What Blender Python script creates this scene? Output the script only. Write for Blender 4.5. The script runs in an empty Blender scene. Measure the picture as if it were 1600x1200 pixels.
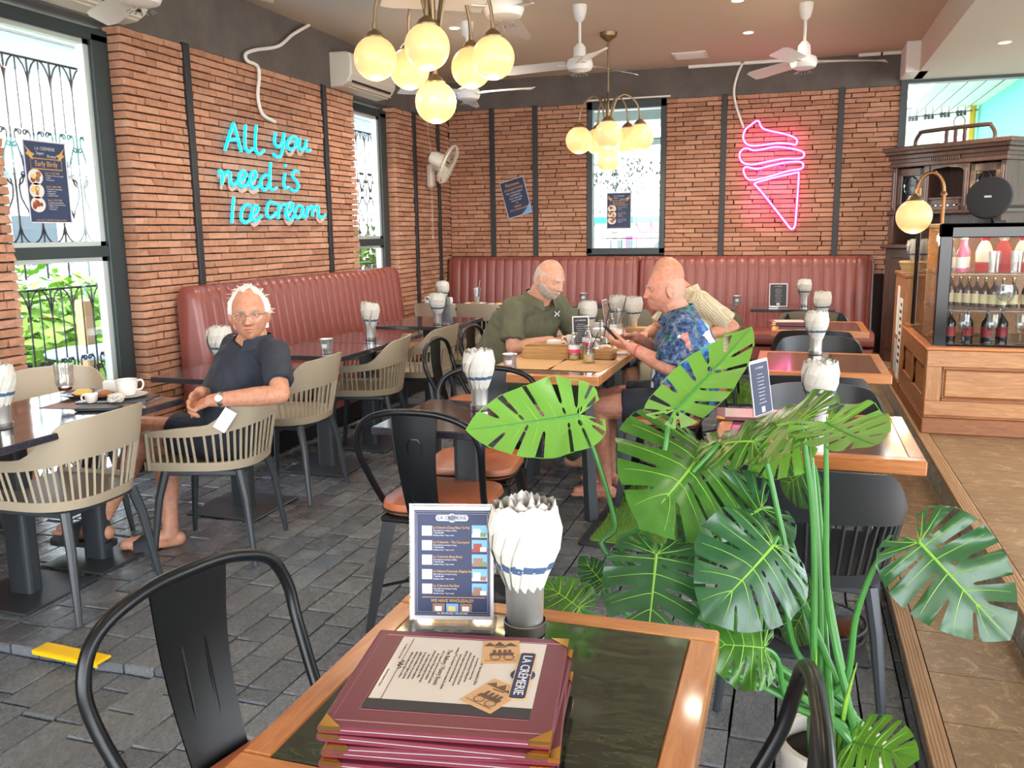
import bpy, bmesh, math, random
from math import pi, sin, cos, radians as R
from mathutils import Vector as V, Matrix as M, Euler, noise
from mathutils.geometry import delaunay_2d_cdt
SC = bpy.context.scene
COL = SC.collection
rnd = random.Random(7)

# ---------------------------------------------------------------- camera, sky, light, exposure
cam_d = bpy.data.cameras.new('camera')
cam = bpy.data.objects.new('camera', cam_d)
COL.objects.link(cam)
SC.camera = cam
cam_d.sensor_width = 36.0
cam_d.lens = 1355.0 / 1600.0 * 36.0
cam_d.clip_start, cam_d.clip_end = 0.05, 300
def cam_axes(pitch, roll, yaw):
    f0 = V((sin(yaw), cos(yaw), 0)); r0 = V((cos(yaw), -sin(yaw), 0)); u0 = V((0, 0, 1))
    f = f0 * cos(pitch) - u0 * sin(pitch); u = u0 * cos(pitch) + f0 * sin(pitch)
    return r0 * cos(roll) + u * sin(roll), u * cos(roll) - r0 * sin(roll), f
_r, _u, _f = cam_axes(0.1738, -0.0131, -0.3147)
EYE = V((0, 0, 1.45))
cam.matrix_world = M(((_r.x, _u.x, -_f.x, 0), (_r.y, _u.y, -_f.y, 0), (_r.z, _u.z, -_f.z, 1.45), (0, 0, 0, 1)))

SC.view_settings.view_transform = 'Standard'
SC.view_settings.look = 'None'
SC.view_settings.exposure = 0.4
SC.view_settings.gamma = 1.0
SC.view_settings.use_curve_mapping = False
SC.cycles.use_denoising = True
SC.cycles.max_bounces = 8
SC.cycles.diffuse_bounces = 5
SC.cycles.transparent_max_bounces = 12
SC.cycles.sample_clamp_indirect = 6.0
SC.cycles.caustics_reflective = False
SC.cycles.caustics_refractive = False

world = bpy.data.worlds.new('sky')
SC.world = world
world.use_nodes = True
wn = world.node_tree
bg = wn.nodes['Background']
sky = wn.nodes.new('ShaderNodeTexSky')
sky.sky_type = 'NISHITA'
sky.sun_disc = False
sky.sun_elevation = R(58)
sky.sun_rotation = R(200)
sky.air_density = 1.0
sky.dust_density = 3.0
mixs = wn.nodes.new('ShaderNodeMix'); mixs.data_type = 'RGBA'
mixs.inputs[0].default_value = 0.60
mixs.inputs[7].default_value = (7.0, 7.2, 7.6, 1)       # thin bright overcast veil
wn.links.new(sky.outputs[0], mixs.inputs[6])
wn.links.new(mixs.outputs[2], bg.inputs['Color'])
bg.inputs['Strength'].default_value = 1.35

sun_d = bpy.data.lights.new('sun', 'SUN')
sun_d.energy = 3.2
sun_d.angle = R(2)
sun_d.color = (1, .95, .86)
sun = bpy.data.objects.new('sun', sun_d)
COL.objects.link(sun)
sun.rotation_euler = V((0.35, -0.75, -1.15)).to_track_quat('-Z', 'Y').to_euler()

# ---------------------------------------------------------------- materials
def lin(h):
    if isinstance(h, str):
        c = [int(h[i:i + 2], 16) / 255 for i in (0, 2, 4)]
        return tuple(x / 12.92 if x <= .04045 else ((x + .055) / 1.055) ** 2.4 for x in c) + (1,)
    return tuple(h) + (1,) if len(h) == 3 else tuple(h)
MATS = {}
def mat(name, col='808080', rough=.5, metal=0.0, emit=None, estr=1.0, spec=None, trans=0, coat=0, alpha=None):
    m = bpy.data.materials.new(name)
    m.use_nodes = True
    b = m.node_tree.nodes['Principled BSDF']
    b.inputs['Base Color'].default_value = lin(col)
    b.inputs['Roughness'].default_value = rough
    b.inputs['Metallic'].default_value = metal
    if emit: b.inputs['Emission Color'].default_value = lin(emit); b.inputs['Emission Strength'].default_value = estr
    if spec is not None: b.inputs['Specular IOR Level'].default_value = spec
    if trans: b.inputs['Transmission Weight'].default_value = trans
    if coat: b.inputs['Coat Weight'].default_value = coat; b.inputs['Coat Roughness'].default_value = .08
    MATS[name] = m
    return m
def nd(m, t, **kw):
    n = m.node_tree.nodes.new(t)
    for k, v in kw.items(): setattr(n, k, v)
    return n
def lk(m, a, b): m.node_tree.links.new(a, b)
def coords(m, scale=(1, 1, 1), kind='Object', rot=(0, 0, 0)):
    t = nd(m, 'ShaderNodeTexCoord'); mp = nd(m, 'ShaderNodeMapping')
    mp.inputs['Scale'].default_value = scale; mp.inputs['Rotation'].default_value = rot
    lk(m, t.outputs[kind], mp.inputs[0]); return mp.outputs[0]
def ramp(m, fac, stops):
    r = nd(m, 'ShaderNodeValToRGB'); e = r.color_ramp.elements
    while len(e) > 1: e.remove(e[0])
    e[0].position = stops[0][0]; e[0].color = lin(stops[0][1])
    for p, c in stops[1:]: e.new(p).color = lin(c)
    lk(m, fac, r.inputs[0]); return r.outputs[0]
def noise_t(m, vec, scale=5, detail=4, rough=.6, dist=0):
    n = nd(m, 'ShaderNodeTexNoise'); n.inputs['Scale'].default_value = scale; n.inputs['Detail'].default_value = detail
    n.inputs['Roughness'].default_value = rough; n.inputs['Distortion'].default_value = dist
    lk(m, vec, n.inputs['Vector']); return n.outputs[0]
def bump(m, h, strength=.3, dist=.01):
    b = nd(m, 'ShaderNodeBump'); b.inputs['Strength'].default_value = strength; b.inputs['Distance'].default_value = dist
    lk(m, h, b.inputs['Height']); lk(m, b.outputs[0], m.node_tree.nodes['Principled BSDF'].inputs['Normal'])
def setc(m, out): lk(m, out, m.node_tree.nodes['Principled BSDF'].inputs['Base Color'])
def setr(m, out): lk(m, out, m.node_tree.nodes['Principled BSDF'].inputs['Roughness'])
def pieces_random(m):                                       # one random number per loose piece and per object
    g = nd(m, 'ShaderNodeNewGeometry'); o = nd(m, 'ShaderNodeObjectInfo')
    a = nd(m, 'ShaderNodeMath', operation='ADD'); f = nd(m, 'ShaderNodeMath', operation='FRACT')
    lk(m, g.outputs['Random Per Island'], a.inputs[0]); lk(m, o.outputs['Random'], a.inputs[1]); lk(m, a.outputs[0], f.inputs[0])
    return f.outputs[0]
def mixc(m, fac, a, b, blend='MIX'):
    x = nd(m, 'ShaderNodeMix', data_type='RGBA', blend_type=blend)
    if isinstance(fac, float): x.inputs[0].default_value = fac
    else: lk(m, fac, x.inputs[0])
    for i, c in ((6, a), (7, b)):
        if isinstance(c, (str, tuple)): x.inputs[i].default_value = lin(c)
        else: lk(m, c, x.inputs[i])
    return x.outputs[2]
def glassy(name, tint=(1, 1, 1), refl=.08, rough=.02):       # thin clear sheet or vessel: see-through with a fresnel sheen
    m = bpy.data.materials.new(name); m.use_nodes = True; n = m.node_tree.nodes
    n.remove(n['Principled BSDF'])
    t = nd(m, 'ShaderNodeBsdfTransparent'); t.inputs[0].default_value = (*tint, 1)
    g = nd(m, 'ShaderNodeBsdfGlossy'); g.inputs['Roughness'].default_value = rough
    lw = nd(m, 'ShaderNodeLayerWeight'); lw.inputs[0].default_value = .35
    mm = nd(m, 'ShaderNodeMath', operation='MULTIPLY_ADD'); mm.inputs[1].default_value = .3; mm.inputs[2].default_value = refl
    lk(m, lw.outputs['Fresnel'], mm.inputs[0])
    x = nd(m, 'ShaderNodeMixShader'); lk(m, mm.outputs[0], x.inputs[0]); lk(m, t.outputs[0], x.inputs[1]); lk(m, g.outputs[0], x.inputs[2])
    lk(m, x.outputs[0], n['Material Output'].inputs[0])
    MATS[name] = m; return m

# bricks, floor stones and tiles: colour by piece plus grain
m = mat('brick', 'b5683f', .9)
v = coords(m, (9, 9, 9)); pr = pieces_random(m)
c = ramp(m, pr, [(0, '97674f'), (.3, 'ab785b'), (.6, 'b98468'), (.85, 'c69477'), (1, 'a57d69')])
c2 = mixc(m, .35, c, ramp(m, noise_t(m, v, 3, 5, .7), [(.3, '925e47'), (.7, 'd3a78a')]))
setc(m, c2); bump(m, noise_t(m, v, 6, 6, .7), .5, .006)
m = mat('mortar_dark', '3b2f29', .95)
m = mat('floor_stone', '50545a', .35)
v = coords(m, (4, 4, 4)); pr = pieces_random(m)
c = ramp(m, pr, [(0, '4c5157'), (.35, '60666c'), (.7, '727679'), (1, '565b60')])
n1 = noise_t(m, v, 2.2, 7, .65, .6)
setc(m, mixc(m, .4, c, ramp(m, n1, [(.3, '43484d'), (.55, '666a6d'), (.75, '8c8d8b')])))
setr(m, ramp(m, noise_t(m, v, 3, 4), [(.3, (.14, .14, .14)), (.75, (.42, .42, .42))]))
bump(m, n1, .55, .012)
mat('grout', '3a3937', .9)
m = mat('slate_tile', '8a7358', .35)
v = coords(m, (1.7, 1.5, 1.0), rot=(0, 0, .55)); pr = pieces_random(m)
n1 = noise_t(m, v, 2.4, 9, .68, 2.2)
c = ramp(m, n1, [(.25, '5f4b38'), (.45, '7d664c'), (.57, '94795a'), (.60, 'c4b094'), (.63, '8d7355'), (.85, 'a08663')])
setc(m, mixc(m, .25, c, ramp(m, pr, [(0, '6a5540'), (1, '9c835f')]))); bump(m, n1, .2, .006)
m = mat('grey_marble', '7f8078', .4)
v = coords(m, (2, 5, 5)); setc(m, ramp(m, noise_t(m, v, 3, 8, .7, 2), [(.3, '63655f'), (.55, '8b8d85'), (.62, 'd0d0c6'), (.7, '7c7e77')]))

def wood(name, a, b, c, rough=.4, scale=(3, 26, 26), coat=0, rot=(0, 0, 0)):
    m = mat(name, b, rough, coat=coat)
    v = coords(m, scale, rot=rot)
    n = noise_t(m, v, 2.2, 6, .62, 1.2)
    setc(m, ramp(m, n, [(.25, a), (.5, b), (.75, c)])); bump(m, n, .08, .003)
    return m
wood('wood_orange', 'a05a2a', 'b87540', 'cb8c55', .3, coat=.4)
wood('wood_orange_y', 'a05a2a', 'b87540', 'cb8c55', .3, (26, 3, 26), coat=.4)
wood('wood_counter', '8a5b32', 'a87445', 'bd8c5a', .4, (2.5, 22, 22), coat=.2)
wood('wood_counter_v', '8a5b32', 'a87445', 'bd8c5a', .4, (22, 22, 2.5), coat=.2)
wood('wood_counter_y', '84532b', '9d693b', 'b27d4c', .4, (22, 2.5, 22), coat=.2)
wood('wood_plinth', '6f4326', '87532f', '99633a', .45, (3, 20, 20))
wood('wood_deck', '8f6d4e', '9f7d5c', 'ae8d6c', .6, (20, 1.5, 20))
wood('wood_dark', '3a2620', '4d332b', '5f4238', .38, (10, 10, 1.5), coat=.3)
m = mat('table_granite', '2e3230', .08, coat=.6)
v = coords(m, (5, 14, 5)); n = noise_t(m, v, 3, 9, .72, 1.6)
setc(m, ramp(m, n, [(.3, '121a15'), (.48, '1e2b22'), (.56, '3d4b34'), (.6, '1e2823'), (.72, '5d593b'), (.8, '222a24')]))
m = mat('table_dark', '30313a', .10, coat=.5)
v = coords(m, (30, 30, 30)); setc(m, ramp(m, noise_t(m, v, 6, 5, .7), [(.3, '23232a'), (.6, '3a3a42'), (.8, '5c5a5e')]))
m = mat('table_slate', '4a3a32', .12, coat=.4)
v = coords(m, (4, 14, 4)); setc(m, ramp(m, noise_t(m, v, 3, 7, .7, 1), [(.3, '33261f'), (.6, '4f4038'), (.8, '76665a')]))
m = mat('leather_red', '8a3f38', .34, spec=.6)
v = coords(m, (60, 60, 60)); setc(m, ramp(m, noise_t(m, coords(m, (2, 2, 2)), 2, 3), [(.3, '81453e'), (.7, '904f47')])); bump(m, noise_t(m, v, 4, 3), .08, .001)
m = mat('leather_orange', 'b8683f', .36, spec=.6)
v = coords(m, (80, 80, 80)); bump(m, noise_t(m, v, 4, 3), .1, .001)
setc(m, ramp(m, noise_t(m, coords(m, (5, 5, 5)), 3, 4), [(.3, 'a95d38'), (.7, 'bb6e48')]))
mat('plastic_tan', 'a99b84', .42); mat('plastic_black', '26292b', .4); mat('plastic_greige', '8b8370', .42)
mat('leg_dark', '33383c', .4); mat('leg_metal', '2c3236', .35, .3); mat('black_metal', '17191b', .3, .4); mat('black_gloss', '0c0d0e', .12)
mat('frame_dark', '2f3a3c', .4); mat('trim_black', '25282b', .5); mat('iron', '23262e', .5, .3)
mat('alu', 'c9d2cf', .35, .4); mat('steel', 'dcd9d3', .33, .85); mat('steel_soft', 'b9b6b0', .32, 1.0); mat('brass', 'a8844e', .3, 1.0); mat('antique_brass', '8a7659', .38, .85); mat('gold', 'd2a355', .25, 1.0)
m = mat('ceiling_paint', 'cdbba4', .8); m = mat('upper_wall', '6a625b', .8)
v = coords(m, (2, 2, 2)); setc(m, ramp(m, noise_t(m, v, 2, 5), [(.3, '554e4a'), (.7, '69615a')]))
mat('soffit_paint', 'd8cfc0', .8); mat('plaster', 'cdbfa9', .85); mat('white_paint', 'e6e4de', .6); mat('white_plastic', 'e9e6df', .35); mat('cream_plastic', 'd6cfc0', .4)
mat('fan_white', 'e2ddd6', .35); mat('grey_plastic', '8b8d90', .5); mat('black_plastic', '1d1e20', .5); mat('speaker_cloth', '2a2a2c', .9)
mat('paper', 'ece8df', .9); mat('napkin', 'c9c5bb', .95); mat('kraft', 'c39a6b', .85); mat('navy_print', '27304f', .6); mat('navy_poster', '2b3a5c', .55); mat('print_white', 'd4d2d6', .7); mat('print_gold', 'd2a35e', .6); mat('print_dark', '3c3530', .8)
mat('print_grey', 'b9bcc6', .7); mat('photo_sky', '6fa3d8', .6); mat('photo_brown', '8a6a58', .6); mat('photo_green', '6b8350', .6); mat('photo_white', 'ddd8d2', .6); mat('photo_red', '8d3f33', .6); mat('photo_food', 'b5683a', .6)
mat('maroon', '672432', .42, spec=.5); mat('stitch', '9c6b70', .7); mat('menu_paper', 'c9c1b6', .5, coat=.3); mat('sepia', 'c49a6c', .6); mat('sepia_dark', '5e4434', .6); mat('black_card', '2b2b2d', .6); mat('page_grey', '9a9a9c', .6)
mat('ceramic', 'eae6dd', .18, coat=.3); mat('ceramic_dark', '3d434b', .25); mat('coffee', '2c1a10', .1); mat('amber', '8e3410', .08, trans=.6); mat('red_label', 'c22f3c', .5); mat('pink_label', 'd23d5a', .5); mat('food_bread', 'b37238', .7); mat('food_egg', 'e7c56a', .6); mat('food_red', 'a03a28', .5); mat('juice', 'd9c48a', .15)
mat('yellow_tape', 'e6b90a', .45); mat('rubber', '22252a', .7); mat('pot_white', 'd8d0c2', .5); mat('soil', '2a211b', .95)
m = mat('wicker', 'b98a50', .7)
v = coords(m, (90, 90, 120)); w = nd(m, 'ShaderNodeTexWave'); lk(m, v, w.inputs[0]); w.inputs['Distortion'].default_value = 2
setc(m, ramp(m, w.outputs[1], [(.2, 'a5773f'), (.7, 'd9ae74')])); bump(m, w.outputs[1], .5, .003)
mat('wicker_light', 'c7a878', .7)
m = mat('turf', '5d8a2f', .95)
setc(m, ramp(m, noise_t(m, coords(m, (60, 60, 60)), 4, 4), [(.3, '4a7326'), (.7, '7ba244')]))
mat('globe', 'c9a878', .3, emit='ffcb86', estr=.60)
mat('led_cyan', '00b4e0', .4, emit='00c4ff', estr=1.3); mat('led_pink', 'ff3fb0', .4, emit='ff46b4', estr=2.2); mat('led_pink_core', 'ffd0ee', .4, emit='ffb0e4', estr=3.0); mat('led_cyan_core', '60e8ff', .4, emit='24d4ff', estr=1.6)
mat('downlight', 'fff1c8', .5, emit='ffe9b0', estr=14.0); mat('neon_peach', 'e8b59a', .7)
glassy('window_glass', (.97, .985, .98), .03, .0); glassy('clear_glass', (.95, .96, .96), .10, .03); glassy('acrylic', (.94, .95, .96), .08, .03); glassy('clear_acrylic', (.98, .98, .985), .0, .08)
glassy('case_glass', (.93, .95, .94), .0, .0)
MATS['case_glass'].node_tree.nodes['Math'].inputs[1].default_value = .12

# ---------------------------------------------------------------- mesh helpers
def rotz(a): return M.Rotation(a, 4, 'Z')
class MB:
    def __init__(s): s.v = []; s.f = []; s.mi = []; s.sm = []; s.cur = 0
    def mat(s, i): s.cur = i; return s
    def add(s, vs, fs, T=None, smooth=False):
        o = len(s.v)
        s.v += [tuple(T @ V(p)) for p in vs] if T is not None else [tuple(p) for p in vs]
        s.f += [tuple(i + o for i in f) for f in fs]
        s.mi += [s.cur] * len(fs); s.sm += [smooth] * len(fs)
        return s
    def box(s, x0, y0, z0, x1, y1, z1, T=None):
        vs = [(x, y, z) for z in (z0, z1) for y in (y0, y1) for x in (x0, x1)]
        return s.add(vs, [(0, 2, 3, 1), (4, 5, 7, 6), (0, 1, 5, 4), (2, 6, 7, 3), (0, 4, 6, 2), (1, 3, 7, 5)], T)
    def cbox(s, x0, y0, z0, x1, y1, z1, c=.004, T=None):      # box with chamfered edges
        vs = []; L = ((x0, x1), (y0, y1), (z0, z1)); idx = {}
        for ix in (0, 1):
            for iy in (0, 1):
                for iz in (0, 1):
                    p = [L[0][ix], L[1][iy], L[2][iz]]; d = [1 - 2 * ix, 1 - 2 * iy, 1 - 2 * iz]
                    for k in range(3):
                        q = [p[j] + (d[j] * c if j != k else 0) for j in range(3)]
                        idx[(ix, iy, iz, k)] = len(vs); vs.append(q)
        fs = []
        def q(a, b, c_, d_): fs.append((a, b, c_, d_))
        for k in range(3):
            o1, o2 = [j for j in range(3) if j != k]
            for s_ in (0, 1):
                ids = []
                for (a, b) in ((0, 0), (1, 0), (1, 1), (0, 1)):
                    e = [0, 0, 0]; e[k] = s_; e[o1] = a; e[o2] = b; ids.append(idx[(*e, k)])
                fs.append(tuple(ids))
        for k in range(3):                                     # edges along axis k
            o1, o2 = [j for j in range(3) if j != k]
            for a in (0, 1):
                for b in (0, 1):
                    e0 = [0, 0, 0]; e0[o1] = a; e0[o2] = b; e1 = list(e0); e1[k] = 1
                    fs.append((idx[(*e0, o1)], idx[(*e1, o1)], idx[(*e1, o2)], idx[(*e0, o2)]))
        for ix in (0, 1):
            for iy in (0, 1):
                for iz in (0, 1): fs.append(tuple(idx[(ix, iy, iz, k)] for k in range(3)))
        return s.add(vs, fs, T)
    def tube(s, pts, r, n=8, closed=False, flat=1.0, T=None, caps=True, up=None):
        pts = [V(p) for p in pts]; k = len(pts)
        rs = r if isinstance(r, (list, tuple)) else [r] * k
        vs = []; prev = None
        for i in range(k):
            if closed: t = pts[(i + 1) % k] - pts[i - 1]
            else: t = pts[min(i + 1, k - 1)] - pts[max(i - 1, 0)]
            if t.length < 1e-9: t = V((0, 0, 1))
            t.normalize()
            if prev is None:
                a = V(up) if up is not None else (V((0, 0, 1)) if abs(t.z) < .9 else V((1, 0, 0)))
                x = (a - t * a.dot(t)).normalized()
            else: x = (prev - t * prev.dot(t)).normalized()
            prev = x; y = t.cross(x)
            for j in range(n):
                an = 2 * pi * j / n
                vs.append(pts[i] + x * (cos(an) * rs[i]) + y * (sin(an) * rs[i] * flat))
        fs = []
        for i in range(k if closed else k - 1):
            for j in range(n):
                a = i * n + j; b = i * n + (j + 1) % n; i2 = (i + 1) % k
                fs.append((a, b, i2 * n + (j + 1) % n, i2 * n + j))
        if caps and not closed: fs += [tuple(range(n))[::-1], tuple(range((k - 1) * n, k * n))]
        return s.add(vs, fs, T, True)
    def lathe(s, prof, n=20, T=None, smooth=True):             # profile [(r, z), ...] round Z
        vs = []; fs = []; rows = []
        for (r, z) in prof:
            if r < 1e-6: rows.append([len(vs)]); vs.append((0, 0, z))
            else:
                rows.append(list(range(len(vs), len(vs) + n)))
                vs += [(r * cos(2 * pi * j / n), r * sin(2 * pi * j / n), z) for j in range(n)]
        for a, b in zip(rows, rows[1:]):
            for j in range(n):
                j2 = (j + 1) % n
                if len(a) == 1 and len(b) == 1: continue
                if len(a) == 1: fs.append((a[0], b[j2], b[j]))
                elif len(b) == 1: fs.append((a[j], a[j2], b[0]))
                else: fs.append((a[j], a[j2], b[j2], b[j]))
        return s.add(vs, fs, T, smooth)
    def prism(s, poly, z0, z1, T=None, smooth=False):
        n = len(poly); vs = [(x, y, z0) for x, y in poly] + [(x, y, z1) for x, y in poly]
        fs = [tuple(range(n))[::-1], tuple(range(n, 2 * n))]
        s.add(vs, fs, T)
        return s.add(vs, [(i, (i + 1) % n, n + (i + 1) % n, n + i) for i in range(n)], T, smooth)
    def grid(s, fn, nu, nv, T=None, smooth=True, wrapu=False):
        vs = [fn(i / (nu if wrapu else nu - 1), j / (nv - 1)) for j in range(nv) for i in range(nu)]
        fs = []
        for j in range(nv - 1):
            for i in range(nu if wrapu else nu - 1):
                i2 = (i + 1) % nu
                fs.append((j * nu + i, j * nu + i2, (j + 1) * nu + i2, (j + 1) * nu + i))
        return s.add(vs, fs, T, smooth)
    def ball(s, c, r, n=16, T=None, sc=(1, 1, 1)):
        m_ = n // 2
        return s.lathe([(max(r * sin(pi * i / m_), 0) if 0 < i < m_ else 0, -r * cos(pi * i / m_)) for i in range(m_ + 1)], n, (T or M()) @ M.Translation(c) @ M.Diagonal((*sc, 1)))
    def mesh(s, name, mats):
        me = bpy.data.meshes.new(name)
        me.from_pydata(s.v, [], s.f)
        me.polygons.foreach_set('material_index', s.mi)
        me.polygons.foreach_set('use_smooth', s.sm)
        for x in (mats if isinstance(mats, (list, tuple)) else [mats]): me.materials.append(MATS[x] if isinstance(x, str) else x)
        bm = bmesh.new(); bm.from_mesh(me); bmesh.ops.recalc_face_normals(bm, faces=bm.faces); bm.to_mesh(me); bm.free()
        if any(s.sm): me.set_sharp_from_angle(angle=R(42))
        me.update()
        return me
    def build(s, name, mats, parent=None, T=None):
        return link(name, s.mesh(name, mats), parent, T)
def link(name, me, parent=None, T=None):
    o = bpy.data.objects.new(name, me); COL.objects.link(o)
    if parent is not None: o.parent = parent
    if T is not None: o.matrix_local = T
    return o
def empty(name, loc=(0, 0, 0), rz=0.0):
    o = bpy.data.objects.new(name, None); COL.objects.link(o)
    o.empty_display_size = .1; o.location = loc; o.rotation_euler = (0, 0, rz); return o
def tag(o, label, cat, group=None, kind=None):
    o['label'] = label; o['category'] = cat
    if group: o['group'] = group
    if kind: o['kind'] = kind
    return o
def struct(o, label=None):
    o['kind'] = 'structure'
    if label: o['label'] = label
    return o
def kids(o): return [c for c in bpy.data.objects if c.parent == o]
KID = {}
def copy_tree(root, loc, rz, label=None, group=None):
    if root.name not in KID: KID[root.name] = [(c, kids(c)) for c in kids(root)]
    r = root.copy(); COL.objects.link(r); r.location = loc; r.rotation_euler = (0, 0, rz)
    if label: r['label'] = label
    if group: r['group'] = group
    for c, gs in KID[root.name]:
        c2 = c.copy(); COL.objects.link(c2); c2.parent = r
        for g in gs:
            g2 = g.copy(); COL.objects.link(g2); g2.parent = c2
    return r
def spline(pts, n=6, closed=False):                            # Catmull-Rom through points
    pts = [V(p) if len(p) == 3 else V((p[0], p[1], 0)) for p in pts]; k = len(pts); out = []
    for i in range(k if closed else k - 1):
        g = (lambda j: pts[j % k]) if closed else (lambda j: pts[max(0, min(k - 1, j))])
        p0, p1, p2, p3 = g(i - 1), g(i), g(i + 1), g(i + 2)
        for q in range(n):
            t = q / n
            out.append(.5 * ((2 * p1) + (p2 - p0) * t + (2 * p0 - 5 * p1 + 4 * p2 - p3) * t * t + (3 * p1 - p0 - 3 * p2 + p3) * t ** 3))
    if not closed: out.append(pts[-1])
    return out
def rrect(w, h, r, n=4):
    out = []
    for cx, cy, a0 in ((w / 2 - r, h / 2 - r, 0), (-w / 2 + r, h / 2 - r, 90), (-w / 2 + r, -h / 2 + r, 180), (w / 2 - r, -h / 2 + r, 270)):
        for i in range(n + 1):
            a = R(a0 + 90 * i / n); out.append((cx + r * cos(a), cy + r * sin(a)))
    return out
def text(s, size, T, material, parent, name='lettering', align='CENTER', ext=.0004, xs=1.0, res=2):
    cu = bpy.data.curves.new('t', 'FONT'); cu.body = s; cu.size = size; cu.align_x = align; cu.align_y = 'CENTER'
    cu.extrude = ext; cu.resolution_u = res
    ob = bpy.data.objects.new('t', cu)
    me = bpy.data.meshes.new_from_object(ob)
    bpy.data.objects.remove(ob); bpy.data.curves.remove(cu)
    me.materials.clear(); me.materials.append(MATS[material])
    return link(name, me, parent, T @ M.Diagonal((xs, 1, 1, 1)))
def dens(me_obj):                                              # evaluated mesh of a temp object, then removed
    dg = bpy.context.evaluated_depsgraph_get()
    me = bpy.data.meshes.new_from_object(me_obj.evaluated_get(dg))
    return me

# ================================================================= THE SETTING
XL, YB = -3.79, 9.45            # brick faces of the left and the back wall
ZT, ZC = 2.66, 3.10             # top of the left bricks, ceiling
near = lambda p: (V(p) - EYE).length

def spread(items, parent, piece_name, variants, stuff_name, stuff_mat, limit=300):
    """items: (centre, size, tilt); the nearest become objects of their own, the rest one stuff part."""
    items = sorted(items, key=lambda it: near(it[0]))
    for c, sz, T in items[:limit]:
        o = link(piece_name, rnd.choice(variants), parent, M.Translation(c) @ T @ M.Diagonal((*sz, 1)))
    if len(items) > limit:
        mb = MB()
        for c, sz, T in items[limit:]:
            me = rnd.choice(variants)
            mb.add([v.co for v in me.vertices], [tuple(p.vertices) for p in me.polygons], M.Translation(c) @ T @ M.Diagonal((*sz, 1)))
        o = mb.build(stuff_name, stuff_mat, parent); o['kind'] = 'stuff'

def rough_block(seed, jit=.03, c=.05):
    """unit block, chamfered on top face (+Z), outline a little uneven"""
    q = random.Random(seed); j = lambda a: a + q.uniform(-jit, jit)
    b = [(-.5, -.5), (.5, -.5), (.5, .5), (-.5, .5)]
    vs = [(j(x), j(y), -.5) for x, y in b]
    mid = [(vs[i][0], vs[i][1], .5 - c * 2.2) for i in range(4)]
    top = [(x * (1 - c), y * (1 - c * 2), .5 + q.uniform(-.06, .06)) for x, y, _ in vs]
    vs = vs + mid + top
    fs = [(8, 9, 10, 11)] + [(i, (i + 1) % 4, 4 + (i + 1) % 4, 4 + i) for i in range(4)] + [(4 + i, 4 + (i + 1) % 4, 8 + (i + 1) % 4, 8 + i) for i in range(4)]
    return MB().add(vs, fs)

# ---- floor of the sunken dining area, uneven stones in running courses
fl = struct(MB().box(-3.95, -2.6, -.14, .42, 9.6, -.045).build('floor', 'grout'))
stone_v = [rough_block(i, .012, .03).mesh('floor_stone', 'floor_stone') for i in range(10)]
it = []
x = -3.78; k = 0
while x < .40:
    w = .128 if k % 5 else .118
    if x + w > .40: w = .40 - x
    y = .75 - rnd.uniform(0, .2)
    while y < 9.4:
        l = rnd.choice((.17, .2, .24, .28, .3)) * rnd.uniform(.95, 1.05)
        ymax = 9.42
        l = min(l, ymax - y)
        if y < 2.22 and y + l > 2.16: l = 2.22 - y
        if l < .03: break
        T = Euler((rnd.uniform(-.012, .012), rnd.uniform(-.014, .014), 0)).to_matrix().to_4x4()
        dip = -.032 * max(0, min(1, (-1.85 - x) / .3)) if y + l / 2 < 2.22 else 0      # the floor near the window sits a little lower
        it.append(((x + w / 2, y + l / 2, -.0268 + dip + rnd.uniform(-.0012, .0012)), (w - .006, l - .007, .052), T))
        y += l
    x += w; k += 1
spread(it, fl, 'stone_tile', stone_v, 'stone_tile_far', 'floor_stone')

# ---- two low steps on the right: timber nosing on a marble riser, slate tiles on top
def step(name, x0, x1, z0, z1, tx, nosing_w):
    s = struct(MB().box(x0 + .006, -2.6, z0, x1, 9.6, z1 - .012).build(name, 'grout'))
    MB().box(x0, -2.6, z0, x0 + .012, 9.45, z1 - .022).build('riser', 'grey_marble', s)
    nb = MB().cbox(x0 - .004, -2.6, z1 - .022, x0 + nosing_w, 9.45, z1 + .003, .003)
    for i in range(4): nb.box(x0 + .008 + i * (nosing_w - .018) / 3.4, -2.6, z1 + .0029, x0 + .012 + i * (nosing_w - .018) / 3.4, 9.45, z1 + .0042)
    nb.build('nosing', 'wood_deck', s)
    items = []
    xs = [x0 + nosing_w + .002]
    while xs[-1] < x1 - .02: xs.append(min(xs[-1] + tx, x1))
    for a, b in zip(xs, xs[1:]):
        y = 1.2 - rnd.uniform(0, .25)
        while y < 9.3:
            items.append((((a + b) / 2, y + .15, z1 - .006), (b - a - .004, .296, .012), M()))
            y += .30
    spread(items, s, 'slate_tile', slate_v, 'slate_tile_far', 'slate_tile')
    return s
slate_v = [rough_block(40 + i, .0, .006).mesh('slate_tile', 'slate_tile') for i in range(4)]
step('floor_2', .40, .765, -.05, .06, .31, .052)
step('floor_3', .765, 5.2, -.05, .19, .60, .062)

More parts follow.
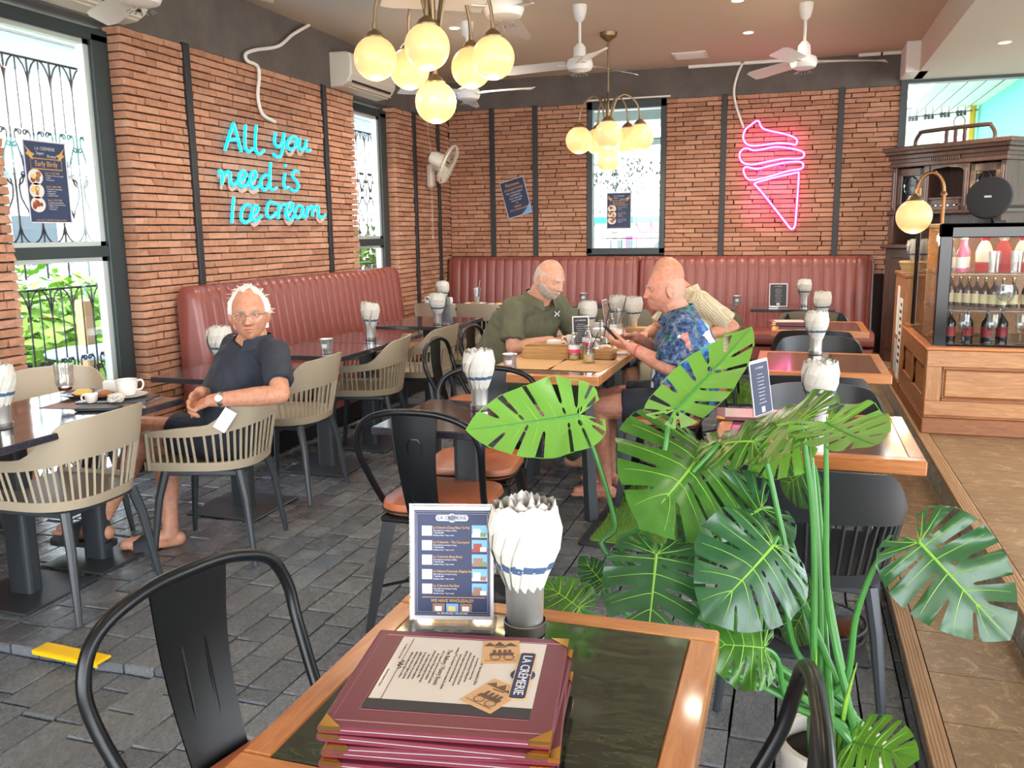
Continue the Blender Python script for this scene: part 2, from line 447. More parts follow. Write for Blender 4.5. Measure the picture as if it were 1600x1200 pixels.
# ---- bricks
brick_v = [rough_block(80 + i, .03, .035).mesh('brick', 'brick') for i in range(10)]
def bricks(parent, origin, ux, un, spans, z0, z1, holes=(), pitch=.0475, ln=.205, depth=.05, ends=0):
    """courses of thin bricks over [spans] along ux, outward normal un; holes: (a0, a1, z0, z1)"""
    ux, un = V(ux), V(un); B = M(((ux.x, 0, un.x, 0), (ux.y, 0, un.y, 0), (0, 1, 0, 0), (0, 0, 0, 1)))   # local x along wall, y up, z outward
    items = []
    n = int((z1 - z0) / pitch); z0 = z1 - n * pitch
    for r_ in range(n):
        z = z0 + r_ * pitch
        for a0, a1 in spans:
            a = a0; l = ln * (.5 if r_ % 2 else 1) * rnd.uniform(.8, 1.1)
            while a < a1 - .01:
                l = min(l, a1 - a)
                if a1 - a - l < .05: l = a1 - a
                if not any(h[0] - .001 < a + l / 2 < h[1] + .001 and h[2] < z + pitch / 2 < h[3] for h in holes):
                    depth_ = ends if ends and (a == a0 or a + l > a1 - .001) else depth
                    p = V(origin) + ux * (a + l / 2) + V((0, 0, z + pitch / 2)) - un * (depth_ / 2) + un * rnd.uniform(-.003, .004)
                    T = B @ Euler((rnd.uniform(-.02, .02), rnd.uniform(-.012, .012), rnd.uniform(-.012, .012))).to_matrix().to_4x4()
                    items.append((p, (l - .006, pitch - .0075, depth_), T))
                a += l; l = ln * rnd.uniform(.88, 1.1)
    spread(items, parent, 'brick', brick_v, 'brick_far', 'brick')

# left wall: backing (bricks stand 5 cm proud of it), dark painted band above
WL = [(-2.6, 3.48), (4.36, 7.20), (8.03, 9.50)]
mb = MB()
for a, b in WL: mb.box(XL - .2, a + .025, -.1, XL - .045, b - .025, ZT)
mb.mat(1).box(XL - .2, -2.6, ZT, XL - .012, 9.65, ZC + .02)
wl = struct(mb.build('wall_left', ['mortar_dark', 'upper_wall']))
bricks(wl, (XL, 0, 0), (0, 1, 0), (1, 0, 0), [(1.4, 3.48), (4.36, 7.2), (8.03, 9.45)], .1, ZT, ends=.12)
# back wall with its window opening
mb = MB()
ZB = 2.79
for x0, x1, z0, z1 in ((XL - .2, -2.19, -.1, ZB), (-2.19, -1.34, -.1, 1.2), (-1.34, .92, -.1, ZB)):
    mb.box(x0, YB + .045, z0, x1, YB + .22, z1)
mb.mat(1).box(XL - .2, YB + .012, ZB, .92, YB + .22, ZC + .02)
wb = struct(mb.build('wall_back', ['mortar_dark', 'upper_wall']))
bricks(wb, (0, YB, 0), (1, 0, 0), (0, -1, 0), [(XL, -2.19), (-2.19, -1.34), (-1.34, .92)], .95, ZB, [(-2.19, -1.34, 1.17, 2.9)])

# black steel straps on the brick
def trim(i, x0, y0, x1, y1, z0, z1): return struct(MB().cbox(x0, y0, z0, x1, y1, z1, .003).build('trim_%d' % i, 'trim_black'))
for i, y in enumerate((4.93, 6.665, 8.47, 9.10)): trim(i + 1, XL - .01, y - .028, XL + .022, y + .028, .1, ZT + .01)
for i, x in enumerate((-3.27, -2.77, -.75, .37)): trim(i + 5, x - .028, YB - .022, x + .028, YB + .01, .5, ZB + .01)

# ceiling, drop to the lower soffit over the counter, right wall, front lintel
mb = MB().box(-4.0, -4.6, ZC, 1.0, 9.68, ZC + .15)  # unseen front end lengthened to cut skylight over the near tables
struct(mb.build('ceiling', 'ceiling_paint'))
struct(MB().box(1.0, -4.6, 2.83, 5.4, 9.68, 3.25).build('ceiling_2', ['soffit_paint']))  # lengthened at the unseen front like the main ceiling
wr_ = struct(MB().box(5.2, 8.4, -.1, 5.4, 9.68, 2.9).box(5.2, -2.6, -.1, 5.4, 8.4, .35).box(5.2, 3.0, .35, 5.3, 3.1, 2.85).build('wall_right', 'plaster'))
t = struct(MB().cbox(.88, 8.95, 2.83, 1.08, 9.4, 3.1, .006).build('trim_9', 'white_paint'))
# right back opening: dark frame and big pane
mb = MB().box(.90, YB - .02, -.1, .965, YB + .1, 2.9).box(.965, YB - .02, 2.80, 5.2, YB + .1, 2.87).box(2.9, YB, .19, 2.96, YB + .08, 2.8).box(.965, YB, .19, 5.2, YB + .08, .3)
mb.box(1.9, YB, 1.93, 5.2, YB + .07, 2.0)
w4 = struct(mb.build('window_4', 'frame_dark'))
MB().box(.965, YB + .03, .3, 5.2, YB + .036, 2.8).build('pane', 'window_glass', w4)

# tall shop windows in the left wall
def shop_window(name, y0, y1, zt, zr):
    xp = XL - .135
    fr = MB()
    for a, b in ((y0, y0 + .05), (y1 - .13, y1)): fr.cbox(xp - .05, a, 0, xp + .045, b, zt, .004)
    fr.cbox(xp - .05, y0, zt - .04, xp + .045, y1, zt + .03, .004)
    fr.cbox(xp - .04, y0 + .05, zr, xp + .04, y1 - .13, zr + .065, .004)
    fr.cbox(xp - .05, y0, -.02, xp + .045, y1, .05, .004)
    w = struct(fr.build(name, 'frame_dark'))
    al = MB()
    for z0, z1 in ((.05, zr), (zr + .065, zt - .04)):
        for a in (y0 + .05, y1 - .17): al.box(xp - .03, a, z0, xp + .02, a + .04, z1)
        al.box(xp - .03, y0 + .05, z0, xp + .02, y1 - .13, z0 + .025).box(xp - .03, y0 + .05, z1 - .025, xp + .02, y1 - .13, z1)
    al.build('sash', 'alu', w)
    for z0, z1 in ((.07, zr - .02), (zr + .09, zt - .065)):
        MB().box(xp - .008, y0 + .085, z0, xp - .003, y1 - .165, z1).build('pane', 'window_glass', w)
    # wrought-iron grille outside the glass: bars and scrolls, each its own piece
    xg = xp - .12
    def iron(nm, pts, r=.005, n=5): return MB().tube(pts, r, n).build(nm, 'iron', w)
    a0, a1 = y0 - .02, y1 + .02; ncol = max(3, round((a1 - a0) / .165)); p = (a1 - a0) / ncol
    def spiral(cy, cz, r0, a_s, turns, sgn, n=16): return [(xg, cy + r0 * (1 - .75 * i / n) * cos(a_s + sgn * 2 * pi * turns * i / n), cz + r0 * (1 - .75 * i / n) * sin(a_s + sgn * 2 * pi * turns * i / n)) for i in range(n + 1)]
    for (zb, zt2) in ((.10, 1.16), (1.42, 2.42)):
        H = zt2 - zb
        for z in (zb, zt2): iron('rail', [(xg, a0, z), (xg, a1, z)], .007)
        for i in range(ncol + 1): iron('bar', [(xg, a0 + i * p, zb - (.2 if zb > 1 else 0)), (xg, a0 + i * p, zt2)], .006)
        for i in range(ncol):
            c = a0 + (i + .5) * p; h = p / 2
            iron('arch', [(xg, c - h + h * (1 - cos(t_)), zt2 - .17 + .17 * sin(t_)) for t_ in [k_ * pi / 16 for k_ in range(9)]])
            iron('arch', [(xg, c + h - h * (1 - cos(t_)), zt2 - .17 + .17 * sin(t_)) for t_ in [k_ * pi / 16 for k_ in range(9)]])
            zh = zb + H * .60
            iron('bar', [(xg, c, zh + .02), (xg, c, zt2 - .002)], .005)
            for sg in (-1, 1):
                # heart: spiral in at the top, round shoulder, sweep down to the point
                s_ = spiral(c + sg * .019, zh, .018, pi / 2 - sg * pi / 2, 1.2, sg)[::-1]
                s_ += [(xg, c + sg * y_, zh + z_) for y_, z_ in ((.040, .018), (.052, -.008), (.050, -.045), (.034, -.09), (.012, -.135), (.003, -.17))]
                iron('scroll', s_)
                zc = zh - .20                                  # C scrolls making the ring below
                s_ = spiral(c + sg * (h - .02), zh - .07, .018, pi / 2 + sg * pi / 2, 1.1, -sg)[::-1]
                s_ += [(xg, c + sg * (h - y_), zc + z_) for y_, z_ in ((.045, .11), (.060, .05), (.066, -.02), (.045, -.07), (.02, -.085))]
                iron('scroll', s_)
                s_ = spiral(c + sg * .02, zc - .02, .018, pi / 2 + sg * pi / 2, 1.1, sg)[::-1]
                s_ += [(xg, c + sg * y_, zc + z_) for y_, z_ in ((.045, -.05), (.056, -.10), (.05, -.15), (.03, -.19), (.012, -.22), (.0, -.26))]
                iron('scroll', s_)
                iron('arch', [(xg, c + sg * h * sin(t_), zb + .12 * (1 - cos(t_))) for t_ in [k_ * pi / 16 for k_ in range(9)]])
    return w
shop_window('window_1', 3.48, 4.36, 2.60, 1.335)
shop_window('window_2', 7.20, 8.03, 2.60, 1.335)

# window in the back wall
fr = MB()
for a, b in ((-2.19, -2.13), (-1.40, -1.34)): fr.cbox(a, YB - .005, 1.2, b, YB + .09, 2.80, .004)
fr.cbox(-2.19, YB - .005, 2.72, -1.34, YB + .09, 2.80, .004).cbox(-2.19, YB - .005, 1.19, -1.34, YB + .09, 1.26, .004)
w3 = struct(fr.build('window_3', 'frame_dark'))
MB().box(-2.13, YB + .03, 1.26, -1.40, YB + .036, 2.72).build('pane', 'window_glass', w3)
yg = YB + .22
def iron3(nm, pts, r=.004): return MB().tube(pts, r, 5).build(nm, 'iron', w3)
for i in range(6): iron3('bar', [(-2.16 + i * .16, yg, 1.2), (-2.16 + i * .16, yg, 2.42)])
for z in (1.36, 2.42): iron3('rail', [(-2.2, yg, z), (-1.33, yg, z)], .006)
for i in range(5):
    c = -2.08 + i * .16
    for sg in (-1, 1):
        for zh, up in ((2.05, 1), (1.66, -1)):
            sp = [(c + sg * (.018 + .018 * (1 - .75 * k_ / 14) * cos(pi / 2 - sg * pi / 2 + sg * 2.4 * pi * k_ / 14) * sg * sg), yg, zh + up * .018 * (1 - .75 * k_ / 14) * sin(pi / 2 - sg * pi / 2 + sg * 2.4 * pi * k_ / 14)) for k_ in range(14, -1, -1)]
            sp += [(c + sg * y_, yg, zh + up * z_) for y_, z_ in ((.040, .018), (.054, -.01), (.05, -.05), (.03, -.1), (.008, -.15), (0, -.18))]
            iron3('scroll', sp)
        iron3('arch', [(c + sg * .08 * sin(t_), yg, 1.42 + .14 * (1 - cos(t_))) for t_ in [k_ * pi / 16 for k_ in range(9)]])

# ================================================================= FURNITURE
# ---- lattice armchair (faces local +Y)
def armchair(label, cmat, lmat):
    t = tag(empty('lattice_armchair'), label, 'chair')
    ex = 2 / 2.7
    def plan(s, w, d, yf):                                     # s in [-1, 1] from left arm tip round the back to right arm tip
        a = abs(s); sg = 1 if s >= 0 else -1
        if a < .62:
            ph = a / .62 * pi / 2
            return sg * w * sin(ph) ** ex, -d * cos(ph) ** ex
        return sg * w * (1 - .05 * ((a - .62) / .38) ** 2), yf * (a - .62) / .38
    def ztop(s):
        a = abs(s)
        if a < .27: return .795 - .012 * (a / .27) ** 2
        if a < .58:
            q = (a - .27) / .31; q = q * q * (3 - 2 * q); return .783 - (.783 - .645) * q
        return .645 - .03 * (a - .58) / .42
    def zlow(s): a = abs(s); return .632 - .038 * max(0, min(1, (a - .2) / .45))
    def pos(s, z, off=0):
        f = max(0, min(1, (z - .44) / .2))
        x, y = plan(s, .232 + .047 * f + off, .235 + .03 * f + max(0, z - .62) * .22 + off, .235 - .02 * f)
        return x, y, z
    N = 49
    sh = MB()
    ss = [-1 + 2 * i / (N - 1) for i in range(N)]
    def wall(off, z0f, z1f, flip=False, nz=4):
        return [[pos(s, z0f(s) + (z1f(s) - z0f(s)) * j / (nz - 1), off) for s in ss] for j in range(nz)]
    def shell(mb, z0f, z1f, th=.012, nz=4):
        o = wall(0, z0f, z1f, nz=nz); i_ = wall(-th, z0f, z1f, nz=nz)
        loop = o + i_[::-1]; k = len(loop); vs = [p for row in loop for p in row]; fs = []
        for a in range(k):
            b = (a + 1) % k
            for j in range(N - 1): fs.append((a * N + j, a * N + j + 1, b * N + j + 1, b * N + j))
        fs.append(tuple(a * N for a in range(k))); fs.append(tuple(a * N + N - 1 for a in range(k))[::-1])
        mb.add(vs, fs, smooth=True)
    shell(sh, zlow, ztop, .013, 5)
    sh.build('backrest', cmat, t)
    lo = MB(); shell(lo, lambda s: .435, lambda s: .474, .014, 2)
    lo.build('lower_rail', cmat, t)
    for sgn in (-1, 1):                                        # front arm supports
        p0 = pos(sgn * 1.0, .44); p1 = pos(sgn * 1.0, .61)
        MB().tube([(p0[0] - sgn * .008, p0[1] - .02, .44), (p1[0] - sgn * .008, p1[1] - .018, .615)], .019, 8, flat=.55).build('arm_support', cmat, t)
    ns = 37
    for i in range(ns):
        s = -.93 + 1.86 * i / (ns - 1)
        a, b = pos(s, .468, -.006), pos(s, zlow(s) + .008, -.006)
        MB().tube([a, b], .0062, 4).build('slat', cmat, t)
    st = MB(); pl = [plan(s, .225, .225, .235) for s in ss]; nn = len(pl)
    cx, cy = 0, .02
    vs = []; rings = ((1.0, .448), (.985, .457), (.9, .455), (.55, .449), (.2, .447))
    for f, z in rings: vs += [(cx + (x - cx) * f, cy + (y - cy) * f, z) for x, y in pl]
    vs += [(x * .97, cy + (y - cy) * .97, .43) for x, y in pl]
    fs = []
    for r_ in range(len(rings) - 1):
        for j in range(nn): j2 = (j + 1) % nn; fs.append((r_ * nn + j, r_ * nn + j2, (r_ + 1) * nn + j2, (r_ + 1) * nn + j))
    fs.append(tuple(range(4 * nn, 5 * nn))); fs.append(tuple(range(5 * nn, 6 * nn))[::-1])
    for j in range(nn): j2 = (j + 1) % nn; fs.append((5 * nn + j, 5 * nn + j2, j2, j))
    st.add(vs, fs, smooth=True); st.build('seat', cmat, t)
    fr = MB()
    for a, b in (((-.18, .16), (.18, .16)), ((.18, .16), (.18, -.17)), ((.18, -.17), (-.18, -.17)), ((-.18, -.17), (-.18, .16))):
        fr.tube([(*a, .416), (*b, .416)], .016, 6)
    fr.build('seat_frame', lmat, t)
    for sx, sy in ((1, 1), (-1, 1), (1, -1), (-1, -1)):
        x0, y0 = .18 * sx, (.16 if sy > 0 else -.17)
        MB().tube([(x0, y0, .425), (x0 + .022 * sx, y0 + .03 * sy, .30), (x0 + .055 * sx, y0 + .065 * sy, 0)], [.021, .019, .012], 8).build('leg', lmat, t)
    return t

# ---- sheet-steel chair with a padded seat (faces local +Y)
def steel_chair(label):
    t = tag(empty('metal_chair'), label, 'chair')
    MB().cbox(-.18, -.175, .415, .18, .185, .44, .008).build('seat_pan', 'black_metal', t)
    cu = MB(); pl = rrect(.385, .385, .09, 5)
    rings = [(.90, .440), (1, .452), (1.015, .470), (.99, .488), (.8, .499), (.4, .504)]
    n = len(pl); vs = [(x * f, y * f + .01, z) for f, z in rings for x, y in pl]
    fs = [(a * n + j, a * n + (j + 1) % n, (a + 1) * n + (j + 1) % n, (a + 1) * n + j) for a in range(5) for j in range(n)] + [tuple(range(n))[::-1], tuple(range(5 * n, 6 * n))]
    cu.add(vs, fs, smooth=True); c = cu.build('cushion', 'leather_orange', t)
    zp = [(x * 1.013, y * 1.013 + .01, .460) for x, y in pl]
    MB().tube(zp, .0045, 5, closed=True).build('zipper', 'black_plastic', c)
    for sx, sy in ((1, 1), (-1, 1), (1, -1), (-1, -1)):
        x0, y0 = .165 * sx, .165 * sy + .005
        lg = MB()
        vs = []
        for z, w, o in ((.435, .052, 0), (.25, .042, .028), (0, .024, .06)):
            X, Y = x0 + sx * o, y0 + sy * o
            vs += [(X + sx * .006, Y + sy * .006, z), (X - sx * w, Y + sy * .006, z), (X - sx * w * .45, Y - sy * w * .45, z), (X + sx * .006, Y - sy * w, z)]
        fs = [(i, (i + 1) % 4, 4 + (i + 1) % 4, 4 + i) for i in range(4)] + [(4 + i, 4 + (i + 1) % 4, 8 + (i + 1) % 4, 8 + i) for i in range(4)] + [(0, 1, 2, 3), (8, 9, 10, 11)]
        lg.add(vs, fs); lg.build('leg', 'black_metal', t)
    br = MB()
    br.tube([(-.19, -.19, .17), (.19, .2, .17)], .006, 6).tube([(.19, -.19, .165), (-.19, .2, .165)], .006, 6).build('cross_brace', 'black_metal', t)
    hp = [(-.175, -.06, .43), (-.185, -.13, .52), (-.205, -.205, .66), (-.205, -.228, .74), (-.17, -.238, .805), (-.09, -.243, .838), (0, -.244, .845)]
    hp = [(x * 1.12, y, z) for x, y, z in hp]
    hp = spline(hp + [(-x, y, z) for x, y, z in hp[-2::-1]], 5)
    MB().tube(hp, .0125, 9).build('back_hoop', 'black_metal', t)
    sl = MB()
    def f(u, v):
        z = .44 + v * .395; w = .062 + .024 * v ** 1.4
        y = -.175 - .065 * sin(min(1, v * 1.25) * pi / 2)
        return ((u - .5) * 2 * w, y - .006 * (1 - (2 * u - 1) ** 2), z)
    sl.grid(f, 7, 9).grid(lambda u, v: (f(u, v)[0], f(u, v)[1] - .004, f(u, v)[2]), 7, 9)
    s = sl.build('back_slat', 'black_metal', t)
    em = [(.026 * c_, 0, z) for c_, z in ((-1, .52), (-1, .735), (-.6, .752), (.6, .752), (1, .735), (1, .52), (.6, .503), (-.6, .503))]
    MB().tube([(x, f(.5 + x / .13, (z - .44) / .395)[1] - .006, z) for x, _, z in em], .003, 5, closed=True).build('pressed_ridge', 'black_metal', s)
    return t

# ---- tables
def pedestal(t, z, m='leg_dark', x=0, y=0, half=.21):
    MB().prism(rrect(.115, .075, .02, 3), .012, z - .02, T=M.Translation((x, y, 0))).build('column', m, t)
    MB().cbox(x - half, y - half, 0, x + half, y + half, .012, .003).build('base_plate', m, t)
    MB().cbox(x - .13, y - .13, z - .03, x + .13, y + .13, z - .018, .003).build('top_bracket', m, t)
def slab_table(label, x0, y0, x1, y1, m='table_dark', th=.028, group=None):
    t = tag(empty('cafe_table', ((x0 + x1) / 2, (y0 + y1) / 2, 0)), label, 'table', group)
    w, d = (x1 - x0) / 2, (y1 - y0) / 2
    MB().cbox(-w, -d, .75 - th, w, d, .75, .004).build('table_top', m, t)
    pedestal(t, .75 - th + .018, half=min(.21, w - .06)); return t
def framed_table(label, x0, y0, x1, y1, stone, th=.045, fw=.048, a_frame=False):
    t = tag(empty('framed_table', ((x0 + x1) / 2, (y0 + y1) / 2, 0)), label, 'table')
    w, d = (x1 - x0) / 2, (y1 - y0) / 2
    MB().box(-w + fw, -d + fw, .75 - .02, w - fw, d - fw, .7495).build('stone_inset', stone, t)
    for s in (-1, 1):
        MB().cbox(-w, min(s * d, s * (d - fw)), .75 - th, w, max(s * d, s * (d - fw)), .751, .004).build('frame_rail', 'wood_orange', t)
        MB().cbox(min(s * w, s * (w - fw)), -d + fw, .75 - th, max(s * w, s * (w - fw)), d - fw, .7505, .004).build('frame_rail', 'wood_orange_y', t)
    MB().box(-w + fw, -d + fw, .75 - th, w - fw, d - fw, .729).build('underside', 'black_metal', t)
    if a_frame:
        for s in (-1, 1):
            MB().tube([(s * (w - .09), -d + .1, .71), (s * (w - .05), -d + .07, 0)], .035, 4).build('leg', 'leg_dark', t)
            MB().tube([(s * (w - .09), d - .1, .71), (s * (w - .05), d - .07, 0)], .035, 4).build('leg', 'leg_dark', t)
    else: pedestal(t, .75 - th + .018)
    return t

framed_table('wood-framed table with dark green stone top, holding the menu stack', -.70, .872, -.10, 1.478, 'table_granite')
framed_table('wood-framed brown stone table behind the leafy plant, nearest in the right row', -.24, 2.79, .405, 3.46, 'table_slate')
framed_table('wood-framed table reflecting the pink sign, middle of the right row', -.175, 4.44, .465, 5.20, 'table_slate')
framed_table('wood-framed table with menu folders on it, farthest of the right row', -.14, 6.28, .50, 6.98, 'table_slate')
framed_table('wood-framed table with brown paper mats at the diners, nearest section', -1.50, 4.06, -.88, 4.80, 'table_slate', a_frame=True)
framed_table('wood-framed table crowded with cups, middle section between the diners', -1.50, 4.805, -.88, 5.50, 'table_slate', a_frame=True)
framed_table('wood-framed table at the far end of the diners with two napkin cups', -1.50, 5.505, -.88, 6.20, 'table_slate', a_frame=True)
slab_table('dark stone cafe table tucked beside the orange-seated metal chairs', -1.46, 2.80, -.90, 3.36, 'table_dark')
lt_ = tag(empty('cafe_table', (-2.87, 2.49, 0)), 'long black glossy table by the big window with coffee, plates and steel cups', 'table')
MB().cbox(-.335, -.63, .722, .335, .625, .75, .004).build('table_top', 'table_dark', lt_)
pedestal(lt_, .74, x=-.11, y=.12, half=.19); pedestal(lt_, .74, x=-.11, y=.52, half=.17); pedestal(lt_, .74, x=-.11, y=-.40, half=.19)
LT = [
      slab_table('black table just behind the man in the navy shirt', -3.08, 3.55, -2.50, 4.15),
      slab_table('black table in front of the bench with one steel tumbler', -3.05, 4.41, -2.47, 5.0),
      slab_table('black table by the bench end with a slanted napkin bunch', -3.05, 5.01, -2.49, 5.62),
      slab_table('black table by the narrow window with a menu stand and napkins', -3.08, 6.02, -2.45, 6.78),
      slab_table('black table in the corner with used plates and a soda glass', -3.30, 7.64, -2.48, 8.36),
      slab_table('black table at the back bench with dark red folders', -2.1, 7.95, -1.42, 8.6),
      slab_table('black table at the back bench with a steel tumbler, behind the beige-shirted man', -.98, 7.85, -.5, 8.5),
      slab_table('black table at the back bench with a small menu card', -.36, 7.95, .35, 8.6)]

# ---- padded benches with channelled backs
def bench(label, T, L, ztop, seat_d=.56, n=None, ends=True):
    """local: x along bench 0..L, y = 0 at the wall, growing into the room"""
    t = tag(empty('banquette_bench'), label, 'bench'); t.matrix_world = T
    MB().cbox(0.02, 0, 0, L - .02, seat_d - .06, .16, .004).build('plinth', 'black_plastic', t)
    MB().cbox(0, 0, .16, L, seat_d, .30, .012).build('seat_base', 'leather_red', t)
    def seat(u, v):
        a = 2 * pi * v; y = .12 + (seat_d - .10) * (.5 + .5 * max(-1, min(1, 1.12 * cos(a)))); z = .375 + .075 * max(-1, min(1, 1.25 * sin(a)))
        return (.0 + L * u, y, z)
    sb = MB().grid(seat, 12, 25); sb.add([seat(0, j / 24) for j in range(24)], [tuple(range(24))]); sb.add([seat(1, j / 24) for j in range(24)], [tuple(range(24))[::-1]])
    sb.build('seat_cushion', 'leather_red', t)
    prof = [(.01, .30), (.01, ztop - .04), (.035, ztop - .006), (.075, ztop), (.125, ztop - .012), (.152, ztop - .05), (.165, ztop - .12), (.215, .62), (.235, .45), (.24, .30)]
    cap = .055
    for s, x0, x1 in ((0, 0, cap), (1, L - cap, L)):           # rounded end panels
        vs = []; fs = []; k = len(prof)
        outer = (.0, .35, .8, 1.0) if s == 0 else (1.0, .8, .35, .0)
        xs = [x0 + (x1 - x0) * i / 3 for i in range(4)]
        for x_, f in zip(xs, outer):
            sh = (1 - (1 - f) ** 2) ** .5
            vs += [(x_, y * (.80 + .2 * sh) if y > .05 else y, z - (1 - sh) * .045 * (1 if z > ztop - .2 else 0)) for y, z in prof]
        for a in range(3): fs += [(a * k + j, a * k + j + 1, (a + 1) * k + j + 1, (a + 1) * k + j) for j in range(k - 1)]
        fs += [tuple(range(k)), tuple(range(3 * k, 4 * k))[::-1]]
        MB().add(vs, fs, smooth=True).build('end_panel', 'leather_red', t)
    n = n or round((L - 2 * cap) / .105); w = (L - 2 * cap) / n
    vs = []; fs = []; k = len(prof); xs = (0, .05, .2, .5, .8, .95, 1)
    for u in xs:
        b = .010 * (1 - abs(2 * u - 1) ** 4) - .010
        vs += [(u * w, y + (b if y > .05 else 0), z + (b if z > ztop - .02 else 0)) for y, z in prof]
    for a in range(len(xs) - 1): fs += [(a * k + j, a * k + j + 1, (a + 1) * k + j + 1, (a + 1) * k + j) for j in range(k - 1)]
    me = MB().add(vs, fs, smooth=True).mesh('channel', 'leather_red')
    for i in range(n): link('channel', me, t, M.Translation((cap + i * w, 0, 0)))
    return t
bench('dark red channelled bench along the left wall under the blue sign', M.Translation((XL + .025, 7.66, 0)) @ rotz(-pi / 2), 3.03, 1.135)
bench('dark red channelled bench along the back wall, left of the seam', M.Translation((-1.585, YB - .025, 0)) @ rotz(pi), 2.19, 1.175, .58)
bench('dark red channelled bench along the back wall under the pink sign', M.Translation((.745, YB - .025, 0)) @ rotz(pi), 2.325, 1.175, .58)

# ---- chairs
tan0 = armchair('tan lattice armchair under the man in navy', 'plastic_tan', 'leg_dark')
def put(src, first, x, y, face, label, group=None):
    """face: direction the sitter looks, degrees from +X"""
    rz = R(face) - pi / 2
    if first: src.location = (x, y, 0); src.rotation_euler = (0, 0, rz); src['label'] = label; return src
    return copy_tree(src, (x, y, 0), rz, label, group)
G = 'tan lattice armchairs'
tan0['group'] = G
put(tan0, 1, -2.52, 3.29, 196, 'tan lattice armchair holding the man in the navy shirt')
for x, y, f, l in ((-2.76, 2.64, 182, 'empty tan lattice armchair nearest the camera, back to the aisle'),
                   (-3.42, 3.30, -35, 'tan lattice armchair beyond the table, by the red bench end'),
                   (-3.50, 2.62, -10, 'tan lattice armchair against the left window'),
                   (-2.70, 4.18, 184, 'tan lattice armchair right behind the man in navy'),
                   (-2.66, 5.06, 194, 'tan lattice armchair turned askew before the red bench'),
                   (-2.62, 5.80, 180, 'tan lattice armchair at the bench end beside the slanted napkins'),
                   (-2.45, 6.48, 190, 'tan lattice armchair at the window table with menu stand'),
                   (-3.24, 7.88, 88, 'pale lattice armchair in the corner, left one of its table'),
                   (-2.83, 7.88, 90, 'pale lattice armchair in the corner, right one of its table'),
                   (-1.84, 6.68, 12, 'tan lattice armchair behind the steel chairs of the green-shirted man')):
    put(tan0, 0, x, y, f, l, G)
gre0 = armchair('greige lattice armchair', 'plastic_greige', 'leg_dark')
put(gre0, 1, -.66, 7.55, 90, 'olive grey lattice armchair at the elbow of the beige-shirted man')
for x, y, f, l in ((-1.88, 7.62, 90, 'olive grey lattice armchair beyond the green-shirted man'), (-1.42, 7.66, 92, 'olive grey lattice armchair beyond the two tall napkin cups'),
                   (.14, 7.55, 90, 'olive grey lattice armchair at the back table with the menu card')):
    put(gre0, 0, x, y, f, l)
gre0['group'] = G2 = 'olive grey lattice armchairs'
blk0 = armchair('black lattice armchair', 'plastic_black', 'leg_dark')
put(blk0, 1, .07, 2.74, 88, 'black lattice armchair behind the monstera, back to the camera')
for x, y, f, l in ((.12, 3.60, 270, 'black lattice armchair on the far side of the nearest right table'),
                   (.10, 4.36, 90, 'black lattice armchair on the near side of the pink-lit table'),
                   (.16, 5.36, 270, 'black lattice armchair facing the camera behind the pink-lit table'),
                   (.14, 6.22, 90, 'black lattice armchair on the near side of the folder table'),
                   (.17, 7.06, 270, 'black lattice armchair behind the folder table')):
    put(blk0, 0, x, y, f, l, 'black lattice armchairs')
blk0['group'] = 'black lattice armchairs'
st0 = steel_chair('black metal chair')
put(st0, 1, -1.22, 2.90, 90, 'black metal chair with orange seat at the dark stone table, back to the camera')
for x, y, f, l in ((-1.28, 3.42, -84, 'black metal chair with orange seat on the far side of the dark stone table'),
                   (-.80, 1.20, -12, 'black metal chair cut by the lower left of the near table'),
                   (-.19, 1.07, 183, 'black metal chair at the right end of the near table, only its hoop showing'),
                   (-1.72, 4.62, 4, 'black metal chair with orange seat, empty, left of the diners'),
                   (-1.76, 5.30, 2, 'black metal chair under the man in the green shirt'),
                   (-.62, 4.55, 180, 'black metal chair under the man in the flowered shirt'),
                   (-.55, 5.50, 184, 'black metal chair under the man in the beige shirt')):
    put(st0, 0, x, y, f, l, 'black metal chairs with padded seats')
st0['group'] = 'black metal chairs with padded seats'
for o in bpy.data.objects:
    if o.parent is None and o.name.startswith('lattice_armchair') and 'olive' in o.get('label', ''): o['group'] = G2

# ================================================================= COUNTER, CASE, HUTCH
def panel_front(mb_frame, parent, T, w, h, cols, rail=.10, panel_m='wood_counter', frame_m='wood_counter_v'):
    """local: x across, z up, front at y = 0 facing -y"""
    rl = MB().cbox(0, -.004, 0, w, .03, rail * .9, .003, T=T).cbox(0, -.004, h - rail, w, .03, h, .003, T=T)
    rl.build('rail', panel_m, parent)
    sw = .085
    pw = (w - sw * (cols + 1)) / cols
    for i in range(cols + 1): MB().cbox(i * (pw + sw), -.003, rail * .9, i * (pw + sw) + sw, .03, h - rail, .003, T=T).build('stile', frame_m, parent)
    for i in range(cols):
        x0 = sw + i * (pw + sw); z0, z1 = rail * .9, h - rail
        MB().tube([(x0 + .008, .004, z0 + .008), (x0 + pw - .008, .004, z0 + .008), (x0 + pw - .008, .004, z1 - .008), (x0 + .008, .004, z1 - .008)], .011, 6, closed=True, T=T).build('bead', 'wood_plinth', parent)
        MB().cbox(x0 + .018, .010, z0 + .018, x0 + pw - .018, .03, z1 - .018, .010, T=T).build('panel', panel_m, parent)
CX, CY, CZ = .79, 5.755, .73
ct = tag(empty('service_counter', (CX, CY, .19)), 'panelled wooden service counter under the glass display case', 'counter')
MB().box(.012, .02, .0, 2.9, 1.25, CZ - .20).build('carcass', 'wood_counter_y', ct)
MB().cbox(-.012, -.014, 0, 2.9, 1.25, .10, .008).cbox(-.006, -.008, .10, 2.9, 1.25, .118, .006).build('plinth', 'wood_plinth', ct)
T0 = M.Translation((0, 0, .118))
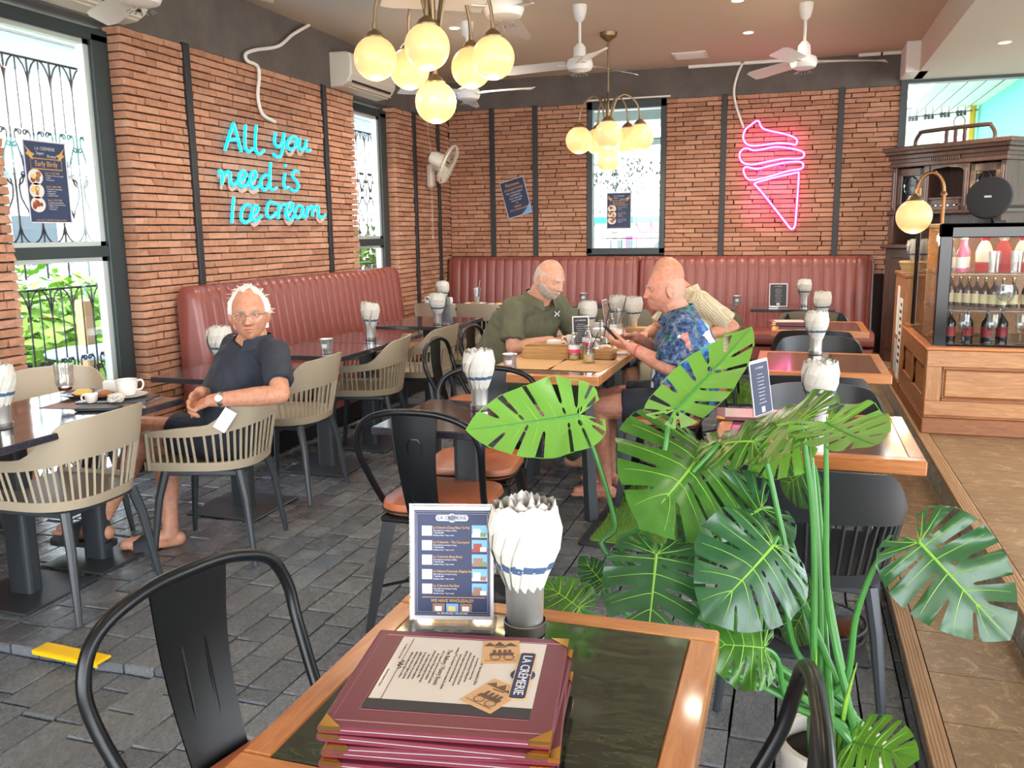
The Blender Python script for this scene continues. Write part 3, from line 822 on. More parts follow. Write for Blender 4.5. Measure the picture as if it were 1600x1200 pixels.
panel_front(None, ct, T0, 1.45, CZ - .19 - .118 - .022, 1)
panel_front(None, ct, M.Translation((1.45, 0, .118)), 1.45, CZ - .19 - .118 - .022, 1)
panel_front(None, ct, M.Translation((0, 1.24, .118)) @ rotz(-pi / 2), 1.24, CZ - .19 - .118 - .022, 2, panel_m='wood_counter_y')
MB().cbox(-.014, -.016, CZ - .19 - .022, 2.9, 1.25, CZ - .19, .007).build('worktop', 'wood_orange', ct)
MB().cbox(0, 1.10, CZ - .19, .10, 1.25, CZ - .19 + .02, .004).build('cap', 'wood_counter_y', ct)

ps = tag(empty('wooden_pedestal', (.79, 7.05, .19)), 'tall narrow wooden stand with posted papers, carrying the wicker basket', 'stand')
MB().cbox(0, 0, 0, .19, .70, .885, .004).build('body', 'wood_counter_v', ps)
MB().cbox(-.012, -.012, .885, .20, .71, .91, .004).build('top', 'wood_counter_y', ps)
MB().cbox(-.014, -.012, 0, .20, .71, .10, .006).build('plinth', 'wood_plinth', ps)
for y0, y1, z0, z1, m_ in ((.12, .30, .10, .72, 'paper'), (.33, .48, .42, .80, 'paper'), (.33, .5, .12, .38, 'print_grey')):
    MB().box(-.003, y0, z0, 0, y1, z1).build('notice', m_, ps)
for i in range(9): MB().box(-.0042, .14, .66 - i * .055, -.003, .14 + rnd.uniform(.06, .13), .685 - i * .055).build('print', 'print_dark', ps)

# ---- glass display case on the counter
dc = tag(empty('display_case', (.82, 5.80, CZ)), 'black-framed glass display case full of bottles and glasses', 'display case')
W, D, H = 1.75, 1.12, .735
fr = MB()
fr.cbox(0, 0, 0, .075, .05, H, .006).cbox(W - .075, 0, 0, W, .05, H, .006).cbox(0, 0, H - .085, W, .05, H, .006).cbox(.07, 0, 0, W, .04, .012, .003)
fr.cbox(0, 0, H - .03, W, D, H, .006).cbox(0, D - .03, 0, .03, D, H, .004).cbox(W - .03, 0, 0, W, D, H, .004).cbox(0, 0, 0, W, D, .01, .002)
fr.build('frame', 'black_gloss', dc)
MB().box(.075, .02, .012, W - .075, .024, H - .085).build('front_glass', 'case_glass', dc)
MB().box(.004, .05, .01, .009, D - .03, H - .03).build('side_glass', 'case_glass', dc)
MB().box(.03, D * .62, .01, W - .03, D * .62 + .01, H - .03).build('back_panel', 'wood_counter_y', dc)
for z in (.205, .425): MB().cbox(.012, .06, z, W - .03, D * .6, z + .010, .002).build('shelf', 'acrylic', dc)
MB().cbox(.05, .05, H - .045, W - .06, .075, H - .034, .002).build('light_strip', 'downlight', dc)
ld = bpy.data.lights.new('case_light', 'AREA'); ld.energy = 11; ld.color = (1, .82, .55); ld.shape = 'RECTANGLE'; ld.size = 1.5; ld.size_y = .1
lo = bpy.data.objects.new('case_light', ld); COL.objects.link(lo); lo.location = (.82 + W / 2, 5.80 + .3, CZ + H - .05)

def bottle(loc, h, r, glass, label_m=None, cap='gold', name='bottle', label='', cat='bottle', group=None, neck=.35):
    t = tag(empty(name, loc), label, cat, group)
    p = [(0, 0), (r * .96, 0), (r, .01), (r, h * .52), (r * .92, h * .6), (r * neck, h * .76), (r * neck * .92, h * .93), (r * neck * 1.1, h * .935), (r * neck * 1.1, h * .955), (0, h * .955)]
    MB().lathe(p, 14).build('glass', glass, t)
    MB().lathe([(0, h * .95), (r * neck * 1.15, h * .95), (r * neck * 1.15, h), (0, h)], 12).build('cap', cap, t)
    if label_m: MB().lathe([(r * 1.012, h * .12), (r * 1.012, h * .44)], 14).build('label', label_m, t)
    return t
def goblet(loc, h, rb, name, label, cat='glass', group=None, foot=.8, fill=None, stem=.35, flare=1.05, m_='clear_glass'):
    t = tag(empty(name, loc), label, cat, group)
    p = [(0, 0), (rb * foot, .002), (rb * foot * .9, .006), (.006, .014), (.006, h * stem)]
    MB().lathe(p, 16).build('foot', m_, t)
    b = [(.005, h * stem), (rb * .7, h * (stem + .08)), (rb, h * (stem + .28)), (rb * .97, h * .75), (rb * flare * .92, h)]
    MB().lathe(b + [(r_ - .003, z) for r_, z in b[::-1][:-1]], 16).build('bowl', m_, t)
    if fill: MB().lathe([(0, h * stem + .006), (rb * .66, h * (stem + .085)), (rb * .8, h * (stem + .16)), (0, h * (stem + .16))], 14).build('drink', fill, t)
    return t
mat('bottle_brown', '4a2410', .08, spec=.7); mat('bottle_dark', '1d1512', .08, spec=.7); mat('bottle_clear', 'd5d9d2', .05, trans=.7); mat('label_cream', 'd8c8a0', .6); mat('label_red', '8e1f28', .5); mat('wrap_white', 'd9cfc2', .8); mat('wrap_red', 'b4312c', .7); mat('bottle_pink', 'd76a92', .3)
bx, by = .82, 5.80
x = .10; k = 0                                                # bottom shelf
for x in (.13, .235, .34, .43): bottle((bx + x, by + .26 + .03 * (k % 2), CZ + .012), .19, .034, 'bottle_dark', 'label_red', 'black_plastic', label=['dark bottle with red label at the left end of the lowest shelf', 'dark bottle with red label, second on the lowest shelf', 'dark bottle with red label, third on the lowest shelf', 'dark bottle with red label, fourth on the lowest shelf'][k], group='dark red-label bottles'); k += 1
for i, x in enumerate((.19, .345, .50, .62)): goblet((bx + x, by + .13, CZ + .012), .175, .036, 'tulip_glass', 'stemmed tulip glass on the lowest case shelf, place %s' % ['one', 'two', 'three', 'four'][i], group='tulip glasses')
bottle((bx + .73, by + .2, CZ + .012), .18, .045, 'food_egg', 'paper', 'yellow_tape', label='yellow bottle at the right end of the lowest case shelf', neck=.5)
for i in range(7): bottle((bx + .15 + .042 * i, by + .42 - .035 * i, CZ + .217), .185, .027, 'bottle_brown', 'label_cream', 'gold', label='brown cream-labelled beer bottle, %s of the slanting row on the middle shelf' % ('first', 'second', 'third', 'fourth', 'fifth', 'sixth', 'last')[i], group='brown beer bottles')
for i in range(3): bottle((bx + .47 + .075 * i, by + .27, CZ + .217), .185, .030, 'bottle_brown', 'label_cream', 'gold', label='brown beer bottle straight behind the wide goblets, %s' % ('left', 'middle', 'right')[i], group='brown bottles behind the goblets')
for i, x in enumerate((.40, .55)): goblet((bx + x, by + .13, CZ + .217), .15, .052, 'goblet', 'wide beer goblet in front of brown bottles, %s' % ['left', 'right'][i], group='wide goblets', foot=.75, stem=.3, fill=None)
for i, (x, y) in enumerate(((.11, .30), (.16, .22), (.20, .34))): bottle((bx + x, by + y, CZ + .437), .21, .03, 'bottle_pink' if i else 'bottle_clear', 'paper', 'alu', label=['clear bottle at the left end of the top shelf', 'pink and white bottle beside the wrapped gifts', 'pink and white bottle behind the other pink one'][i])
def wrapped(loc, i, lab):
    t = tag(empty('gift_bottle', loc), lab, 'gift', 'cloth-wrapped gift bottles')
    MB().lathe([(0, 0), (.046, 0), (.047, .06)], 12).build('band', 'wrap_red', t)
    MB().lathe([(.047, .06), (.05, .12), (.034, .165), (.022, .185), (.018, .192)], 12).build('wrap', 'wrap_white' if i % 2 == 0 else 'wrap_red', t)
    def fl(u, v):
        a = 2 * pi * u; r_ = .018 + .035 * v; return (r_ * cos(a) * (1 + .25 * sin(5 * a) * v), r_ * sin(a) * (1 + .25 * sin(5 * a) * v), .19 + .055 * v + .008 * cos(4 * a))
    MB().grid(fl, 20, 4, wrapu=True).build('frill', 'wrap_red' if i % 2 == 0 else 'wrap_white', t)
for i, x in enumerate((.30, .40, .51, .62, .73)): wrapped((bx + x, by + .30 - .02 * (i % 2), CZ + .437), i, 'cloth-wrapped gift bottle on the top shelf, %s from the left' % ['first', 'second', 'third', 'fourth', 'fifth'][i])
def tumbler(loc, h, r0, r1, name, label, group=None, fill=None, fh=.3, m_='clear_glass', cat='glass'):
    t = tag(empty(name, loc), label, cat, group)
    MB().lathe([(0, 0), (r0, 0), (r1, h), (r1 - .003, h), (r0 - .003, .012), (0, .012)], 18).build('vessel', m_, t)
    if fill: MB().lathe([(0, .013), (r0 - .004, .013), (r0 + (r1 - r0) * fh - .004, h * fh), (0, h * fh)], 16).build('drink', fill, t)
    return t
for i, x in enumerate((.33, .45, .57, .69)): tumbler((bx + x, by + .15, CZ + .437), .13, .03, .036, 'tall_glass', 'tall clear glass before the wrapped gifts, %s from the left' % ['first', 'second', 'third', 'fourth'][i], 'tall glasses on the top shelf')

# ---- round speaker on the case, gooseneck globe lamp behind it
sp = tag(empty('round_speaker', (1.10, 5.98, CZ + H)), 'round black cloth-covered speaker standing on the display case', 'speaker')
Ts = M.Translation((0, 0, .15)) @ rotz(R(-25)) @ M.Rotation(R(78), 4, 'X') @ M.Rotation(R(0), 4, 'Z')
MB().lathe([(0, -.035), (.07, -.034), (.118, -.02), (.130, 0), (.124, .02), (.09, .03), (0, .032)], 30, T=Ts).build('cloth_body', 'speaker_cloth', sp)
MB().tube([(.02, .03, .06), (.05, .10, .006), (.12, .12, .006)], .012, 8).build('foot', 'black_plastic', sp)
MB().box(-.02, -.006, .031, .02, .006, .0335, T=Ts).build('badge', 'print_grey', sp)

def globe_light(T, r, parent, cap_m, light=6.0, nm='globe', up=1):
    MB().lathe([(.0, -r)] + [(r * sin(pi * i / 14), -r * cos(pi * i / 14)) for i in range(1, 13)] + [(r * .36, r * .93)], 24, T=T).build(nm, 'globe', parent)
    MB().lathe([(r * .45, r * .87), (r * .47, r * .95), (r * .40, r * 1.02), (r * .34, r * 1.12), (r * .16, r * 1.26), (r * .10, r * 1.30), (r * .10, r * 1.55), (.0, r * 1.55)], 18, T=T).build('holder', cap_m, parent)
    d = bpy.data.lights.new('globe_bulb', 'POINT'); d.energy = light; d.color = (1, .76, .46); d.shadow_soft_size = r * .6
    o = bpy.data.objects.new('globe_bulb', d); COL.objects.link(o); o.parent = parent
    o.location = T.translation + V((0, 0, -r - .03)); o.data.shadow_soft_size = .05
    return o
mat('aged_copper', '8a5f3c', .35, .9)
gl = tag(empty('gooseneck_lamp', (.895, 6.30, CZ)), 'brass gooseneck lamp with glowing globe at the display case', 'lamp')
p = [(0, 0, 0), (0, 0, .80), (0, 0, .92), (-.012, .0, 1.0), (-.055, 0, 1.055), (-.11, 0, 1.05), (-.15, 0, 1.0), (-.168, 0, .93)]
MB().tube(spline(p, 6), .012, 9).build('neck', 'aged_copper', gl)
MB().lathe([(.02, .915), (.02, .93), (.013, .94)], 12).lathe([(.06, 0), (.055, .02), (.02, .035), (.012, .05)], 16).build('collar', 'aged_copper', gl)
globe_light(M.Translation((-.168, 0, .785)), .112, gl, 'antique_brass', 5)

# ---- dark carved hutch across the corner
hu = tag(empty('carved_hutch', (.80, 8.90, .19), R(-42.6)), 'tall dark carved wooden hutch with mirrored oval doors', 'cabinet')
Wd = 1.08; zu = 1.587 - .19; zt = 2.10 - .19
MB().cbox(0, 0, 0, Wd, .46, 1.06, .006).build('lower_body', 'wood_dark', hu)
MB().cbox(-.03, -.05, 1.06, Wd + .03, .47, 1.10, .01).build('shelf_top', 'wood_dark', hu)
for i in range(2): MB().cbox(.06 + i * .5, -.012, .12, .06 + i * .5 + .44, .01, .98, .012).build('lower_door', 'wood_dark', hu)
for i in range(2): MB().cbox(.14 + i * .5, -.022, .22, .14 + i * .5 + .28, -.008, .88, .012).build('door_field', 'wood_dark', hu)
MB().box(.0, .40, 1.10, Wd, .42, zu).build('recess_back', 'wood_dark', hu)
for x0 in (.0, Wd - .05): MB().cbox(x0, .02, 1.10, x0 + .05, .42, zu, .004).build('bracket', 'wood_dark', hu)
MB().box(0, .05, zu, Wd, .42, zu + .03).box(0, .05, zu, .02, .42, zt).box(Wd - .02, .05, zu, Wd, .42, zt).box(0, .40, zu, Wd, .42, zt).box(0, .05, zt - .03, Wd, .42, zt).box(.31, .06, zu, .33, .42, zt).box(.72, .06, zu, .74, .42, zt).build('upper_body', 'wood_dark', hu)
MB().cbox(-.02, .0, zu - .035, Wd + .02, .43, zu, .010).build('waist_moulding', 'wood_dark', hu)
for x0 in (.0, .325, .705, 1.03): 
    q = MB().cbox(x0, .03, zu, x0 + .05, .07, zt - .12, .004).build('pilaster', 'wood_dark', hu)
    MB().tube([(x0 + .025, .028, zu + .03), (x0 + .025, .028, zt - .16)], .010, 6).build('reed', 'wood_dark', q)
mat('mirror', 'b9c4cc', .04, 1.0); mat('mirror_dark', '171b22', .04, .3)
for x0 in (.05, .755):                                        # framed doors with a shaped mirror and an oval ring
    w_ = .275; z0, z1 = zu + .01, zt - .13
    d = MB().cbox(x0, .045, z0, x0 + .05, .065, z1, .005).cbox(x0 + w_ - .05, .045, z0, x0 + w_, .065, z1, .005).cbox(x0, .045, z0, x0 + w_, .065, z0 + .06, .005).cbox(x0, .045, z1 - .07, x0 + w_, .065, z1, .005).build('door', 'wood_dark', hu)
    MB().box(x0 + .045, .056, z0 + .05, x0 + w_ - .045, .06, z1 - .06).build('mirror', 'mirror_dark', d)
    c = (x0 + w_ / 2, .05, (z0 + z1) / 2 + .03)
    MB().tube([(c[0] + .062 * cos(a), c[1], c[2] + .085 * sin(a)) for a in [2 * pi * k_ / 28 for k_ in range(28)]], .010, 6, closed=True, flat=.5, up=(0, 1, 0)).build('oval_bevel', 'mirror', d)
    MB().tube([(c[0], c[1], c[2] + .085), (c[0], c[1], z1 - .07)], .007, 5).tube([(c[0], c[1], c[2] - .085), (c[0], c[1], z0 + .06)], .007, 5).build('bevel_strip', 'mirror', d)
    MB().cbox(x0 + (.235 if x0 < .5 else .012), .038, (z0 + z1) / 2 - .06, x0 + (.258 if x0 < .5 else .035), .046, (z0 + z1) / 2 + .01, .003).build('lock_plate', 'brass', d)
arch = [(0, 0), (0, .19), (.012, .215), (.03, .232), (.06, .240), (.11, .243), (.165, .251), (.22, .243), (.27, .24), (.30, .232), (.318, .215), (.33, .19), (.33, 0)]
z0 = zt - .13 - .26
ap = [(.375 + x, z0 + z) for x, z in arch] + [(.705, z0), (.705, zt - .12), (.375, zt - .12), (.375, z0)]
MB().add([(x, y, z) for y in (.045, .065) for x, z in [(.375 + a, z0 + b) for a, b in arch] + [(.375 + a, zt - .115) for a, b in arch]], [(i, i + 1, 13 + i + 1, 13 + i) for i in range(12)] + [(26 + i, 26 + 13 + i, 26 + 13 + i + 1, 26 + i + 1) for i in range(12)] + [(i, 26 + i, 27 + i, i + 1) for i in range(12)]).build('arched_head', 'wood_dark', hu)
MB().cbox(.375, .045, z0 - .03, .705, .38, z0 - .01, .004).build('niche_shelf', 'wood_dark', hu)
d = MB().cbox(.375, .045, zu, .415, .065, z0 - .03, .004).cbox(.665, .045, zu, .705, .065, z0 - .03, .004).cbox(.375, .045, zu, .705, .065, zu + .04, .004).cbox(.375, .045, z0 - .075, .705, .065, z0 - .03, .004).build('centre_door', 'wood_dark', hu)
MB().box(.41, .056, zu + .03, .67, .06, z0 - .07).build('mirror', 'mirror_dark', d)
for i in range(4): MB().cbox(.44 + i * .058, .048, zu + .045, .456 + i * .058, .058, z0 - .085, .003).build('bevel_strip', 'mirror', d)
co = MB()
for z_, o in ((zt - .12, .02), (zt - .085, .012), (zt - .05, .03), (zt - .01, .05), (zt + .02, .07)): co.cbox(-o, .03 - o, z_, Wd + o, .43, z_ + .04, .006)
co.build('cornice', 'wood_dark', hu)
dn = MB()
for i in range(15): dn.cbox(.40 + i * .019, -.002, zt - .085, .412 + i * .019, .02, zt - .05, .002)
dn.build('dentils', 'wood_dark', hu)
g = MB(); gp = [(.16, 0), (.16, .06), (.20, .12), (.26, .135), (.80, .135), (.86, .12), (.90, .06), (.90, 0)]
g.tube(spline([(x, .12, zt + .055 + z) for x, z in gp], 4), .018, 6)
for x in (.46, .545, .63): g.cbox(x - .016, .11, zt + .05, x + .016, .13, zt + .19, .003)
g.cbox(.04, .10, zt + .05, 1.02, .14, zt + .075, .006)
g.build('gallery', 'wood_dark', hu)

# ---- wicker basket with napkin bunches sits on the stand (napkin bunches are added with the others)
def basket(loc, rx, ry, h, label, rz=0, name='wicker_basket', m_='wicker', taper=.82, nstake=30):
    t = tag(empty(name, loc, rz), label, 'basket')
    rows = max(4, int(h / .011)); wv = MB()
    for k_ in range(rows):
        f = taper + (1 - taper) * k_ / (rows - 1)
        n = nstake * 2
        wv.tube([(rx * f * math.copysign(abs(cos(a)) ** .6, cos(a)) * (1 + .012 * (-1) ** (i + k_)), ry * f * math.copysign(abs(sin(a)) ** .6, sin(a)) * (1 + .012 * (-1) ** (i + k_)), .006 + (h - .012) * k_ / (rows - 1)) for i, a in enumerate([2 * pi * j / n for j in range(n)])], h / rows * .55, 4, closed=True)
    wv.build('weave', m_, t)
    MB().tube([(rx * 1.02 * math.copysign(abs(cos(a)) ** .6, cos(a)), ry * 1.02 * math.copysign(abs(sin(a)) ** .6, sin(a)), h) for a in [2 * pi * j / 40 for j in range(40)]], .008, 6, closed=True).build('rim', m_, t)
    MB().prism([(rx * taper * .95 * math.copysign(abs(cos(a)) ** .6, cos(a)), ry * taper * .95 * math.copysign(abs(sin(a)) ** .6, sin(a))) for a in [2 * pi * j / 24 for j in range(24)]], .0, .006).build('floor', m_, t)
    return t
basket((.895, 7.22, 1.10), .135, .10, .085, 'pale wicker basket of napkin bunches on the wooden stand', m_='wicker_light')

# ================================================================= CEILING, WALL FITTINGS, SIGNS
def ceiling_fan(loc, ang, label):
    t = tag(empty('ceiling_fan', loc), label, 'ceiling fan', 'white ceiling fans')
    top = ZC - loc[2]
    MB().lathe([(.055, top), (.05, top - .05), (.035, top - .10), (.014, top - .12)], 16).build('canopy', 'fan_white', t)
    MB().tube([(0, 0, top - .1), (0, 0, .10)], .011, 10).build('down_rod', 'fan_white', t)
    MB().lathe([(.02, .15), (.045, .12), (.05, .05), (.04, .04)], 16).build('rod_cover', 'fan_white', t)
    MB().lathe([(0, .055), (.05, .052), (.088, .035), (.098, .01), (.098, -.012), (.085, -.04), (.05, -.052), (0, -.054)], 24).build('motor', 'fan_white', t)
    v = MB()
    for k in range(14):
        a = 2 * pi * k / 14; v.box(.05, -.004, -.0005, .075, .004, .0005, T=rotz(a) @ M.Translation((0, 0, -.047)) @ M.Rotation(R(25), 4, 'Y'))
    v.build('vent_slots', 'grey_plastic', t)
    for k in range(3):
        T = rotz(R(ang) + 2 * pi * k / 3)
        def bl(u, w):
            x = .10 + .50 * u; wd = .055 + .02 * u - .03 * max(0, u - .93) / .07
            return (x, (w - .5) * 2 * wd, .005 + (w - .5) * .035 - .012 * u * u)
        m_ = MB().grid(bl, 9, 5, T=T).grid(lambda u, w: (bl(u, w)[0], bl(u, w)[1], bl(u, w)[2] - .004), 9, 5, T=T)
        b = m_.build('blade', 'fan_white', t)
        MB().cbox(.07, -.02, -.006, .17, .02, .001, .002, T=T).build('blade_arm', 'fan_white', b)
    return t
ceiling_fan((-1.60, 6.66, 2.68), -63, 'white ceiling fan hanging before the rear globe chandelier')
ceiling_fan((0, 7.21, 2.68), 12, 'white ceiling fan near the pink cone sign, tinted pink')
ceiling_fan((-1.39, 4.22, 2.515), -20, 'white ceiling fan above the front globe chandelier')
ceiling_fan((-2.57, 6.85, 2.55), -12, 'white ceiling fan half hidden behind the front globes')
ceiling_fan((-2.95, 3.55, 2.56), 30, 'white ceiling fan near the left windows, only a blade tip showing')

def chandelier(loc, rad, balls, rb, bot, label, arm_top):
    t = tag(empty('globe_chandelier', loc), label, 'chandelier')
    top = ZC - loc[2]
    MB().lathe([(.075, top), (.07, top - .03), (.03, top - .06), (.012, top - .075)], 18).build('ceiling_rose', 'antique_brass', t)
    MB().tube([(0, 0, top - .05), (0, 0, .02)], .010, 8).build('stem', 'antique_brass', t)
    MB().lathe([(.012, .17), (.03, .15), (.035, .10), (.03, .07), (.012, .05)], 16).build('hub', 'antique_brass', t)
    for a in balls:
        a = R(a); c = V((rad * cos(a), rad * sin(a), 0))
        pts = [(cos(a) * rad * f, sin(a) * rad * f, z) for f, z in ((.08, .08), (.13, .18), (.25, arm_top - .05), (.5, arm_top), (.78, arm_top - .04), (.95, arm_top - .12), (1.0, .13))]
        MB().tube(spline(pts, 5), .008, 8).build('arm', 'antique_brass', t)
        globe_light(M.Translation(c), rb, t, 'antique_brass', 2.2)
    MB().tube([(0, 0, 0), (0, 0, bot[0] + bot[1] * 1.5)], .012, 8).build('lower_stem', 'antique_brass', t)
    globe_light(M.Translation((0, 0, bot[0])), bot[1], t, 'antique_brass', 2.2)
    return t
chandelier((-1.615, 3.877, 2.235), .27, (206, 286, 14, 72, 140), .098, (-.19, .096), 'brass chandelier with six glowing globes, nearest the camera', .36)
chandelier((-1.585, 7.637, 2.235), .275, (168, 282, 10, 62, 120), .118, (-.185, .098), 'brass chandelier with glowing globes before the rear window', .36)

# air conditioners
def air_con(T, label):
    t = tag(empty('air_conditioner'), label, 'air conditioner'); t.matrix_world = T    # x along wall, y out, z up
    pr_ = [(0, .0), (0, .29), (.15, .285), (.19, .27), (.205, .23), (.20, .10), (.165, .045), (.10, .01)]
    L = .86; k = len(pr_)
    vs = [(x, y, z) for x in (0, .012, L - .012, L) for y, z in ([(a * (.93 if x in (0, L) else 1), .145 + (b - .145) * (.95 if x in (0, L) else 1)) for a, b in pr_])]
    fs = [(s * k + j, s * k + (j + 1) % k, (s + 1) * k + (j + 1) % k, (s + 1) * k + j) for s in range(3) for j in range(k)] + [tuple(range(k)), tuple(range(3 * k, 4 * k))[::-1]]
    MB().add(vs, fs).build('casing', 'cream_plastic', t)
    MB().box(.06, .10, .006, L - .06, .170, .030, T=M.Translation((0, .014, .006)) @ M.Rotation(R(12), 4, 'X')).build('outlet', 'black_plastic', t)
    for i in range(8): MB().cbox(.10 + i * .093, .105, .0, .108 + i * .093, .19, .05, .002, T=M.Translation((0, .006, .0)) @ M.Rotation(R(20), 4, 'X')).build('louvre', 'cream_plastic', t)
    MB().cbox(.06, .165, .012, L - .06, .178, .022, .002).cbox(.06, .135, .0, L - .06, .148, .008, .002).build('flap', 'cream_plastic', t)
    MB().box(.04, .2035, .235, .10, .2065, .245).build('badge', 'grey_plastic', t)
    return t
air_con(M.Translation((XL - .008, 8.02 - .36, 2.67)) @ rotz(-pi / 2) @ M.Translation((-.02, 0, 0)), 'cream wall air conditioner above the narrow left window')
air_con(M.Translation((XL - .008, 4.42, 2.67)) @ rotz(-pi / 2), 'cream air conditioner cut off by the upper left corner')

# wall fan
wf = tag(empty('wall_fan', (XL, 8.81, 1.93)), 'cream wall-mounted fan turned towards the room in the corner', 'fan')
MB().cbox(0.0, -.05, 0, .07, .05, .24, .02).build('bracket', 'cream_plastic', wf)
MB().tube([(.05, 0, .20), (.20, -.03, .20), (.26, -.08, .17)], [.035, .03, .02], 10).build('arm', 'cream_plastic', wf)
hd = M.Translation((.40, -.40, .20)) @ (V((.88, .16, -.42)).to_track_quat('Z', 'Y').to_matrix().to_4x4())
MB().lathe([(0, -.20), (.055, -.195), (.075, -.15), (.075, -.05), (.05, -.03), (0, -.03)], 16, T=hd).build('motor', 'cream_plastic', wf)
MB().tube([(.24, -.08, .17), tuple(hd @ V((0, 0, -.1)))], .022, 8).build('joint', 'cream_plastic', wf)
MB().tube([tuple(hd @ V((.20 * cos(a), .20 * sin(a), 0))) for a in [2 * pi * k / 36 for k in range(36)]], .010, 6, closed=True).build('guard_ring', 'cream_plastic', wf)
for zz, s_ in ((.055, 1), (-.055, -1)):
    for k in range(32):
        a = 2 * pi * k / 32
        MB().tube([tuple(hd @ V((r_ * cos(a), r_ * sin(a), zz * f))) for r_, f in ((.20, 0), (.19, .55), (.12, .9), (.03, 1))], .0018, 3, caps=False).build('guard_wire', 'cream_plastic', wf)
MB().lathe([(0, .06), (.035, .06), (.035, .052)], 14, T=hd).build('guard_boss', 'cream_plastic', wf)
for k in range(3):
    a = 2 * pi * k / 3
    MB().grid(lambda u, v: tuple(hd @ (rotz(a + (v - .5) * 1.3) @ V((.03 + .14 * u, 0, (v - .5) * .05)))), 6, 6).build('blade', 'cream_plastic', wf)
for y in (.012, -.012): MB().tube([(.045, y, .0), (.045, y, -.52)], .0015, 4).lathe([(0, 0), (.005, .005), (.004, .03), (0, .032)], 6, T=M.Translation((.045, y, -.55))).build('pull_cord', 'cream_plastic', wf)
MB().tube(spline([(.03, 0, .24), (.02, .06, .36), (.015, .02, .55), (.012, .0, .80)], 5), .003, 5).build('power_cord', 'cream_plastic', wf)

# neon signs
NEON_BLUE = [[(5.225,2.025),(5.283,2.122),(5.344,2.218)],[(5.344,2.218),(5.378,2.125),(5.412,2.03)],[(5.269,2.093),(5.381,2.114)],[(5.483,2.22),(5.461,2.1),(5.473,2.048),(5.509,2.038),(5.549,2.065)],[(5.615,2.231),(5.586,2.098),(5.599,2.042),(5.641,2.032),(5.693,2.064)],[(5.858,2.203),(5.836,2.134),(5.884,2.103),(5.943,2.143),(5.974,2.214)],[(5.974,2.214),(5.949,2.101),(5.902,2.033),(5.84,2.031),(5.811,2.045)],[(6.101,2.198),(6.036,2.169),(6.012,2.118),(6.063,2.094),(6.13,2.134),(6.139,2.193),(6.101,2.198)],[(6.201,2.193),(6.179,2.143),(6.203,2.108),(6.257,2.13),(6.298,2.193)],[(6.298,2.193),(6.28,2.132),(6.307,2.108),(6.349,2.12)],[(5.138,1.872),(5.165,1.884),(5.177,1.84),(5.163,1.792)],[(5.17,1.823),(5.223,1.877),(5.262,1.876),(5.264,1.812),(5.297,1.798),(5.349,1.826)],[(5.349,1.826),(5.414,1.843),(5.45,1.877),(5.42,1.899),(5.377,1.875),(5.358,1.827),(5.394,1.789),(5.465,1.808)],[(5.466,1.819),(5.544,1.844),(5.577,1.884),(5.548,1.904),(5.505,1.874),(5.492,1.823),(5.528,1.784),(5.612,1.807)],[(5.743,1.879),(5.684,1.884),(5.63,1.84),(5.639,1.789),(5.692,1.783),(5.743,1.835)],[(5.769,1.981),(5.745,1.828),(5.768,1.783),(5.831,1.799)],[(5.958,1.914),(5.932,1.844),(5.946,1.802),(5.993,1.812)],[(5.964,1.969),(5.975,1.975)],[(6.152,1.934),(6.096,1.94),(6.059,1.901),(6.111,1.864),(6.14,1.821),(6.086,1.785),(6.027,1.799)],[(5.287,1.711),(5.266,1.623),(5.246,1.537)],[(5.476,1.658),(5.422,1.664),(5.371,1.618),(5.364,1.558),(5.414,1.538),(5.481,1.568)],[(5.468,1.584),(5.547,1.607),(5.574,1.642),(5.545,1.662),(5.502,1.634),(5.491,1.579),(5.531,1.55),(5.612,1.589)],[(5.777,1.682),(5.733,1.695),(5.685,1.644),(5.686,1.589),(5.735,1.576),(5.801,1.614)],[(5.818,1.68),(5.847,1.655),(5.822,1.569)],[(5.839,1.629),(5.885,1.67),(5.939,1.677)],[(5.926,1.61),(6.001,1.629),(6.041,1.674),(6.008,1.695),(5.953,1.657),(5.946,1.592),(5.997,1.562),(6.061,1.598)],[(6.186,1.659),(6.131,1.676),(6.067,1.63),(6.081,1.58),(6.136,1.587),(6.191,1.655)],[(6.191,1.655),(6.18,1.599),(6.219,1.588)],[(6.256,1.67),(6.242,1.588)],[(6.249,1.628),(6.303,1.671),(6.337,1.657),(6.328,1.595)],[(6.332,1.629),(6.388,1.678),(6.428,1.658),(6.423,1.609),(6.47,1.581),(6.535,1.61)]]
NEON_PINK = [[(-0.534,2.441),(-0.554,2.376),(-0.537,2.318),(-0.481,2.281),(-0.372,2.28),(-0.217,2.294),(-0.094,2.281),(-0.044,2.272),(-0.031,2.306),(-0.058,2.341),(-0.143,2.376),(-0.283,2.413),(-0.359,2.439),(-0.391,2.478),(-0.405,2.513),(-0.434,2.517),(-0.488,2.478)],[(-0.496,2.25),(-0.543,2.252),(-0.582,2.214),(-0.58,2.158),(-0.539,2.109),(-0.443,2.093),(-0.303,2.117),(-0.149,2.139),(0.004,2.137),(0.041,2.166),(0.016,2.206),(-0.123,2.243),(-0.246,2.256),(-0.37,2.237),(-0.448,2.232)],[(-0.506,2.068),(-0.537,2.058),(-0.536,2.014),(-0.502,1.957),(-0.438,1.939),(-0.267,1.973),(-0.114,2.016),(0.016,2.035),(0.037,2.073),(0.005,2.102),(-0.117,2.102),(-0.271,2.076),(-0.395,2.049),(-0.458,2.056)],[(-0.421,1.908),(-0.266,1.949),(-0.112,1.981),(-0.018,1.997),(-0.002,1.984),(-0.004,1.808),(-0.013,1.522),(-0.023,1.458),(-0.047,1.443),(-0.073,1.462),(-0.224,1.654),(-0.355,1.817),(-0.421,1.889)]]
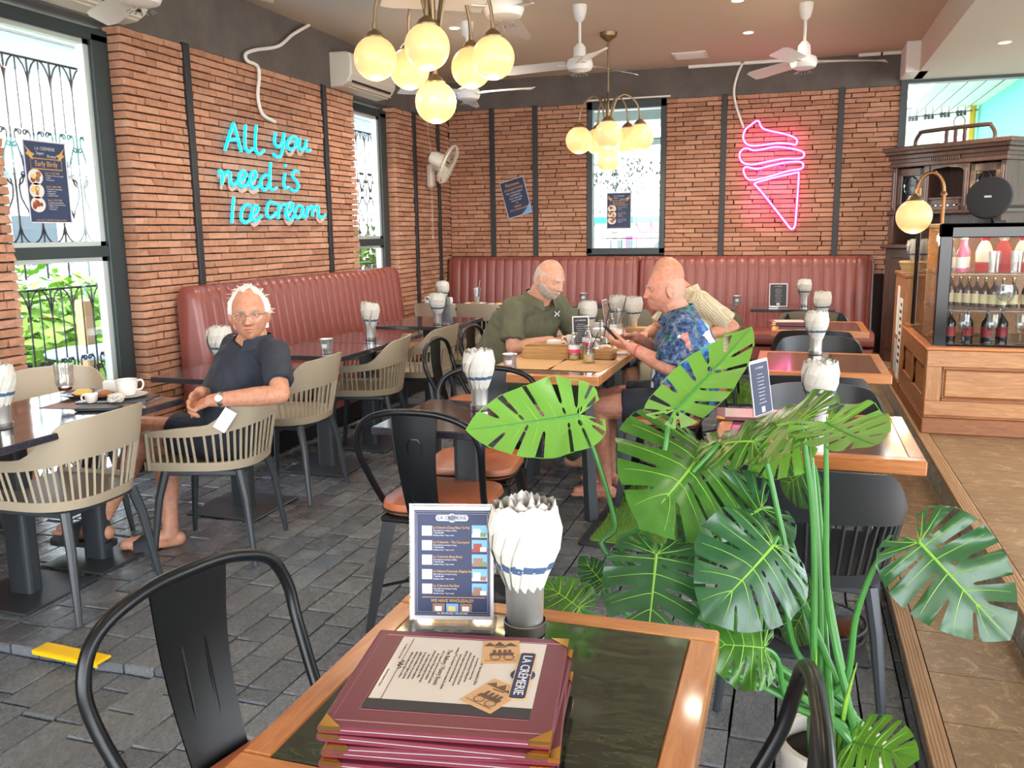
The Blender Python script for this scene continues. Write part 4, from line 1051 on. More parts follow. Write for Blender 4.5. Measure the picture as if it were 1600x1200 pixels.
ns = tag(empty('neon_sign', (XL, 5.85, 1.9)), 'glowing blue handwritten neon sign reading All you need is Ice cream', 'neon sign')
for st in NEON_BLUE:
    pts = spline([(.045, y - 5.85, z - 1.9) for y, z in st], 5)
    a = MB().tube(pts, .0115, 7).build('neon_tube', 'led_cyan', ns)
    MB().tube([(p.x + .009, p.y, p.z) for p in pts], .0045, 5).build('bright_core', 'led_cyan_core', a)
for i in (6, 7, 8, 10, 11, 12, 13, 21, 25, 28, 30):  # flat peach strips, offset sideways and down behind some strokes
    MB().tube(spline([(.008, y - 5.85 + .035, z - 1.9 - .03) for y, z in NEON_BLUE[i]], 4), .016, 5, flat=.3).build('peach_strip', 'neon_peach', ns)
d = bpy.data.lights.new('blue_glow', 'AREA'); d.energy = 7; d.color = (.05, .55, 1); d.shape = 'RECTANGLE'; d.size = .7; d.size_y = 1.2
o = bpy.data.objects.new('blue_glow', d); COL.objects.link(o); o.parent = ns; o.location = (.10, 0, 0); o.rotation_euler = (0, -pi / 2, 0)
ps_ = tag(empty('neon_sign', (-.25, YB, 1.98)), 'glowing pink neon sign shaped as a soft ice cream cone', 'neon sign')
for st in NEON_PINK:
    pts = spline([(x + .25, -.04, z - 1.98) for x, z in st], 4, closed=True)
    a = MB().tube(pts, .0125, 7, closed=True).build('neon_tube', 'led_pink', ps_)
    MB().tube([(p.x, p.y - .010, p.z) for p in pts], .0055, 5, closed=True).build('bright_core', 'led_pink_core', a)
for pts in (((.0, -.02, .05), (.04, -.02, .10), (.08, -.02, .06), (.13, -.02, .12)), ((-.16, -.02, .0), (-.12, -.02, .05), (-.1, -.02, .03))):
    MB().tube(spline(pts, 5), .003, 4).build('wire', 'led_pink', ps_)
d = bpy.data.lights.new('pink_glow', 'AREA'); d.energy = 3.5; d.color = (1, .08, .52); d.shape = 'RECTANGLE'; d.size = .5; d.size_y = .9
o = bpy.data.objects.new('pink_glow', d); COL.objects.link(o); o.parent = ps_; o.location = (0, -.10, 0); o.rotation_euler = (pi / 2, 0, 0)

def cable(pts, r, label, m_='white_plastic', clips=()):
    t = tag(MB().tube(spline(pts, 6), r, 8).build('conduit', m_), label, 'cable')
    return t
cable([(XL + .03, 6.45, 3.09)] + [(XL + .03, y, z) for y, z in ((6.2, 2.97), (5.99, 2.846), (5.69, 2.764), (5.565, 2.715), (5.575, 2.67), (5.695, 2.655), (5.712, 2.58), (5.681, 2.444), (5.724, 2.324), (5.887, 2.285))], .013, 'white flexible conduit running from the ceiling to the blue sign')
cable([(x, YB - .03, z) for x, z in ((-.58, 3.09), (-.627, 2.991), (-.66, 2.839), (-.636, 2.682), (-.554, 2.458))], .012, 'white flexible conduit running down to the pink cone sign')
for i, (x0, x1, l) in enumerate(((-1.12, -.60, 'white surface batten on the ceiling edge, left of the pink sign cable'), (-.57, -.15, 'white surface batten on the ceiling edge, right of the pink sign cable'), (.50, .70, 'short white batten on the ceiling edge by the corner box'), (.72, .88, 'white batten touching the white corner box'))):
    tag(MB().cbox(x0, YB - .06, 3.07, x1, YB - .02, 3.099, .003).build('cable_trunking', 'white_plastic'), l, 'trunking')
tag(MB().cbox(-2.20, YB - .02, 2.81, -1.30, YB + .006, 2.826, .003).build('cable_trunking', 'white_plastic'), 'thin white strip along the top of the rear window', 'trunking')
v_ = tag(empty('ceiling_vent', (-1.04, 8.85, ZC)), 'white square access vent in the brown ceiling', 'vent')
MB().cbox(-.16, -.16, -.012, .16, .16, .0, .004).build('frame', 'white_plastic', v_)
for i in range(7): MB().cbox(-.135, -.13 + i * .039, -.016, .135, -.105 + i * .039, -.010, .002).build('slat', 'white_plastic', v_)

def downlight(x, y, z, label, power=24, vis=True):
    t = tag(empty('downlight', (x, y, z)), label, 'ceiling light', 'recessed downlights')
    MB().lathe([(.052, -.0005), (.05, -.006), (.042, -.007), (.040, -.001)], 20).build('trim_ring', 'white_plastic', t)
    MB().lathe([(0, -.004), (.040, -.004)], 16).build('lens', 'downlight', t)
    d = bpy.data.lights.new('downlight_beam', 'SPOT'); d.energy = power; d.color = (1, .90, .76); d.spot_size = R(150); d.spot_blend = 1; d.shadow_soft_size = .05
    o = bpy.data.objects.new('downlight_beam', d); COL.objects.link(o); o.parent = t; o.location = (0, 0, -.03)
for x, y, z, l in ((-2.73, 6.99, ZC, 'glowing recessed downlight behind the front globes'), (-.46, 8.05, ZC, 'glowing recessed downlight between the two ceiling fans'),
                   (-.48, 6.93, ZC, 'glowing recessed downlight cut by the top of the frame'), (1.455, 7.81, 2.83, 'glowing recessed downlight in the lower cream ceiling')):
    downlight(x, y, z, l, 110)
for k_, (x, y, z) in enumerate(((-2.6, 4.9, ZC), (-.5, 5.2, ZC), (-.5, 3.2, ZC), (-2.7, 2.6, ZC), (-.5, 1.1, ZC), (-2.6, .8, ZC), (2.2, 5.2, 2.83), (1.6, 3.4, 2.83), (1.6, 1.2, 2.83))):  # added lamps out of view, there to brighten the room
    downlight(x, y, z, 'added unseen downlight above the frame, over %s' % ('the red bench tables', 'the diners', 'the dark stone table', 'the man in navy', 'the plant', 'the aisle at left', 'the service counter', 'the slate walkway', 'the near steps')[k_], (75, 32, 32, 32, 12, 25, 55, 28, 22)[k_])

# posters
def poster_early(T, w, h, label, full=True):
    t = tag(empty('paper_poster'), label, 'poster'); t.matrix_world = T        # local x right, y up, z towards the viewer
    MB().box(-w / 2, -h / 2, -.002, w / 2, h / 2, 0).build('sheet', 'navy_poster', t)
    for a in (((-w / 2, -h / 2), (-w / 2 + .008, h / 2)), ((w / 2 - .008, -h / 2), (w / 2, h / 2)), ((-w / 2, h / 2 - .008), (w / 2, h / 2)), ((-w / 2, -h / 2), (w / 2, -h / 2 + .006))):
        MB().box(*a[0], 0, *a[1], .0008).build('white_margin', 'print_white', t)
    u = h
    P_ = lambda x, y: T_id @ M.Translation((x * w, y * h, .001))
    T_id = M()
    text('LA CRÈMERIE', u * .058, P_(0, .40), 'print_grey', t, xs=.9)
    text('Super', u * .05, P_(-.12, .345), 'print_white', t); text('Promo', u * .05, P_(.14, .315), 'print_white', t)
    MB().tube([tuple(P_(x, y).translation) for x, y in ((-.36, .28), (.36, .28), (.36, .155), (-.36, .155))], .003, 4, closed=True).build('title_box', 'print_gold', t)
    text('Early Birdy', u * .092, P_(0, .218), 'print_gold', t, xs=.86)
    for s in (-1, 1):
        MB().prism([(s * w * a, h * b) for a, b in ((.24, .33), (.33, .35), (.46, .43), (.40, .36), (.45, .33), (.38, .30), (.30, .26), (.30, .31))], 0, .001).build('bird', 'print_gold', t)
    for i in range(3):
        y = .055 - i * .165
        ph = MB().lathe([(0, .001), (w * .17, .001)], 20, T=M.Translation((-w * .28, h * y, 0)) @ M.Diagonal((1, .85, 1, 1))).build('food_photo', 'photo_white', t)
        for k in range(6): MB().lathe([(0, .0015), (w * rnd.uniform(.03, .06), .0015)], 9, T=M.Translation((-w * .28 + w * rnd.uniform(-.1, .1), h * y + h * rnd.uniform(-.035, .04), .0002 * k))).build('food', rnd.choice(['photo_food', 'photo_red', 'food_egg', 'photo_brown']), ph)
        text('Set %d: %s THB' % (i + 1, ('125', '180', '199')[i]), u * .036, P_(-.05, y + .055), 'print_gold', t, align='LEFT')
        for k, l in enumerate((['1 Croissant or Pain au chocolat', '1 Coffee', '1 Orange juice'], ['1 Croissant or Chocolatine', '1 Coffee or Tea', '1 Orange juice', '1 Small cup of fruit'], ['1 Croissant or Chocolatine', '1 Baguette with ham & cheese', '1 Coffee or Tea', '1 Orange juice'])[i]): text(l, u * .022, P_(-.05, y + .025 - k * .026), 'print_white', t, align='LEFT')
    text('From 7:00 to 10:00 AM - Monday to Friday', u * .026, P_(0, -.465), 'print_gold', t)
    return t
TWL = M(((0, 0, 1, XL - .128), (1, 0, 0, 3.86), (0, 1, 0, 1.75), (0, 0, 0, 1)))
poster_early(TWL, .29, .44, 'navy breakfast promo poster stuck on the left window')
TWB = M(((1, 0, 0, -1.84), (0, 0, -1, YB + .022), (0, 1, 0, 1.66), (0, 0, 0, 1)))
poster_early(TWB, .27, .385, 'navy breakfast promo poster stuck on the rear window')
TWP = M(((1, 0, 0, -3.00), (0, 0, -1, YB - .012), (0, 1, 0, 1.825), (0, 0, 0, 1))) @ rotz(R(15))
t = tag(empty('paper_poster'), 'dark poster hanging tilted on the back brick wall', 'poster'); t.matrix_world = TWP
MB().box(-.145, -.205, -.004, .145, .205, 0).build('sheet', 'print_grey', t)
MB().box(-.137, -.197, 0, .137, .197, .001).build('printed_face', 'navy_print', t)
for s, sz, y, m_ in (('Reviews', .05, .15, 'print_gold'), ('SUGGESTIONS', .034, .10, 'print_gold'), ('FOR YOUR SAFETY', .024, .06, 'print_white'), ('COMMENTS', .024, .03, 'print_white'), ('YOU CAN ASK', .024, 0, 'print_white'), ('OUR STAFF', .024, -.03, 'print_white'), ('TO', .02, -.06, 'print_white'), ('SPEAK', .03, -.095, 'print_gold'), ('TO A MANAGER', .028, -.13, 'print_gold')):
    text(s, sz, M.Translation((0, y, .0015)), m_, t)
MB().prism([(.137, -.197), (.02, -.197), (.06, -.17), (.09, -.15), (.11, -.12), (.137, -.10)], .001, .002).build('blue_splash', 'photo_sky', t)

# ================================================================= PEOPLE
def skin_mat(name, a, b, c):
    m = mat(name, b, .5, spec=.4)
    n = noise_t(m, coords(m, (14, 14, 14)), 3, 5, .65)
    setc(m, ramp(m, n, [(.25, a), (.5, b), (.8, c)])); bump(m, noise_t(m, coords(m, (90, 90, 90)), 3, 3), .08, .002)
skin_mat('skin_tan', 'a96f54', 'bf876b', 'cd987c'); skin_mat('skin_ruddy', 'ad6d58', 'c2856f', 'cf9683'); skin_mat('skin_pale', 'aa7862', 'be8d74', 'cb9c85')
def cloth_mat(name, a, b, sc=7, rough=.85):
    m = mat(name, b, rough)
    setc(m, ramp(m, noise_t(m, coords(m, (sc, sc, sc)), 2, 4), [(.3, a), (.7, b)])); bump(m, noise_t(m, coords(m, (220, 220, 220)), 2, 2), .15, .001)
    return m
cloth_mat('cloth_navy', '20252f', '2b313d'); cloth_mat('cloth_navy_short', '1a1e28', '232836'); cloth_mat('cloth_olive', '4a4a36', '5b5a44'); cloth_mat('cloth_green_dark', '34402f', '41503b'); cloth_mat('cloth_khaki', '8d8268', 'a3977c')
m = mat('cloth_beige', 'b3a488', .9)
v = coords(m, (110, 110, 110)); ck = nd(m, 'ShaderNodeTexChecker'); ck.inputs['Scale'].default_value = 1.0; lk(m, v, ck.inputs[0]); ck.inputs[1].default_value = lin('a5946f'); ck.inputs[2].default_value = lin('cfc3aa'); setc(m, ck.outputs[0])
m = mat('cloth_flowered', '2a4d86', .8)
v = coords(m, (1, 1, 1)); n1 = nd(m, 'ShaderNodeTexNoise'); n1.inputs['Scale'].default_value = 9; n1.inputs['Detail'].default_value = 5; lk(m, v, n1.inputs['Vector'])
vm = nd(m, 'ShaderNodeVectorMath', operation='MULTIPLY_ADD'); lk(m, n1.outputs['Color'], vm.inputs[0]); vm.inputs[1].default_value = (.16, .16, .16); lk(m, v, vm.inputs[2])
vo = nd(m, 'ShaderNodeTexVoronoi'); vo.inputs['Scale'].default_value = 12.5; lk(m, vm.outputs[0], vo.inputs['Vector'])
sp_ = nd(m, 'ShaderNodeSeparateColor'); lk(m, vo.outputs['Color'], sp_.inputs[0])
r1 = ramp(m, sp_.outputs[0], [(0, '121c33'), (.22, '1f4f96'), (.36, '16243f'), (.55, '3574bd'), (.64, 'dfe2dc'), (.76, '1f4f28'), (.88, '2a3c58'), (.93, 'c06a38'), (.96, '8cc5a6')])
m.node_tree.nodes[-1].color_ramp.interpolation = 'CONSTANT'
r2 = ramp(m, noise_t(m, v, 28, 4, .7), [(.42, '0e1626'), (.5, '4d8fd6'), (.62, 'e4e9ee')])
setc(m, mixc(m, .2, r1, r2))
mat('hair_white', 'd9d4ca', .7); mat('hair_grey', 'b3a396', .8); m = mat('beard_grey', 'a0978d', .9); setc(m, ramp(m, noise_t(m, coords(m, (60, 60, 60)), 3, 3), [(.35, '8a7f76'), (.65, 'b9b0a6')])); mat('stubble', 'b5917c', .8); mat('eye_white', 'bdb2aa', .3); mat('iris', '54708c', .2); mat('lip', 'b06a5e', .5); mat('brow', 'a79c8e', .8); mat('nail', 'dcb09c', .4)

def ss(a, b, x): x = max(0, min(1, (x - a) / (b - a))); return x * x * (3 - 2 * x)
G_ = lambda x, s: math.exp(-(x / s) ** 2)
def head_pt(az, pol, o):
    """az from the face (+y) towards +x, pol from the crown; o: options"""
    x, y, z = sin(pol) * sin(az), sin(pol) * cos(az), cos(pol)
    w, d, h = o.get('w', .076), o.get('d', .098), .119
    px = w * x * (1 - .20 * ss(.15, .95, -z)) * (1 + .04 * ss(0, .6, z)); py = d * y; pz = h * z
    if y < 0: py *= 1 - .42 * ss(.25, 1, -z)
    else: py *= 1 - .03 * ss(.3, .9, z) + .05 * ss(.5, 1, -z)
    if y > 0:
        X, Z = px, pz; f = ss(0, .35, y)
        n = 0
        ln = (.030 - Z) / .062                                  # bridge to tip
        n += o.get('nose', 1) * G_(X, .0125 + .004 * max(0, min(1, ln))) * ((.006 + .022 * max(0, min(1, ln)) ** 1.25) * ss(.04, .022, Z) * ss(-.043, -.033, Z))
        n += .010 * (G_(X - .0135, .008) + G_(X + .0135, .008)) * G_(Z + .031, .010)
        n -= .0135 * (G_(X - .032, .017) + G_(X + .032, .017)) * G_(Z - .003, .0125)
        n += .0055 * G_(abs(X) - .028, .024) * G_(Z - .024, .009)
        n += .007 * G_(abs(X) - .046, .018) * G_(Z + .026, .018)
        n += .0065 * G_(X, .022) * (G_(Z + .057, .0055) + G_(Z + .070, .006)) - .0055 * G_(X, .027) * G_(Z + .0635, .0028)
        n += (.006 + .010 * o.get('jaw', .4)) * G_(X, .036) * G_(Z + .066, .026) + (.013 + .012 * o.get('jaw', .4)) * G_(X, .026) * G_(Z + .098, .018)
        n -= .004 * G_(abs(X) - .034, .007) * G_(Z + .052, .020)
        py += n * f
    j = o.get('jowl', 0)
    px *= 1 + j * .16 * G_(pz + .075, .035)
    return V((px, py, pz))
def frame(fwd, up=(0, 0, 1), tilt=0):
    f = V(fwd).normalized(); u = V(up); r = f.cross(u).normalized(); u = r.cross(f)
    return M(((r.x, f.x, u.x, 0), (r.y, f.y, u.y, 0), (r.z, f.z, u.z, 0), (0, 0, 0, 1))) @ M.Rotation(tilt, 4, 'Y')
def capsule(mb, a, b, ra, rb, n=14):
    a, b = V(a), V(b); d = (b - a).normalized(); pts = []; rr = []
    for k in range(4): t = k / 4 * pi / 2; pts.append(a - d * ra * cos(t)); rr.append(max(ra * sin(t), .0006))
    for k in range(5): pts.append(a.lerp(b, k / 4)); rr.append(ra + (rb - ra) * k / 4)
    for k in range(1, 5): t = k / 4 * pi / 2; pts.append(b + d * rb * sin(t)); rr.append(max(rb * cos(t), .0006))
    mb.tube(pts, rr, n); return mb
def limb(mb, pts, rr, n=14, flatcap=False):
    """tapered limb through joints"""
    P_ = spline(pts, 5); k = len(pts) - 1; R_ = []
    for i in range(len(P_)):
        t = i / 5; j = min(int(t), k - 1); R_.append(rr[j] + (rr[j + 1] - rr[j]) * (t - j))
    mb.tube(P_, R_, n)
    if not flatcap: mb.ball(P_[0], R_[0], 12).ball(P_[-1], R_[-1], 12)
    return mb
def remesh(mb, voxel, smooth=2, name='t', fold=0, fs=9, seed=0):
    me = bpy.data.meshes.new('t'); me.from_pydata(mb.v, [], mb.f)
    bm = bmesh.new(); bm.from_mesh(me); bmesh.ops.recalc_face_normals(bm, faces=bm.faces); bm.to_mesh(me); bm.free()
    ob = bpy.data.objects.new('t', me); COL.objects.link(ob)
    r_ = ob.modifiers.new('r', 'REMESH'); r_.mode = 'VOXEL'; r_.voxel_size = voxel; r_.use_smooth_shade = True
    s_ = ob.modifiers.new('s', 'SMOOTH'); s_.iterations = smooth; s_.factor = .5
    bpy.context.view_layer.update()
    out = dens(ob)
    bpy.data.objects.remove(ob); bpy.data.meshes.remove(me)
    if fold:
        nrm = [v_.normal.copy() for v_ in out.vertices]
        for v_, n_ in zip(out.vertices, nrm):
            p = V((v_.co.x, v_.co.y, v_.co.z * .75)) * fs + V((seed, seed, 0))
            a = 1 - abs(noise.noise(p + V((noise.noise(p * .7) * 1.2,) * 3))) * 2.2
            v_.co += n_ * fold * (a + .5 * noise.noise(p * 2.3))
    out.polygons.foreach_set('use_smooth', [True] * len(out.polygons))
    return out
def hand(mb, wrist, d, n, side, curl=.5, spread=.1, s=1.0, thumb=.6, nails=None):
    """wrist point, d finger direction, n palm normal (side the fingers close to), side +1: thumb on d x n"""
    d = V(d).normalized(); n = (V(n) - d * V(n).dot(d)).normalized(); t = d.cross(n) * side
    w = V(wrist)
    for k in range(4):
        off = (.0285 - .019 * k) * s
        capsule(mb, w + t * off * .6 + d * .008, w + d * (.083 - .004 * abs(k - 1)) * s + t * off, .0145 * s, .0115 * s, 8)
    for k, ln in enumerate((.070, .078, .072, .056)):
        off = (.0285 - .019 * k) * s; p = w + d * (.083 - .004 * abs(k - 1)) * s + t * off
        dir_ = (d + t * spread * (1.5 - k) * .35).normalized(); a = 0; r0 = (.0088 - .0006 * (k == 3)) * s
        for q, f in enumerate((.45, .32, .23)):
            a += curl * (.75, 1.0, .6)[q]
            dd = dir_ * cos(a) + n * sin(a)
            p2 = p + dd * ln * f * s
            capsule(mb, p, p2, r0, r0 * .93, 8); p = p2; r0 *= .93
        if nails is not None: nails.ball(p + dd * .002 - n.lerp(dd, .0) * .006 * cos(a), .0052 * s, 8)
    p = w + d * .022 * s + t * .024 * s; dd = (t * .75 + d * .65 + n * .25).normalized()
    for q, f in enumerate((.042, .032, .026)):
        p2 = p + dd * f * s; capsule(mb, p, p2, (.0135, .0105, .0095)[q] * s, (.0108, .0096, .0082)[q] * s, 8); p = p2
        dd = (dd + d * .45 * thumb + n * .35 * thumb).normalized()
def torso_rings(P, infl=0, top=True):
    """P: dict pelvis, chest, neck (points), fwd vectors fp, fc; belly depth; returns ring list (centre, right, fwd, rx, ry_front, ry_back)"""
    out = []
    for t, rx, yf, yb in P['sections']:
        a = P['pelvis'].lerp(P['chest'], t) if t <= 1 else P['chest'].lerp(P['neck'], t - 1)
        if t <= 1: a = a + P['bow'] * sin(pi * t) * .03
        f = P['fp'].lerp(P['fc'], min(1, max(0, t))).normalized(); ax = (P['chest'] - P['pelvis']).normalized() if t < 1 else ((P['chest'] - P['pelvis']).normalized() * .4 + (P['neck'] - P['chest']).normalized() * .6).normalized()
        r_ = f.cross(ax).normalized(); f = ax.cross(r_)
        out.append((a, r_, f, rx + infl, yf + infl, yb + infl))
    return out
def loft(mb, rings, n=28):
    vs = []; fs = []
    for a, r_, f, rx, yf, yb in rings:
        for j in range(n):
            t = 2 * pi * j / n; c, s = cos(t), sin(t)
            e = .82
            x = math.copysign(abs(c) ** e, c) * rx; y = math.copysign(abs(s) ** e, s) * (yf if s > 0 else yb)
            vs.append(a + r_ * x + f * y)
    for i in range(len(rings) - 1): fs += [(i * n + j, i * n + (j + 1) % n, (i + 1) * n + (j + 1) % n, (i + 1) * n + j) for j in range(n)]
    fs += [tuple(range(n))[::-1], tuple(range((len(rings) - 1) * n, len(rings) * n))]
    return mb.add(vs, fs, smooth=True)
def patch(name, H, o, cond, off, material, parent, n=(60, 46), jit=0, seed=0):
    """a piece of the head's surface raised by off(az, pol): hair, beard, lips"""
    q = random.Random(seed); mb = MB(); na, npol = n; P_ = {}; ok = {}
    for i in range(na):
        for j in range(npol + 1):
            az = -pi + 2 * pi * i / na; pol = .02 + (pi - .04) * j / npol
            p = head_pt(az, pol, o); e = off(az, pol, p) if callable(off) else off
            ok[i, j] = cond(az, pol, p)
            nrm = V((p.x / .076 ** 2, p.y / .098 ** 2, p.z / .119 ** 2)).normalized()
            P_[i, j] = p + nrm * ((e + q.uniform(-jit, jit)) if ok[i, j] else -.004)
    idx = {k_: m_ for m_, k_ in enumerate(P_)}
    fs = []
    for i in range(na):
        i2 = (i + 1) % na
        for j in range(npol):
            c = [(i, j), (i2, j), (i2, j + 1), (i, j + 1)]
            if sum(ok[k_] for k_ in c) >= 1: fs.append(tuple(idx[k_] for k_ in c))
    mb.add([H @ p for p in P_.values()], fs, smooth=True)
    ob = mb.build(name, material, parent); return ob
def ear(mb, H, side, o):
    w = o.get('w', .076)
    T = H @ M.Translation((side * (w * .97), -.008, -.008)) @ rotz(side * R(-22)) @ M.Rotation(R(-10), 4, 'X')
    mb.ball((0, 0, 0), 1, 14, T=T @ M.Diagonal((.007, .019, .031, 1)))
    mb.tube([tuple(T @ V((side * .006, .019 * cos(a), .031 * sin(a)))) for a in [R(x) for x in range(-60, 215, 18)]], .0052, 8)
    mb.ball(tuple(T @ V((0, .008, -.028))), .008, 10)
def face(parent, H, o, brow_m='brow', iris='iris', look=(0, 0)):
    for s in (-1, 1):
        ysurf = head_pt(math.atan2(.032, .085), pi / 2 - .03, o).y
        c = V((s * .0315, ysurf - .0065, .0035))
        e = MB().ball(tuple(H @ c), .0125, 14).build('eye', 'eye_white', parent)
        g = (V((look[0], 1, look[1]))).normalized()
        MB().ball(tuple(H @ (c + g * .0088)), .0056, 12).build('iris', iris, e)
        skin = o['skin']
        for zz, dz, rr in ((.0085 if look[1] > -.2 else .0050, .0035, .0042), (-.0075, -.002, .0036)):
            MB().tube(spline([tuple(H @ V((s * (.0315 + x), ysurf + .0028 - abs(x) * .28, .0035 + zz + z_))) for x, z_ in ((-.016, -dz * 1.8), (-.008, 0), (.002, dz * .3), (.010, -dz * .2), (.018, -dz * 1.8))], 4), rr, 6).build('eyelid', skin, e)
        pts = []
        for x in (.012, .022, .034, .046, .054):
            p = head_pt(math.atan2(s * x, .088), pi / 2 - math.asin(min(1, .025 / .119)) - (.02 if x > .02 else 0), o); pts.append(tuple(H @ (p + V((0, .001, 0)))))
        MB().tube(spline(pts, 4), .0034, 6, flat=.6).build('eyebrow', brow_m, parent)
    patch('lips', H, o, lambda az, pol, p: p.y > .05 and abs(p.x) < .023 and -.0745 < p.z < -.052 and abs(p.z + .0635) < .011 * (1 - (p.x / .026) ** 2), .0006, 'lip', parent, (150, 120))

def person(label, J, o):
    K_ = o.get('slim', 1)
    """J: joints in world space; o: look"""
    root = tag(empty('person', (J['pelvis'][0], J['pelvis'][1], 0)), label, 'person')
    off = V((-J['pelvis'][0], -J['pelvis'][1], 0))
    J = {k_: (V(v_) + off if len(v_) == 3 and not k_.startswith('d_') else V(v_)) for k_, v_ in J.items()}
    sec = o['sections']
    P = dict(pelvis=J['pelvis'], chest=J['chest'], neck=J['neck'], fp=J['d_fp'], fc=J['d_fc'], bow=J.get('d_bow', V((0, 0, 0))), sections=sec)
    B = MB(); loft(B, torso_rings(P))
    H = M.Translation(J['head']) @ frame(J['d_face'], tilt=o.get('tilt', 0))
    n_, m_ = 64, 56
    vs = [H @ head_pt(0, 0, o)] + [H @ head_pt(-pi + 2 * pi * i / n_, pi * j / m_, o) for j in range(1, m_) for i in range(n_)] + [H @ head_pt(0, pi, o)]
    fs = [(0, 1 + i, 1 + (i + 1) % n_) for i in range(n_)] + [(1 + j * n_ + i, 1 + (j + 1) * n_ + i, 1 + (j + 1) * n_ + (i + 1) % n_, 1 + j * n_ + (i + 1) % n_) for j in range(m_ - 2) for i in range(n_)]
    last = len(vs) - 1; fs += [(last, 1 + (m_ - 2) * n_ + (i + 1) % n_, 1 + (m_ - 2) * n_ + i) for i in range(n_)]
    B.add(vs, fs)
    for s in (-1, 1): ear(B, H, s, o)
    nb = J['neck'] - V((0, 0, .03)); capsule(B, nb, H @ V((0, -.018, -.055)), .066 * o.get('neckw', 1), .060 * o.get('neckw', 1))
    for s in 'LR':
        capsule(B, J['neck'] - V((0, 0, .055)), J['sh' + s], .058, .058)
        limb(B, [J['sh' + s], J['sh' + s].lerp(J['el' + s], .5), J['el' + s]], [.058 * K_, .050 * K_, .041])
        mid = J['el' + s].lerp(J['wr' + s], .35)
        limb(B, [J['el' + s], mid, J['wr' + s]], [.041, .043, .027])
        hand(B, J['wr' + s], J['d_h' + s], J['d_n' + s], (1 if s == 'R' else -1) * o.get('thumb' + s, 1), o.get('curl' + s, .5), .12, 1.0, o.get('tb' + s, .6))
        limb(B, [J['hip' + s], J['hip' + s].lerp(J['kn' + s], .5), J['kn' + s]], [.088, .078, .060])
        if 'an' + s in J:
            kn, an = J['kn' + s], J['an' + s]
            back = J.get('d_calf' + s, V((0, 0, 0)))
            limb(B, [kn, kn.lerp(an, .33) + back * .02, kn.lerp(an, .7) + back * .008, an], [.057, .056, .042, .034])
            if 'toe' + s in J:
                toe = J['toe' + s]; hd = (toe - an); fl = V((hd.x, hd.y, 0)).normalized(); upv = V((0, 0, 1)); sd = fl.cross(upv) * (1 if s == 'R' else -1)
                z0 = J['z' + s].z if 'z' + s in J else 0
                heel = V((an.x, an.y, toe.z)) - fl * .035
                limb(B, [an, V((an.x, an.y, toe.z + .03)) + fl * .01, toe + V((0, 0, .012))], [.034, .036, .026])
                B.ball(heel + V((0, 0, .012)), .032, 12); capsule(B, heel + V((0, 0, .004)), toe - fl * .05 + V((0, 0, .002)), .028, .036, 12)
                for q in range(5):
                    bpt = toe - fl * (.012 + .010 * q) + sd * (-.030 + .0165 * q) * -1
                    capsule(B, bpt - fl * .02, bpt + fl * (.035 - .004 * q), .0125 if q == 0 else .0088, .0105 if q == 0 else .0078, 8)
    body = remesh(B, o.get('voxel', .0045), 2); body.materials.clear(); body.materials.append(MATS[o['skin']])
    link('body', body, root)
    face(root, H, o, o.get('brow', 'brow'), look=o.get('look', (0, 0)))
    # shirt with open sleeves
    S = MB()
    rr = torso_rings(dict(P, sections=[x for x in sec if o.get('hem0', -1) <= x[0] <= 1.62]), o.get('ease', .018)); loft(S, rr)
    for s in 'LR':
        capsule(S, J['neck'] - V((0, 0, .070)), J['sh' + s], .062, .074 * K_)
        sl = J['sh' + s].lerp(J['el' + s], o.get('sleeve', .72))
        ax = (J['el' + s] - J['sh' + s]).normalized()
        S.tube([J['sh' + s] - ax * .03, J['sh' + s], J['sh' + s].lerp(sl, .5), sl], [.058 * K_, .073 * K_, .071 * K_, .073 * K_], 18)
    sh = remesh(S, .006, 3, fold=o.get('fold', .005), fs=o.get('ffs', 10), seed=o.get('seed', 0)); sh.materials.clear(); sh.materials.append(MATS[o['shirt']])
    so = link('shirt', sh, root)
    if o.get('collar'):
        fc = J['d_fc'].normalized(); nk = J['neck'] + V((0, 0, -.012)); r_ = fc.cross(V((0, 0, 1))).normalized()
        def col(u, v):
            a = -.86 * pi + 1.72 * pi * u                       # open at the front; u runs round the nape
            rad = .080 + .024 * v + .012 * (abs(2 * u - 1) ** 3) ; c = -cos(a); s_ = sin(a)
            return nk + r_ * s_ * rad * 1.02 + fc * (c * rad * .98 * -1) * -1 + V((0, 0, .034 - .050 * v - .05 * (abs(2 * u - 1) ** 2.2)))
        MB().grid(col, 30, 5).grid(lambda u, v: col(u, v) - V((0, 0, .004)), 30, 5).build('collar', o.get('collar_m', o['shirt']), so)
        # neck opening placket: bare skin V
        c0 = J['neck'] + fc * .062 - V((0, 0, .055))
    if o.get('buttons'):
        a, r_, f, rx, yf, yb = torso_rings(dict(P, sections=[x for x in sec if .55 <= x[0] <= 1.3]), o.get('ease', .018))[-1]
    # shorts or trousers
    Q = MB(); q0 = torso_rings(dict(P, sections=[x for x in sec if x[0] <= .34]), .012)
    loft(Q, q0)
    for s in 'LR':
        e = J['hip' + s].lerp(J['kn' + s], o.get('hem' + s, o.get('hem', .75)))
        Q.ball(J['hip' + s], .098, 14); Q.tube([J['hip' + s], J['hip' + s].lerp(e, .5), e], [.100, .096, .092], 18)
        if o.get('trousers') and 'an' + s in J:
            limb(Q, [J['hip' + s].lerp(J['kn' + s], .5), J['kn' + s], J['kn' + s].lerp(J['an' + s], .5), J['kn' + s].lerp(J['an' + s], .95)], [.09, .078, .072, .062])
    sh2 = remesh(Q, .007, 3, fold=.004, fs=9, seed=3); sh2.materials.clear(); sh2.materials.append(MATS[o['pants']])
    link('trousers' if o.get('trousers') else 'shorts', sh2, root)
    return root, H, J, off, so

